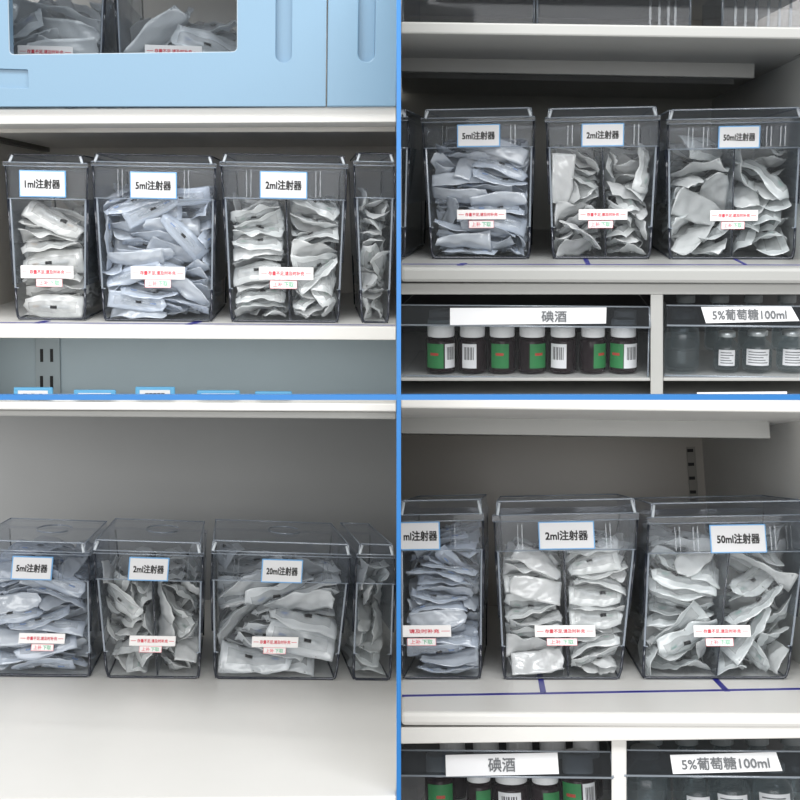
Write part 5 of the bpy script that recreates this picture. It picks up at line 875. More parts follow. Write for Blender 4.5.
    161: '8,0,-331,456,117,983,14,62,170;0,0,-297,660,87,22,-89,984,-154;0,0,-288,1298,99,30,16,7,-999;0,0,-282,1801,98,999,-24,-2,29;6,0,-287,241,56,9,-16,153,-988;2,0,-283,867,106,11,-48,188,981;6,0,-340,1433,231,184,-981,19,-52;9,0,-340,1994,142,14,19,-13,-1000;1,0,-274,385,247,170,-980,95,34;8,0,-321,1067,160,38,-24,126,991;2,0,-341,1271,183,67,-5,-264,962;0,0,-289,1925,215,40,-3,148,-988;3,0,-281,262,354,240,-969,-20,-50;7,0,-334,665,188,993,-114,-28,-16;5,0,-343,1173,210,64,7,209,-976;6,0,-293,1558,61,48,-10,-71,996;5,1,-285,66,209,538,-839,7,-88;5,0,-340,906,183,68,68,119,-988;6,0,-343,1160,374,969,-246,20,7;7,0,-324,1732,198,1000,2,7,-10;9,1,-334,186,409,936,-351,25,-3;6,0,-282,822,284,991,137,10,-1;2,0,-294,1513,306,63,-36,39,-997;4,0,-308,1801,336,30,51,967,-246;0,0,-338,583,348,985,-168,-24,21;4,0,-277,1023,362,966,-246,-2,72;0,0,-289,1345,373,45,-67,-960,268;1,0,-343,1989,269,4,-26,-209,-978;7,0,-332,732,415,5,-15,165,-986;3,0,-281,999,457,996,-78,-1,30;4,0,-278,1495,416,7,74,70,995;2,0,-321,1994,395,6,-15,-105,-994;8,0,-319,349,443,6,-55,-39,998;2,0,-367,1012,643,176,-36,65,-982;1,0,-325,1627,472,60,-47,-202,-976;1,0,-343,2040,526,13,0,981,-196;6,1,-305,203,565,44,-92,-953,287;2,0,-333,724,554,87,-994,-35,59;6,0,-276,1369,578,201,-979,39,13;9,0,-282,1994,588,11,-1000,13,-12;5,0,-341,528,538,175,984,-7,0;7,0,-304,784,667,231,-970,46,68;4,0,-341,1262,567,973,229,-14,-6;4,0,-336,1837,547,625,780,-3,-40;0,0,-282,501,609,38,61,-83,994;5,0,-275,588,662,983,-167,42,56;8,0,-364,1240,798,895,398,119,161;3,0,-319,1658,539,998,20,65,-19;4,1,-278,364,605,2,-2,-444,896;3,0,-346,717,704,23,-23,-13,-999;6,0,-285,1450,655,999,20,28,20;0,0,-276,1733,718,982,-180,39,-37;9,1,-268,153,649,66,-994,3,-85;7,0,-271,866,882,996,53,27,71;9,0,-282,1471,852,179,32,246,-952;2,0,-313,1925,712,63,79,-202,974;0,0,-341,394,815,993,103,-48,27;9,0,-317,1012,825,999,-43,4,9;4,0,-465,1511,941,798,-389,-235,397;2,0,-349,1882,803,71,89,-186,976;6,1,-342,161,750,8,88,86,-992;9,0,-290,1121,918,202,33,-24,-978;0,0,-20,1167,756,723,-80,278,-628;0,0,-288,1686,830,994,100,-25,41;4,1,-354,249,935,66,-100,961,-250;1,0,-281,913,951,47,-46,0,-998;3,0,-513,1607,1053,288,-739,-392,465;7,0,-285,2094,843,81,39,-726,682;7,0,-337,426,973,989,-140,-19,37;3,0,-336,584,784,998,33,39,-44;9,0,-282,681,942,50,16,-998,-39;3,0,-279,1818,884,82,118,207,968;8,1,-278,117,1073,117,-30,-715,-689;2,0,-269,476,1080,5,13,-158,-987;9,0,-283,1341,940,147,949,276,24;9,0,-270,1993,1068,3,-107,-2,-994;2,0,-340,290,1093,22,6,377,-926;2,0,-279,799,1059,33,15,-6,999;2,0,-291,1250,1084,989,-57,87,105;5,0,-274,1711,1034,32,-66,-1,-997;0,1,-339,216,1173,911,407,-6,60;1,0,-276,717,1195,63,-183,-954,228;8,0,-261,1450,1072,93,989,51,-106;0,0,-280,1821,1191,119,-87,-118,-982;9,1,-328,200,1314,996,-12,67,56;1,0,-268,1103,987,975,-183,-37,119;8,0,-249,1557,1162,87,982,-52,-159;3,0,-333,2014,1092,992,-96,77,11;7,0,-268,408,1247,254,-169,342,889;9,0,-583,578,1337,673,-119,-599,-418;1,0,-271,1410,1209,948,314,49,-14;2,0,-453,1861,1340,874,85,237,415;8,0,-337,460,1357,921,-325,-80,198;1,0,-251,943,1202,323,933,133,-91;5,0,-351,1207,1209,42,-96,283,-953;7,0,-87,1294,1495,98,759,-636,-100;2,0,-440,338,1447,486,47,33,-872;8,0,-283,984,1230,476,865,158,4;6,0,-228,1657,1254,942,112,315,30;2,0,-243,1891,1337,968,-70,232,60;4,0,-294,732,1308,168,139,-911,349;0,0,-252,877,1333,185,-11,-982,-23;7,0,-44,1055,1348,684,-177,-13,-707;1,0,-273,2087,1392,162,35,-840,516;7,1,-215,135,1404,385,-887,95,239;5,0,-227,1415,1331,927,-95,54,360',
    661: '2,0,558,427,97,90,-700,705,-67;3,0,428,1089,21,562,-76,-122,814;9,0,544,1370,81,31,-764,644,1;7,0,338,1752,86,839,-6,29,544;8,0,292,368,78,6,774,-634,-2;9,0,279,977,191,681,-24,296,-669;8,0,309,1393,279,445,-121,784,-415;4,0,258,1641,323,46,622,-673,398;7,1,462,346,208,156,-823,546,-26;4,0,404,868,210,384,-66,114,-914;7,0,572,1596,235,719,78,-12,691;0,0,441,1969,265,886,-412,-203,63;1,0,428,438,384,201,963,47,172;3,0,379,799,275,325,168,-84,927;1,0,541,1377,298,560,132,-129,-807;9,0,412,2038,369,193,221,571,-767;1,1,413,199,288,190,-54,979,-47;5,0,476,636,475,225,-924,-292,101;8,0,547,1113,472,498,64,-612,-611;3,0,473,1808,329,951,32,-77,-298;4,1,441,191,364,984,51,-171,6;8,0,452,548,559,949,150,90,261;7,0,458,1295,408,925,19,-70,373;9,0,423,1940,560,85,-200,-275,937;0,1,427,245,505,236,60,-66,-968;2,0,432,675,629,86,-160,880,-438;9,0,461,1287,543,431,-895,-17,-117;8,0,429,1774,497,125,161,966,156;8,0,465,444,578,167,-951,-256,53;2,0,418,848,545,25,-232,849,-475;3,0,468,1199,578,973,203,-84,-67;1,0,455,1802,682,87,-994,2,-63;6,0,395,303,741,185,-374,-857,-304;4,0,458,797,722,990,-111,-86,28;0,0,464,1310,756,24,34,-78,-996;3,0,556,1597,584,917,143,-135,348;3,0,500,221,838,221,-950,110,192;2,0,461,928,856,20,-44,999,-24;9,0,410,1105,830,300,120,-40,946;9,0,482,2016,785,931,-339,-22,-136;0,1,465,106,732,878,479,-11,-6;5,0,454,576,766,938,66,239,-241;6,0,470,1057,878,65,19,30,997;1,0,475,2056,815,811,-580,48,54;3,1,472,176,782,7,-37,191,-981;3,0,721,636,808,679,218,97,-694;6,0,477,1236,897,789,-606,51,-94;3,0,786,1776,829,757,-162,-325,544;3,0,463,481,878,208,40,-170,962;4,0,491,1069,1031,58,86,138,985;2,0,469,1406,866,856,-512,31,-60;3,0,454,1949,871,226,158,318,-907;3,0,462,340,950,43,40,-275,960;4,0,440,802,993,104,268,958,7;6,0,489,1344,1029,51,-3,73,996;3,0,482,1781,774,891,310,-250,218;0,1,471,117,997,919,393,19,-12;6,0,427,691,1048,896,-50,-20,-440;1,0,513,1193,1127,77,23,-61,995;1,0,435,1554,749,133,207,298,-922;4,1,518,152,1102,7,-79,0,-997;4,0,287,735,1218,118,-652,-743,96;7,0,469,1545,1004,860,509,-23,-26;6,0,449,1678,915,133,182,223,-948;6,0,448,335,1191,99,-127,147,-976;3,0,505,1076,1119,196,24,-366,909;2,0,475,1416,1164,45,30,285,957;1,0,476,1815,1052,982,-137,-109,68;0,0,677,350,1274,210,-808,546,65;7,0,545,932,1242,293,39,-422,857;3,0,498,1583,1092,125,-1,47,991;2,0,471,2029,1112,998,-7,-58,0;2,1,560,143,1268,32,77,156,-984;3,0,505,795,1158,392,112,-201,891;2,0,493,1593,1277,997,9,49,60;9,0,476,1872,1251,988,-151,19,-38;4,0,539,333,1399,165,-39,46,984;2,0,574,668,1294,964,183,-8,191;6,0,543,1422,1283,969,236,64,19;7,0,561,1779,1336,996,-53,36,64;3,0,745,568,1300,659,38,737,-144;6,0,591,800,1475,65,987,-149,-7;8,0,541,1188,1312,50,0,-334,941;4,0,554,1599,1415,60,-37,507,-859;5,1,469,165,1350,7,127,440,-889;7,0,623,940,1484,904,-268,94,-320;9,0,564,1290,1467,172,4,291,-941;7,0,542,2002,1253,25,-2,-258,-966;4,0,461,623,1446,980,143,-137,-16;9,0,720,1120,1420,14,-510,-667,-543;5,1,583,1564,1568,82,-126,226,-962;9,0,580,1838,1486,997,-70,8,-14;4,0,257,561,1528,724,-21,-181,666;2,0,856,1028,1513,483,-558,341,-582;5,0,296,1502,1494,665,111,51,-737;0,0,566,2048,1365,982,-177,-54,15;0,0,536,360,1615,967,207,74,-126;5,0,482,2003,1567,573,819,-24,26;9,1,469,156,1610,950,301,-80,7',
    171: '8,1,-400,480,134,388,-42,-14,921;2,0,-342,1111,97,769,57,45,635;3,0,-667,1724,26,710,28,69,700;1,1,-680,455,161,583,-387,-398,593;5,0,-643,1203,136,688,-99,285,-661;8,0,-364,1842,247,44,-12,-21,-999;0,0,-308,500,253,8,-856,-517,-26;3,0,-520,1225,180,772,187,247,555;5,0,-562,1602,461,335,721,-536,-282;7,1,-49,411,293,737,155,-405,-518;0,0,-304,1148,309,45,-943,-86,319;0,0,-284,1602,336,885,-299,296,-197;9,1,-258,152,437,222,-29,860,-458;8,1,-375,871,267,288,-918,-20,272;1,0,-333,1490,441,979,123,149,56;5,0,-354,659,356,258,-5,134,-957;6,0,-43,1108,369,414,-467,-761,176;9,0,-270,1875,343,113,340,895,-266;1,0,-339,646,522,98,85,-251,959;3,0,-295,1473,666,969,-220,103,34;1,0,-343,1726,545,212,34,-48,976;3,1,-440,276,649,246,180,919,-252;6,0,64,1102,557,453,-558,-106,687;2,0,-373,1505,648,92,-351,-932,-10;5,1,-329,502,553,980,186,73,1;4,0,-275,736,729,955,-273,50,-103;5,0,-315,2096,513,621,777,34,-98;7,1,-298,411,731,82,66,-73,992;3,0,-274,959,679,168,967,-190,-35;9,0,-301,1959,735,21,16,-315,949;4,1,-287,338,921,11,990,-82,-111;6,0,-327,1088,665,164,-2,-86,-983;0,0,-291,1818,718,57,-41,-992,-104;3,0,-500,586,951,553,-221,-118,-795;0,0,-305,1264,802,30,-18,-155,-987;5,0,-250,1936,946,279,-958,54,27;7,1,-286,208,1020,971,228,75,3;1,0,-245,1301,971,344,-938,40,6;8,0,-290,1768,832,250,-963,65,70;3,0,-259,487,971,933,-187,290,106;4,0,-292,1135,902,962,273,9,10;9,0,-266,1564,952,47,-33,205,-977;0,1,-280,157,1159,1,132,-149,980;3,0,-48,998,1107,184,-575,794,70;9,0,-262,1943,1105,992,9,94,-79;1,0,-167,606,1223,177,-950,53,251;8,0,-428,1069,1044,43,-565,-824,3;7,0,-285,1634,1095,2,-68,-997,41;7,0,-188,446,1253,939,163,164,254;7,0,-254,1274,1176,800,221,138,541;5,0,-526,1293,1166,702,-231,-136,660;9,1,-299,560,1369,59,274,-949,142;0,0,-226,802,1170,186,-171,-876,-411;6,0,-227,1774,1133,47,55,-32,997;1,1,43,432,1281,684,342,-21,645;3,0,53,1269,1174,828,35,-182,529;8,0,-196,2047,1220,673,718,156,-81;6,1,-79,289,1458,134,-404,872,243;1,0,-124,1012,1356,52,-923,377,60;6,0,-175,1640,1273,975,-188,26,116;8,0,-233,971,1412,110,991,-80,-2;4,0,-263,1809,1387,157,-64,-359,-918;0,0,-223,1452,1451,311,-942,115,-47;3,0,-178,1995,1402,36,121,-112,986;6,1,-208,213,1530,967,-204,59,-138;1,0,-241,1318,1454,38,29,285,-957;2,0,-157,1851,1587,65,147,-264,951;4,1,-214,579,1561,290,-93,-37,952;5,1,-231,1226,1546,974,219,63,-10',
    671: '9,1,279,460,186,715,174,75,673;8,0,328,1186,142,626,-59,64,-775;1,0,482,1789,82,902,-169,-19,397;2,1,470,376,304,405,789,-268,-377;1,0,317,1230,229,666,-34,8,-746;4,0,468,1905,242,774,-552,-123,284;8,1,732,430,311,375,508,773,58;2,0,556,950,155,576,-115,235,-775;7,0,753,1683,223,816,-231,-336,410;2,1,799,464,209,383,608,589,368;0,0,841,861,348,545,380,726,180;8,0,541,1744,393,864,-378,-111,314;4,1,791,489,696,249,535,801,95;7,0,671,717,390,410,639,615,214;6,0,437,814,450,372,714,-528,-270;8,1,473,206,548,916,103,-386,38;3,0,777,1058,367,552,169,-373,-727;8,0,763,1231,554,126,703,-697,59;8,1,391,539,665,823,262,-262,-430;1,0,525,1326,433,20,-681,697,-224;1,0,553,1833,530,599,-721,-226,264;4,1,520,618,795,735,-151,133,648;8,0,814,1722,707,36,-764,-643,-33;4,0,600,1726,587,912,196,22,360;8,1,556,172,855,10,266,24,-964;2,1,344,999,706,207,737,-579,279;1,0,508,1737,819,39,786,612,80;2,0,650,806,885,132,929,-288,-193;1,0,975,1068,817,550,406,-488,-542;8,0,254,2063,437,229,-568,383,691;4,0,748,663,1033,31,749,-655,-97;9,0,632,1142,752,263,913,-201,237;4,0,755,1518,948,220,658,-704,-152;4,1,684,774,1260,236,936,-85,-246;4,0,946,1608,1015,379,-616,-517,457;1,0,660,2037,1108,694,-498,409,321;2,1,608,345,1099,377,59,286,-879;9,1,956,922,1332,766,-153,-322,-535;0,0,422,1558,845,221,-530,808,-132;3,1,649,241,1203,94,279,80,952;4,1,632,1100,1194,787,-415,-294,-350;3,0,515,1396,1200,39,926,-187,327;3,1,749,501,1308,671,13,-1,741;8,0,797,1805,1157,755,-481,-182,406;6,0,1074,1209,1323,700,201,-487,-482;1,0,357,1809,927,49,-617,-18,786;0,0,561,1786,1184,364,688,-607,163;5,0,954,1728,1443,89,674,729,76;5,0,569,1388,1249,896,126,-394,-159;3,1,722,726,1443,611,156,-138,-764;5,1,997,1037,1540,539,-328,-192,751;1,0,769,1676,1516,162,-945,239,-152;9,1,482,594,1581,215,-625,704,-260;5,0,477,1670,1421,700,-284,-352,552;1,1,779,733,1655,740,-98,-192,637;0,1,430,1725,1677,637,-258,-280,670',
}
#POSES_END


def fill(bay, origin, kind, n, xl, xr, z0, z1, D, seed, label, group, back=3, flat=False, cols=1):
    """the settled pile of one compartment: packets that show are objects, buried ones join the pile at the back"""
    Mb = bay.M @ Matrix.Translation(origin)
    data = POSES.get(seed, '')
    for rec in data.split(';'):
        if not rec:
            continue
        q = rec.split(',')
        var, seen = int(q[0]), int(q[1])
        x, y, z = (int(c) / 1e4 for c in q[2:5])
        qw = [int(c) / 1e3 for c in q[5:9]]
        from mathutils import Quaternion
        M = Mb @ Matrix.LocRotScale(Vector((x, y, z)), Quaternion(qw).normalized(), None)
        if not seen:
            me = COARSE[kind][var]
            vs = [stuff.verts.new(M @ v.co) for v in me.vertices]
            for p in me.polygons:
                f = stuff.faces.new([vs[i] for i in p.vertices])
                f.material_index = KI[kind] + p.material_index
                f.smooth = True
            continue
        me, sy = POUCH[kind][var]
        if kind in PROTO:
            r = PROTO[kind].copy()
            r.data = me
            ch0 = PROTO[kind].children[0].copy()
            ch0.data = sy
            COL.objects.link(r)
            COL.objects.link(ch0)
            ch0.parent = r
        else:
            r = bpy.data.objects.new('syringe_packet', me)
            COL.objects.link(r)
            ch0 = bpy.data.objects.new('syringe', sy)
            COL.objects.link(ch0)
            ch0.parent = r
            PROTO[kind] = r
        r.matrix_world = M
        setp(r, label, 'syringe packet', group)
        NP[0] += 1


# ------------------------------------------------------------------ clear bins


def bin_(bay, spec):
    """a clear lidded bin; all rows and columns of spec are where its edges stand on the bay's front plane"""
    S = spec
    yb, yfb, yft = S['yb'], S['flapb'], S['flapt']
    y0 = S.get('y', 0.0)
    bl, br = bay.P(S['bl'], yb, y0), bay.P(S['br'], yb, y0)
    base = (bl + br) / 2
    base = Vector((base.x, y0, (bl.z + br.z) / 2))
    q = lambda px, py: bay.P(px, py, y0) - base
    D = S.get('D', 0.22)
    t = bay.thing('storage_bin', base, S['label'], 'storage bin', 'clear lidded bins of syringes')
    h1 = q(200 if False else (S['tl'] + S['tr']) / 2, yfb).z
    zl = lambda py: q((S['tl'] + S['tr']) / 2, py).z
    Lb, Rb, Lt, Rt = q(S['bl'], yb).x, q(S['br'], yb).x, q(S['tl'], yfb).x, q(S['tr'], yfb).x
    L = lambda z: Lb + (Lt - Lb) * z / h1
    R = lambda z: Rb + (Rt - Rb) * z / h1
    th = 0.0018
    htop = zl(yft)

    def slab_x(bm, fx, z0, z1, s, ya=0.0, yb_=D, w=th):
        a, c = fx(z0), fx(z1)
        hexa(bm, [(a, ya, z0), (a + s * w, ya, z0), (a + s * w, yb_, z0), (a, yb_, z0),
                  (c, ya, z1), (c + s * w, ya, z1), (c + s * w, yb_, z1), (c, yb_, z1)])

    bm = bmesh.new()
    slab_x(bm, L, 0, htop, 1); slab_x(bm, R, 0, htop, -1)
    for ya in (0.0, D - th):
        hexa(bm, [(L(0) + th, ya, 0), (R(0) - th, ya, 0), (R(0) - th, ya + th, 0), (L(0) + th, ya + th, 0),
                  (L(htop) + th, ya, htop), (R(htop) - th, ya, htop), (R(htop) - th, ya + th, htop), (L(htop) + th, ya + th, htop)])
    box(bm, L(0) + th, R(0) - th, th, D - th, 0, th)
    obj('body', bm, CLEAR, t)
    # dark beads painted in for light bent at the clear edges of the foot
    zs = zl(S['step']); zr = zl(S['rail'])
    e = 0.0017
    bm = bmesh.new()
    tube(bm, [(L(zs), -0.0004, zs), (L(0.012), -0.0004, 0.012), (L(0) + 0.001, -0.0004, 0.004), (L(0) + 0.004, -0.0004, e),
              (R(0) - 0.004, -0.0004, e), (R(0) - 0.001, -0.0004, 0.004), (R(0.012), -0.0004, 0.012), (R(zs), -0.0004, zs)], e, 8)
    for fx, s in ((L, 1), (R, -1)):
        tube(bm, [(fx(0) + s * 0.001, 0.003, e * 0.8), (fx(0) + s * 0.001, D - 0.003, e * 0.8)], e * 0.7, 6)
        tube(bm, [(fx(0), D, 0.003), (fx(htop), D, htop)], e * 0.7, 6)
    obj('base_rim', bm, EDGED, t, smooth=True)
    # pale corner edges above the foot and the outer side rails
    for fx, s in ((L, -1), (R, 1)):
        bm = bmesh.new()
        tube(bm, [(fx(zs), -0.0005, zs), (fx(h1), -0.0005, h1)], 0.0013, 8)
        box(bm, min(fx(zs), fx(zs) - s * 0.004), max(fx(zs), fx(zs) - s * 0.004), -0.001, 0.0, zs - 0.0006, zs + 0.0006)
        obj('corner_edge', bm, EDGEL, t, smooth=False)
        bm = bmesh.new()
        off = 0.0034
        a, c = fx(zr), fx(h1)
        hexa(bm, [(a, 0.001, zr), (a + s * off * 0.7, 0.001, zr), (a + s * off * 0.7, D * 0.9, zr), (a, D * 0.9, zr),
                  (c, 0.001, h1), (c + s * off, 0.001, h1), (c + s * off, D * 0.9, h1), (c, D * 0.9, h1)])
        obj('side_rail', bm, DIV, t)
        bm = bmesh.new()
        tube(bm, [(a + s * off * 0.7, 0.0, zr), (c + s * off, 0.0, h1)], 0.0011, 6)
        tube(bm, [(a + s * 0.0012, -0.0004, zr), (c + s * 0.0018, -0.0004, h1)], 0.0006, 6)
        obj('rail_edge', bm, EDGED, t, smooth=True)
    # seam across the front where the upper panel meets the foot
    # front flap (skirt of the lid)
    fl, fr, gl, gr = q(S['fl'], yft).x, q(S['fr'], yft).x, q(S['tl'] - 2.0, yfb).x, q(S['tr'] + 2.0, yfb).x
    z0, z1 = h1, htop
    bm = bmesh.new()
    o = -0.0045
    hexa(bm, [(gl, o, z0), (gr, o, z0), (gr, o + th, z0), (gl, o + th, z0), (fl, o, z1), (fr, o, z1), (fr, o + th, z1), (fl, o + th, z1)])
    for (a, c, s) in ((gl, fl, 1), (gr, fr, -1)):
        hexa(bm, [(a, o + th, z0), (a + s * th, o + th, z0), (a + s * th, D, z0), (a, D, z0),
                  (c, o + th, z1), (c + s * th, o + th, z1), (c + s * th, D, z1), (c, D, z1)])
    flap = obj('front_flap', bm, FLAPP, t)
    bm = bmesh.new()
    tube(bm, [(gl, o, z0), (gr, o, z0)], 0.0008, 6)
    obj('flap_edge', bm, EDGEL, flap, smooth=True)
    bm = bmesh.new()
    tube(bm, [(gl, o, z0), (fl, o, z1)], 0.0011, 6)
    obj('flap_side_edge', bm, EDGED, flap, smooth=True)
    bm = bmesh.new()
    tube(bm, [(gr, o, z0), (fr, o, z1)], 0.0011, 6)
    obj('flap_side_edge', bm, EDGED, flap, smooth=True)
    for px in S.get('ribs', ()):
        bm = bmesh.new()
        for d in (-2.2, 2.2):
            x = q(px + d, (yft + yfb) / 2).x
            box(bm, x - 0.0006, x + 0.0006, o - 0.0008, o, z0 + 0.002, z1 - 0.004)
        obj('rib', bm, DIV, flap)
    # lid: flange band, raised tray above it
    zfl, zt_ = htop, zl(S['ridge'])
    zfb = zfl + (zt_ - zfl) * S.get('flange_frac', 0.33)
    nl, nr = q(S['nl'], yft).x, q(S['nr'], yft).x
    rl, rr_ = q(S['rl'], S['ridge']).x, q(S['rr'], S['ridge']).x
    bm = bmesh.new()
    yo = -0.007
    box(bm, nl, nr, yo, yo + 0.003, zfl, zfb)
    box(bm, nl, nl + 0.003, yo + 0.003, D + 0.004, zfl, zfb)
    box(bm, nr - 0.003, nr, yo + 0.003, D + 0.004, zfl, zfb)
    box(bm, nl + 0.003, nr - 0.003, D + 0.001, D + 0.004, zfl, zfb)
    # raised tray: front, sides, top sheet
    i0, i1 = rl - 0.002, rr_ + 0.002
    hexa(bm, [(i0, yo + 0.001, zfb), (i1, yo + 0.001, zfb), (i1, yo + 0.003, zfb), (i0, yo + 0.003, zfb),
              (rl, yo + 0.004, zt_), (rr_, yo + 0.004, zt_), (rr_, yo + 0.006, zt_), (rl, yo + 0.006, zt_)])
    hexa(bm, [(rl, yo + 0.006, zt_ - 0.0016), (rr_, yo + 0.006, zt_ - 0.0016), (rr_, D - 0.002, zt_ - 0.0016), (rl, D - 0.002, zt_ - 0.0016),
              (rl, yo + 0.006, zt_), (rr_, yo + 0.006, zt_), (rr_, D - 0.002, zt_), (rl, D - 0.002, zt_)])
    for a, c, s in ((i0, rl, 1), (i1, rr_, -1)):
        hexa(bm, [(a, yo + 0.004, zfb), (a + s * 0.002, yo + 0.004, zfb), (a + s * 0.002, D, zfb), (a, D, zfb),
                  (c, yo + 0.006, zt_), (c + s * 0.002, yo + 0.006, zt_), (c + s * 0.002, D, zt_), (c, D, zt_)])
    lid = obj('lid', bm, LIDP, t, bevel=0.0006)
    # lid edges: top edge bead, and white highlights painted in at the corners
    bm = bmesh.new()
    tube(bm, [(i0 + 0.001, yo, zfb), (rl, yo + 0.003, zt_ - 0.001), (rl + 0.003, yo + 0.004, zt_), (rr_ - 0.003, yo + 0.004, zt_), (rr_, yo + 0.003, zt_ - 0.001), (i1 - 0.001, yo, zfb)], 0.0011, 8)
    tube(bm, [(rl, yo + 0.006, zt_), (rl, D, zt_)], 0.0008, 6)
    tube(bm, [(rr_, yo + 0.006, zt_), (rr_, D, zt_)], 0.0008, 6)
    tube(bm, [(rl, D, zt_), (rr_, D, zt_)], 0.0009, 6)
    obj('lid_edge', bm, EDGED if S.get('darklid') else EDGEL, lid, smooth=True)
    for zz, ee in ((zfb, 0.0009), (zfl + 0.0004, 0.0007)):
        bm = bmesh.new()
        tube(bm, [(nl + 0.001, yo - 0.0003, zz), (nr - 0.001, yo - 0.0003, zz)], ee, 6)
        obj('flange_edge', bm, EDGEL, lid, smooth=True)
    for a, c in ((i0, rl), (i1, rr_)):
        bm = bmesh.new()
        s = 1 if a == i0 else -1
        tube(bm, [(a + s * 0.002, yo - 0.001, zfb), (c + s * 0.003, yo + 0.002, zt_ - 0.0015)], 0.0017, 8)
        obj('corner_highlight', bm, mat('highlight_white', srgb(214, 222, 230), 0.2), lid, smooth=True)
    if S.get('grip'):
        bm = bmesh.new()
        cx, cy = (rl + rr_) / 2 + 0.01, D * 0.55
        pts = [(cx + 0.022 * math.cos(a), cy + 0.04 * math.sin(a), zt_ + 0.0002) for a in (math.pi * (0.15 + 1.7 * k / 20) for k in range(21))]
        tube(bm, pts, 0.0009, 6)
        obj('grip', bm, EDGEL, lid, smooth=True)
    # inner divider
    if S.get('div'):
        x0, x1 = q(S['div'][0], yfb).x, q(S['div'][1], yb).x
        bm = bmesh.new()
        w = 0.0011
        hexa(bm, [(x1 - w, 0.003, 0.003), (x1 + w, 0.003, 0.003), (x1 + w, D - 0.004, 0.003), (x1 - w, D - 0.004, 0.003),
                  (x0 - w, 0.003, h1 + 0.004), (x0 + w, 0.003, h1 + 0.004), (x0 + w, D - 0.004, h1 + 0.004), (x0 - w, D - 0.004, h1 + 0.004)])
        dv = obj('divider', bm, DIV, t)
        bm = bmesh.new()
        tube(bm, [(x1, 0.0026, 0.004), (x0, 0.0026, h1 + 0.004)], 0.0009, 6)
        obj('divider_edge', bm, EDGED, dv, smooth=True)
    # label holder with its card and lettering
    if S.get('card'):
        x0, x1, ya, yb2 = S['card']
        a, c = q(x0, yb2), q(x1, ya)
        yy = -0.0045
        bm = bmesh.new()
        box(bm, a.x, c.x, yy - 0.0025, yy, a.z, c.z)
        hold = obj('label_holder', bm, HOLDERBLUE, t, bevel=0.0008)
        bm = bmesh.new()
        mg = 0.0016
        cl = 0.0 if S.get('cutcard') else mg
        box(bm, a.x + cl, c.x - mg, yy - 0.0029, yy - 0.0025, a.z + mg, c.z - mg)
        card = obj('card', bm, CARDWHITE, hold)
        w, hgt = c.x - a.x, c.z - a.z
        fw = S.get('tw', 0.76)
        tx = (a.x + c.x) / 2 if not S.get('cutcard') else a.x + w * 0.50
        lettering(S['text'], hold, tx, (a.z + c.z) / 2, yy - 0.0031, w * fw, hgt * 0.36, INK, 0.03)
    if S.get('stick'):
        x0, x1, ya, yb2 = S['stick']
        a, c = q(x0, yb2), q(x1, ya)
        bm = bmesh.new()
        box(bm, a.x, c.x, -0.0012, -0.0002, a.z, c.z)
        st = obj('reminder_sticker', bm, STICKER, t, bevel=0.0004)
        w = c.x - a.x; cz = (a.z + c.z) / 2; cx = (a.x + c.x) / 2
        if not S.get('cutstick'):
            lettering('存量不足,请及时补充', st, cx, cz, -0.00135, w * 0.66, (c.z - a.z) * 0.36, RED, 0.02)
            for s in (-1, 1):
                bm = bmesh.new()
                box(bm, cx + s * w * 0.41 - w * 0.055, cx + s * w * 0.41 + w * 0.055, -0.0014, -0.0012, cz - 0.0003, cz + 0.0003)
                obj('rule_line', bm, RED, st)
        else:
            lettering('请及时补充', st, a.x + w * 0.45, cz, -0.00135, w * 0.62, (c.z - a.z) * 0.36, RED, 0.02)
            bm = bmesh.new()
            box(bm, c.x - w * 0.2, c.x - w * 0.03, -0.0014, -0.0012, cz - 0.0003, cz + 0.0003)
            obj('rule_line', bm, RED, st)
    if S.get('tag'):
        x0, x1, ya, yb2 = S['tag']
        a, c = q(x0, yb2), q(x1, ya)
        bm = bmesh.new()
        box(bm, a.x, c.x, -0.0012, -0.0002, a.z, c.z)
        tg = obj('refill_tag', bm, STICKER, t, bevel=0.0003)
        w = c.x - a.x; cz = (a.z + c.z) / 2
        lettering('上补', tg, a.x + w * 0.29, cz, -0.00135, w * 0.36, (c.z - a.z) * 0.62, PINK, 0.015)
        lettering('下取', tg, a.x + w * 0.70, cz, -0.00135, w * 0.36, (c.z - a.z) * 0.62, GREEN, 0.015)
        bm = bmesh.new()
        e2 = 0.0004
        for (u0, u1, v0, v1) in ((a.x, c.x, c.z - e2, c.z), (a.x, c.x, a.z, a.z + e2), (a.x, a.x + e2, a.z, c.z), (c.x - e2, c.x, a.z, c.z)):
            box(bm, u0, u1, -0.0014, -0.0011, v0, v1)
        obj('tag_border', bm, PINK, tg)
    # contents
    kind, n, toprow = S['fill']
    zt2 = zl(toprow)
    g = S['pl']
    lab, grp = g
    m_ = 0.0035
    if S.get('div'):
        x0, x1 = q(S['div'][0], yfb).x, q(S['div'][1], yb).x
        X = lambda z: x1 + (x0 - x1) * z / h1
        fr_ = (X(0) - Lb) / (Rb - Lb)
        nl_ = max(1, round(n * fr_))
        fill(bay, base, kind, nl_, lambda z: L(z) + m_, lambda z: X(z) - m_, 0.004, zt2, D, S['seed'], lab, grp, S.get('back', 3), False)
        fill(bay, base, kind, n - nl_, lambda z: X(z) + m_, lambda z: R(z) - m_, 0.004, zt2, D, S['seed'] + 500, lab, grp, S.get('back', 3), False)
    else:
        fill(bay, base, kind, n, lambda z: L(z) + m_, lambda z: R(z) - m_, 0.004, zt2, D, S['seed'], lab, grp, S.get('back', 3), kind == 'five', S.get('cols', 1))
    return t


def pl(what, where):
    return ('%s syringe packet inside the %s' % (what, where), 'syringe packets in the ' + where)


def mk(bay, flange, flapb, yb, ridge, rail, step, **k):
    d = dict(flapt=flange, flapb=flapb, yb=yb, ridge=ridge, rail=rail, step=step)
    d.update(k)
    return bin_(bay, d)


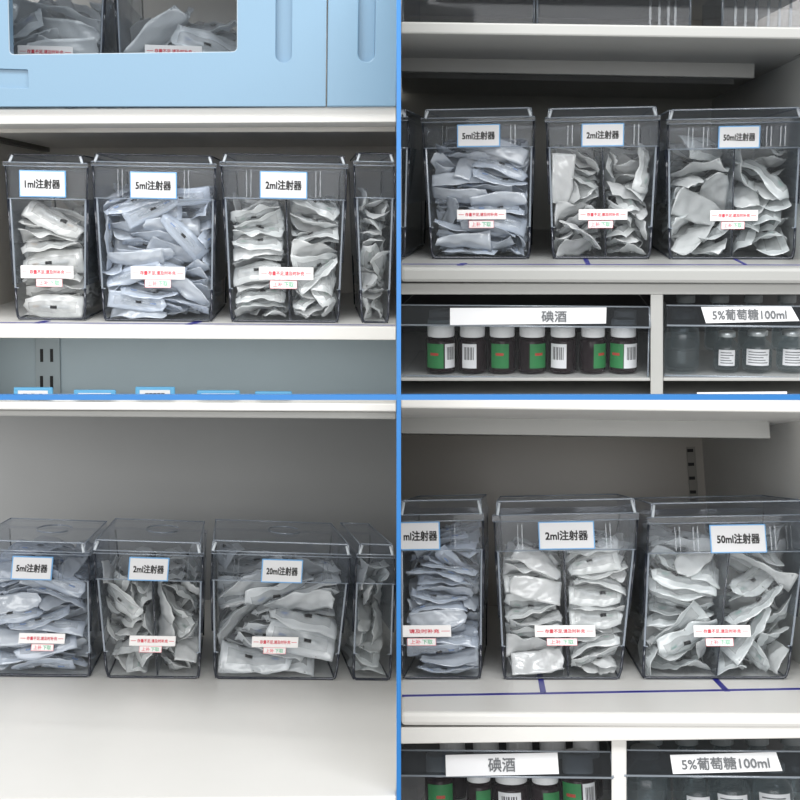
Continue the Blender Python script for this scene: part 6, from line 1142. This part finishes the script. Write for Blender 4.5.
NW = 'shelf under the blue doors'
# upper left
mk(TL, 167, 199, 320, 155, 285, 288, bl=17.5, br=85, tl=10.5, tr=85.5, fl=6.5, fr=88.5, nl=4, nr=89.5, rl=11, rr=83.5,
   card=(21, 67, 171, 197), text='1ml注射器', stick=(21, 73.5, 266, 278), tag=(36.5, 62.5, 279, 286.5), darklid=True,
   fill=('one', 13, 202), seed=11, label='narrow clear bin labelled 1ml at the left end of the shelf under the blue doors',
   pl=pl('whitish', 'narrow 1ml bin under the blue doors'))
mk(TL, 167, 199, 321.5, 155, 286, 289, bl=104.5, br=211.5, tl=97, tr=213, fl=93.5, fr=215.5, nl=91.5, nr=217.5, rl=96, rr=212, ribs=(121, 187),
   card=(131, 177.5, 172.5, 198.5), text='5ml注射器', stick=(131, 185, 267, 279), tag=(145, 171, 279.5, 287.5), darklid=True,
   fill=('five', 30, 190), seed=21, cols=2, label='clear bin labelled 5ml between the 1ml and 2ml bins under the blue doors',
   pl=pl('bluish', '5ml bin under the blue doors'))
mk(TL, 167.5, 199, 322.5, 155, 262, 289, bl=231.5, br=338, tl=225.5, tr=343.5, fl=221.5, fr=346.5, nl=219.5, nr=348.5, rl=224, rr=344, ribs=(249, 318),
   card=(260, 307.5, 172, 198.5), text='2ml注射器', stick=(259, 313.5, 267.5, 279.5), tag=(270, 297, 280.5, 288.5), div=(286, 290), darklid=True,
   fill=('two', 22, 201), seed=31, label='clear divided bin labelled 2ml on the shelf under the blue doors',
   pl=pl('white', 'divided 2ml bin under the blue doors'))
mk(TL, 166, 198, 323.5, 153.5, 262, 290, bl=362, br=388, tl=357, tr=392.5, fl=354, fr=394, nl=352.5, nr=395, rl=357, rr=392.5, darklid=True,
   fill=('two', 9, 190), seed=41, label='slim clear unlabelled bin beside the 2ml bin under the blue doors',
   pl=pl('white', 'slim unlabelled bin under the blue doors'))
# behind the glass door
for (l, r, st, sd, wh, tp) in ((-25, 103, (18, 73, 47, 57), 51, 'left bin behind the blue glass door', -10), (117, 245, (145, 202, 46.5, 56.5), 61, 'right bin behind the blue glass door', 8)):
    z_off = 0
    mk(TL, -40, -8, 115, -52, 60, 85, bl=l + 6, br=r - 4, tl=l, tr=r, fl=l - 3, fr=r + 3, nl=l - 5, nr=r + 5, rl=l, rr=r, y=0.03, D=0.2,
       stick=st, fill=('twenty', 9, tp), seed=sd, back=2, label='clear bin of packets, ' + wh.replace(' bin', ' one of two'),
       pl=pl('grey-white', wh))
# upper right
TRW = 'upper right shelf'
mk(TR, 121, 148, 257.5, 109.5, 204, 227, bl=400.9, br=404.5, tl=400.8, tr=407, fl=400.7, fr=408.3, nl=400.6, nr=409.5, rl=400.8, rr=405.5,
   fill=('five', 2, 165), seed=71, back=3, label='sliver of a clear bin at the left end of the upper right shelf',
   pl=pl('pale', 'sliver of a bin at the left end of the upper right shelf'))
mk(TR, 122, 147.5, 259, 109, 204, 227, bl=432, br=529, tl=426, tr=531.5, fl=423, fr=534, nl=421, nr=535.5, rl=426, rr=531, ribs=(445, 513),
   card=(457.5, 500.5, 124, 147.5), text='5ml注射器', stick=(457, 506, 209.5, 219.5), tag=(469, 494, 220.5, 228),
   fill=('five', 28, 143), seed=81, cols=2, label='clear bin labelled 5ml on the shelf above the iodine tray, upper right',
   pl=pl('bluish', '5ml bin on the upper right shelf'))
mk(TR, 121.5, 147, 259, 108, 204, 227, bl=553, br=649.5, tl=549.5, tr=656, fl=546.5, fr=659, nl=544.5, nr=660.5, rl=549, rr=655.5, ribs=(570, 636),
   card=(581, 624, 123, 147), text='2ml注射器', stick=(578.5, 627.5, 209, 220), tag=(588, 613, 220.5, 228), div=(602.5, 606),
   fill=('two', 22, 148), seed=91, label='clear divided bin labelled 2ml in the middle of the upper right shelf',
   pl=pl('white', 'divided 2ml bin on the upper right shelf'))
mk(TR, 123.5, 148.5, 259.5, 109, 204, 228, bl=669.5, br=793.5, tl=669, tr=799, fl=667.5, fr=801, nl=665.5, nr=802.5, rl=669.5, rr=799, ribs=(690, 705, 768, 782),
   card=(717, 759.5, 125.5, 149), text='50ml注射器', stick=(710, 758, 210, 221), tag=(721, 744.5, 221.5, 229), div=(734.5, 732),
   fill=('fifty', 20, 142), seed=101, label='wide clear divided bin labelled 50ml beside the wall on the upper right shelf',
   pl=pl('large white', 'wide 50ml bin on the upper right shelf'))
# lower left
BLW = 'deep white shelf'
mk(BL, 553, 579, 676.5, 541, 630, 652, bl=-22, br=90, tl=-28, tr=88, fl=-31, fr=89.5, nl=-33, nr=91, rl=-28, rr=85.5, ribs=(62, -5), grip=True,
   card=(11.5, 54.5, 556, 578.5), text='5ml注射器', stick=(18.5, 65.5, 633.5, 643), tag=(31, 54, 644, 650.5),
   fill=('five', 27, 566), seed=111, cols=2, flange_frac=0.25, label='clear bin labelled 5ml at the left end of the deep white shelf',
   pl=pl('bluish', '5ml bin on the deep white shelf'))
mk(BL, 554, 579.5, 678.5, 541, 632, 652, bl=107, br=199, tl=98, tr=201, fl=95, fr=203, nl=93, nr=204.5, rl=96, rr=200.5, ribs=(118, 186), grip=True,
   card=(128, 170, 557, 579.5), text='2ml注射器', stick=(129, 176, 636, 645.5), tag=(139, 162, 646, 652), div=(152, 157),
   fill=('two', 22, 572), seed=121, flange_frac=0.25, label='clear divided bin labelled 2ml on the deep white shelf',
   pl=pl('white', 'divided 2ml bin on the deep white shelf'))
mk(BL, 555, 581, 679.5, 542, 632, 653, bl=215, br=335.5, tl=213.5, tr=346.5, fl=212, fr=349.5, nl=210.5, nr=351.5, rl=213.5, rr=348.5, ribs=(236, 325), grip=True,
   card=(260.5, 303, 559, 581.5), text='20ml注射器', stick=(251.5, 298.5, 637, 647), tag=(263, 286, 647.5, 653.5),
   fill=('twenty', 22, 566), seed=131, cols=2, flange_frac=0.25, label='wide clear bin labelled 20ml on the deep white shelf',
   pl=pl('large white', 'wide 20ml bin on the deep white shelf'))
mk(BL, 557, 583, 680.5, 544, 632, 654, bl=353, br=390, tl=357, tr=393, fl=356, fr=394, nl=355, nr=395, rl=359.5, rr=392, grip=False,
   fill=('fifty', 9, 568), seed=145, flange_frac=0.25, label='slim clear unlabelled bin beside the 20ml bin on the deep white shelf',
   pl=pl('white', 'slim unlabelled bin on the deep white shelf'))
# lower right
mk(BR, 521, 550, 679, 500, 618, 645, bl=402.5, br=480.5, tl=402, tr=481.5, fl=402, fr=483, nl=401.6, nr=484.5, rl=402.2, rr=480.5, ribs=(453,),
   card=(401.8, 440, 521, 550), text='ml注射器', tw=0.86, cutcard=True, stick=(402.5, 451, 625, 637), cutstick=True, tag=(407.5, 436, 638, 645.5),
   fill=('five', 23, 536), seed=151, cols=2, label='clear bin of bluish packets at the left end of the lower right shelf',
   pl=pl('bluish', 'left bin on the lower right shelf'))
mk(BR, 520.5, 550, 679.5, 500, 617, 646, bl=504, br=620, tl=498, tr=633.5, fl=494.5, fr=637, nl=492, nr=639, rl=497, rr=633.5, ribs=(520, 608),
   card=(539, 593.5, 520.5, 549.5), text='2ml注射器', stick=(535, 595, 625, 637), tag=(547, 577, 638, 645.5), div=(564, 568.5),
   fill=('two', 23, 545), seed=161, label='clear divided bin labelled 2ml on the shelf with thick blue tape, lower right',
   pl=pl('white', 'divided 2ml bin on the lower right shelf'))
mk(BR, 522.5, 552, 679, 502, 617, 646, bl=643, br=787, tl=648.5, tr=803, fl=648, fr=807, nl=646, nr=809, rl=651, rr=805, ribs=(677, 695, 772, 788),
   card=(710, 764, 523.5, 553), text='50ml注射器', stick=(694, 750, 625, 637), tag=(706, 733, 638, 646), div=(730.5, 717),
   fill=('fifty', 22, 536), seed=171, label='wide clear divided bin labelled 50ml by the right wall of the lower right shelf',
   pl=pl('large white', 'wide 50ml bin on the lower right shelf'))

me = bpy.data.meshes.new('packet_pile')
stuff.to_mesh(me); stuff.free()
for m in STUFF_M:
    me.materials.append(m)
so = bpy.data.objects.new('packet_pile', me)
COL.objects.link(so)
setp(so, 'buried syringe packets filling the backs of all the clear bins', 'syringe packets', None, 'stuff')
print('PACKETS', NP[0])

# ------------------------------------------------------------------ tapes
tape(TL, ZT, ((-20, 322.6), (396, 325.4)), 0.0012, 'thin blue tape line along the shelf edge under the blue doors')
tape(TL, ZT, ((36, 323.3), (48, 321.0)), 0.0045, 'short blue tape mark in front of the 1ml bin under the blue doors')
tape(TL, ZT, ((188, 324.6), (201, 321.4)), 0.0045, 'short blue tape mark in front of the 5ml bin under the blue doors')
tape(TR, zTR, ((402, 264.3), (830, 265.3)), 0.0014, 'thin blue tape line along the front of the upper right shelf')
tape(TR, zTR, ((460, 265.5), (464, 263.5)), 0.004, 'tiny blue tape mark in front of the 5ml bin, upper right shelf')
tape(TR, zTR, ((588.5, 265), (584.5, 257.5)), 0.0028, 'short blue tape mark in front of the divided 2ml bin, upper right shelf')
tape(TR, zTR, ((745, 264.5), (735, 259.5)), 0.002, 'slanting blue tape mark in front of the 50ml bin, upper right shelf')
tape(BR, zBR, ((402, 696), (860, 688)), 0.0040, 'long blue tape line across the front of the lower right shelf')
tape(BR, zBR, ((543.5, 694), (538.5, 668)), 0.0034, 'short blue tape mark running under the 2ml bin, lower right shelf')
tape(BR, zBR, ((727, 691.5), (714, 678)), 0.0034, 'slanting blue tape mark running under the 50ml bin, lower right shelf')

# ------------------------------------------------------------------ medicine trays and bottles


def dark_bottle(bay, px0, px1, ytop, ybot, y, label, green, white, group, shift=0.0):
    a, c = bay.P(px0, ybot, y), bay.P(px1, ytop, y)
    r = (c.x - a.x) / 2
    h = c.z - a.z
    t = bay.thing('medicine_bottle', ((a.x + c.x) / 2, y + r, a.z), label, 'bottle', group)
    hc = h * 0.34
    bm = bmesh.new()
    lathe(bm, [(r * .9, 0), (r, 0.003), (r, h - hc - r * .25), (r * .93, h - hc - r * .08), (r * .75, h - hc), (r * .7, h - hc + 0.002)], 28)
    obj('bottle_body', bm, BOTTLE, t, smooth=True)
    bm = bmesh.new()
    prof = [(r * .86, h - hc + 0.001), (r * .88, h - hc + 0.003), (r * .86, h - 0.002), (r * .80, h)]
    lathe(bm, prof, 36)
    cp = obj('cap', bm, CAPW, t, smooth=False)
    if green:
        bm = bmesh.new()
        lathe(bm, [(r * 1.01, h * .10), (r * 1.01, h * .56)], 14, a0=math.radians(green[0]), a1=math.radians(green[1]))
        lb = obj('green_label', bm, LABELGREEN, t, smooth=True)
        bm = bmesh.new()
        m0 = (green[0] + green[1]) / 2
        lathe(bm, [(r * 1.02, h * .34), (r * 1.02, h * .39)], 6, a0=math.radians(m0 - 16), a1=math.radians(m0 + 16))
        obj('red_print', bm, LABELRED, lb, smooth=True)
    if white:
        bm = bmesh.new()
        lathe(bm, [(r * 1.01, h * .10), (r * 1.01, h * .56)], 12, a0=math.radians(white[0]), a1=math.radians(white[1]))
        lb = obj('white_label', bm, CARDWHITE, t, smooth=True)
        bm = bmesh.new()
        m0, wd = (white[0] + white[1]) / 2, (white[1] - white[0])
        for k in range(7):
            aa = m0 - wd * .3 + wd * .6 * k / 6
            lathe(bm, [(r * 1.02, h * .26), (r * 1.02, h * .50)], 1, a0=math.radians(aa - wd * .02 * (1 + k % 2)), a1=math.radians(aa + wd * .02))
        obj('barcode', bm, INK, lb)
    return t


def infusion_bottle(bay, px0, px1, ytop, ybot, y, label, lab, group, crimp=True):
    a, c = bay.P(px0, ybot, y), bay.P(px1, ytop, y)
    r = (c.x - a.x) / 2
    h = c.z - a.z
    t = bay.thing('infusion_bottle', ((a.x + c.x) / 2, y + r, a.z), label, 'bottle', group)
    bm = bmesh.new()
    lathe(bm, [(r * .85, 0), (r, 0.004), (r, h * .58), (r * .92, h * .66), (r * .62, h * .76), (r * .5, h * .80), (r * .5, h * .86), (r * .62, h * .87), (r * .62, h * .9)], 30)
    obj('bottle_body', bm, GLASSB, t, smooth=True)
    bm = bmesh.new()
    lathe(bm, [(r * .8, 0.004), (r * .93, 0.007), (r * .93, h * .5)], 26)
    obj('liquid', bm, LIQUID, t, smooth=True)
    bm = bmesh.new()
    lathe(bm, [(r * .66, h * .86), (r * .68, h * .87), (r * .68, h * .975), (r * .6, h)], 26)
    cr = obj('crimp_cap', bm, CRIMP if crimp else STOPPER, t, smooth=True)
    if lab:
        bm = bmesh.new()
        lathe(bm, [(r * 1.01, h * .16), (r * 1.01, h * .56)], 16, a0=math.radians(lab[0]), a1=math.radians(lab[1]))
        lb = obj('paper_label', bm, CARDWHITE, t, smooth=True)
        bm = bmesh.new()
        for k in range(5):
            z = h * (.22 + .065 * k)
            e = 8 + 9 * ((k * 7) % 3)
            lathe(bm, [(r * 1.02, z), (r * 1.02, z + h * .022)], 10, a0=math.radians(lab[0] + 10), a1=math.radians(lab[1] - e))
        obj('print', bm, INKGREY, lb)
    return t


def tray(bay, lx, rx, ftop, fbot, bot, y, D, label, card, text, base_off=0.0, tw=0.5, rx_end=None):
    a, c = bay.P(lx, bot, y), bay.P(rx, ftop, y)
    base = Vector(((a.x + c.x) / 2, y, a.z))
    q = lambda px, py: bay.P(px, py, y) - base
    t = bay.thing('medicine_tray', base, label, 'tray')
    x0, x1 = a.x - base.x, c.x - base.x
    zf0, zf1 = q((lx + rx) / 2, fbot).z, q((lx + rx) / 2, ftop).z
    th = 0.002
    bm = bmesh.new()
    box(bm, x0, x1, 0, D, 0, th)
    box(bm, x0, x0 + th, 0, D, th, zf1); box(bm, x1 - th, x1, 0, D, th, zf1)
    box(bm, x0 + th, x1 - th, 0.0, th, th, zf0)
    obj('tray_body', bm, CLEAR, t)
    bm = bmesh.new()   # sloping front flap
    hexa(bm, [(x0, -0.010, zf0), (x1, -0.010, zf0), (x1, -0.008, zf0), (x0, -0.008, zf0), (x0, 0.0, zf1), (x1, 0.0, zf1), (x1, 0.002, zf1), (x0, 0.002, zf1)])
    box(bm, x0, x1, -0.0075, 0.0, zf0 - 0.001, zf0 + 0.001)
    fl = obj('front_flap', bm, SMOKE, t)
    bm = bmesh.new()
    tube(bm, [(x0, -0.0, zf1), (x1, -0.0, zf1)], 0.0010, 6)
    tube(bm, [(x0, -0.010, zf0), (x1, -0.010, zf0)], 0.0012, 6)
    tube(bm, [(x1, -0.010, zf0), (x1, 0, zf1)], 0.0012, 6)
    tube(bm, [(x1, 0, zf0), (x1, 0, 0.002)], 0.001, 6)
    tube(bm, [(x0, 0, 0.002), (x1, 0, 0.002)], 0.001, 6)
    obj('tray_edge', bm, EDGEL, t, smooth=True)
    if card:
        # four pixel corners: top-left, top-right, bottom-right, bottom-left
        def on(px, py):
            d, cc = bay.ray(px, py)
            # intersect the sloping flap plane
            p = bay.P(px, py, y - 0.011)
            zz = (p - base).z
            f = (zz - zf0) / (zf1 - zf0)
            yy = y - 0.0115 + 0.010 * max(-0.2, min(1.1, f))
            return bay.P(px, py, yy) - base
        pts = [on(*p) for p in card]
        k = Vector((0, 0.0008, 0.0))
        bm = bmesh.new()
        hexa(bm, [p for p in pts] + [p + k for p in pts])
        cd = obj('name_card', bm, CARDWHITE, fl)
        ctr = (pts[0] + pts[1] + pts[2] + pts[3]) / 4
        w = (pts[1] - pts[0]).length
        hh = ((pts[0] - pts[3]).length)
        o = lettering(text, cd, ctr.x + w * base_off, ctr.z, ctr.y - 0.0012, w * tw, hh * 0.66, INKGREY, 0.014)
        o.rotation_euler = (-math.atan2(0.010, zf1 - zf0), -math.atan2((pts[1] - pts[0]).z, (pts[1] - pts[0]).x), 0)
    return t


# upper right trays
YT = YS + 0.02
tray(TR, 402, 649.5, 306, 325, 377, YT, 0.18, 'clear tray of dark bottles under the upper right shelf', [(450, 308), (606.5, 307.5), (606, 323.5), (450, 325)], '碘酒', 0.17, 0.16)
gd = 'dark bottles in the upper right tray'
for i, (x0, x1, g, w, lab) in enumerate((
        (424, 455, (215, 285), (290, 335), 'dark bottle with green label, first from the left in the upper right tray'),
        (457, 486, None, (230, 290), 'dark bottle with white label, second from the left in the upper right tray'),
        (487, 516, (225, 300), None, 'dark bottle with green label, third from the left in the upper right tray'),
        (517, 547, (262, 335), None, 'white-capped dark bottle with green label left of the barcode bottle, upper right'),
        (548.5, 577.5, None, (215, 285), 'white-capped dark bottle showing a barcode label, upper right tray'),
        (579.5, 607.5, (272, 345), None, 'white-capped dark bottle right of the barcode bottle, upper right tray'),
        (609, 639.5, (205, 268), (270, 335), 'white-capped dark bottle with green and white label, by the post, upper right'))):
    dark_bottle(TR, x0, x1, 321, 373.5, YT + 0.012, lab, g, w, gd)
for i in range(7):
    x0 = 426 + i * 31
    dark_bottle(TR, x0, x0 + 28, 312, 366, YT + 0.062, 'dark bottle in the back row of the upper right tray', None, None, 'back row of dark bottles, upper right tray')
tray(TR, 664.5, 838, 306, 325, 377, YT, 0.18, 'clear tray of glass bottles under the upper right shelf', [(701, 307), (791, 306), (799.5, 321), (706, 323.2)], '5%葡萄糖100ml', 0.0, 0.82)
gi = 'glass bottles in the upper right tray'
infusion_bottle(TR, 666, 703, 312, 372.5, YT + 0.010, 'large clear glass bottle without label at the left of the upper right tray', None, gi, False)
infusion_bottle(TR, 715, 742.5, 333, 372, YT + 0.018, 'small glass bottle nearest the large plain one, upper right tray', (225, 300), gi)
infusion_bottle(TR, 744.5, 776, 332, 372, YT + 0.014, 'small glass bottle second from the large plain one, upper right tray', (215, 310), gi)
infusion_bottle(TR, 779, 810, 332, 372, YT + 0.014, 'small glass bottle cut by the picture edge, upper right tray', (225, 315), gi)
for i in range(4):
    x0 = 672 + i * 34
    infusion_bottle(TR, x0, x0 + 30, 292 + 4, 352, YT + 0.085, 'glass bottle in the back row of the upper right tray', None, 'back row of glass bottles, upper right tray', False)
# card of the next tray down
base = TR.P(740, 399, YT)
bm = bmesh.new()
pts = [TR.P(697, 399, YT - 0.004), TR.P(787, 399, YT - 0.004), TR.P(787, 391.5, YT), TR.P(697, 392.5, YT)]
k = Vector((0, 0.001, 0))
hexa(bm, pts + [p + k for p in pts])
setp(obj('name_card', bm, CARDWHITE, None, TR.M), 'white card standing on the lowest ledge under the glass bottle tray', 'card')

# lower right trays
YT2 = RS + 0.022
tray(BR, 402, 611, 751, 774, 862, YT2, 0.16, 'clear tray of dark bottles under the lower right shelf', [(445.5, 755), (557.5, 752.5), (559, 774), (446, 776.5)], '碘酒', 0.0, 0.24)
gd2 = 'dark bottles in the lower right tray'
for (x0, x1, g, w, yt, lab) in ((424, 453, (225, 330), None, 758, 'dark bottle with green label at the left of the lower right tray'),
                                (466, 491, (260, 330), None, 764, 'dark bottle under the left part of the iodine card, lower right tray'),
                                (494, 529, None, (225, 300), 766, 'dark bottle with white label in the middle of the lower right tray'),
                                (532, 560, (260, 330), None, 766, 'dark bottle under the right end of the iodine card, lower right tray'),
                                (563, 596, (205, 275), (280, 330), 757, 'white-capped dark bottle right of the iodine card, lower right tray')):
    dark_bottle(BR, x0, x1, yt, yt + 62, YT2 + 0.012, lab, g, w, gd2)
for i in range(5):
    x0 = 438 + i * 34
    dark_bottle(BR, x0, x0 + 28, 741, 800, YT2 + 0.07, 'dark bottle in the back row of the lower right tray', None, None, 'back row of dark bottles, lower right tray')
tray(BR, 628, 850, 751, 774, 862, YT2, 0.16, 'clear tray of glass bottles under the lower right shelf', [(670, 755), (776, 752), (782.5, 771), (673, 774)], '5%葡萄糖100ml', 0.0, 0.82)
gi2 = 'glass bottles in the lower right tray'
infusion_bottle(BR, 630, 668, 752, 830, YT2 + 0.010, 'large clear glass bottle without label at the left of the lower right tray', None, gi2, False)
infusion_bottle(BR, 687, 714, 772, 830, YT2 + 0.016, 'small glass bottle nearest the large plain one, lower right tray', (215, 310), gi2)
infusion_bottle(BR, 718, 753, 769, 830, YT2 + 0.014, 'small glass bottle second from the large plain one, lower right tray', (215, 310), gi2)
infusion_bottle(BR, 760, 796, 767, 830, YT2 + 0.014, 'small glass bottle nearest the picture edge, lower right tray', (215, 310), gi2)
for i in range(5):
    x0 = 640 + i * 36
    infusion_bottle(BR, x0, x0 + 30, 738, 810, YT2 + 0.075, 'glass bottle in the back row of the lower right tray', None, 'back row of glass bottles, lower right tray', False)
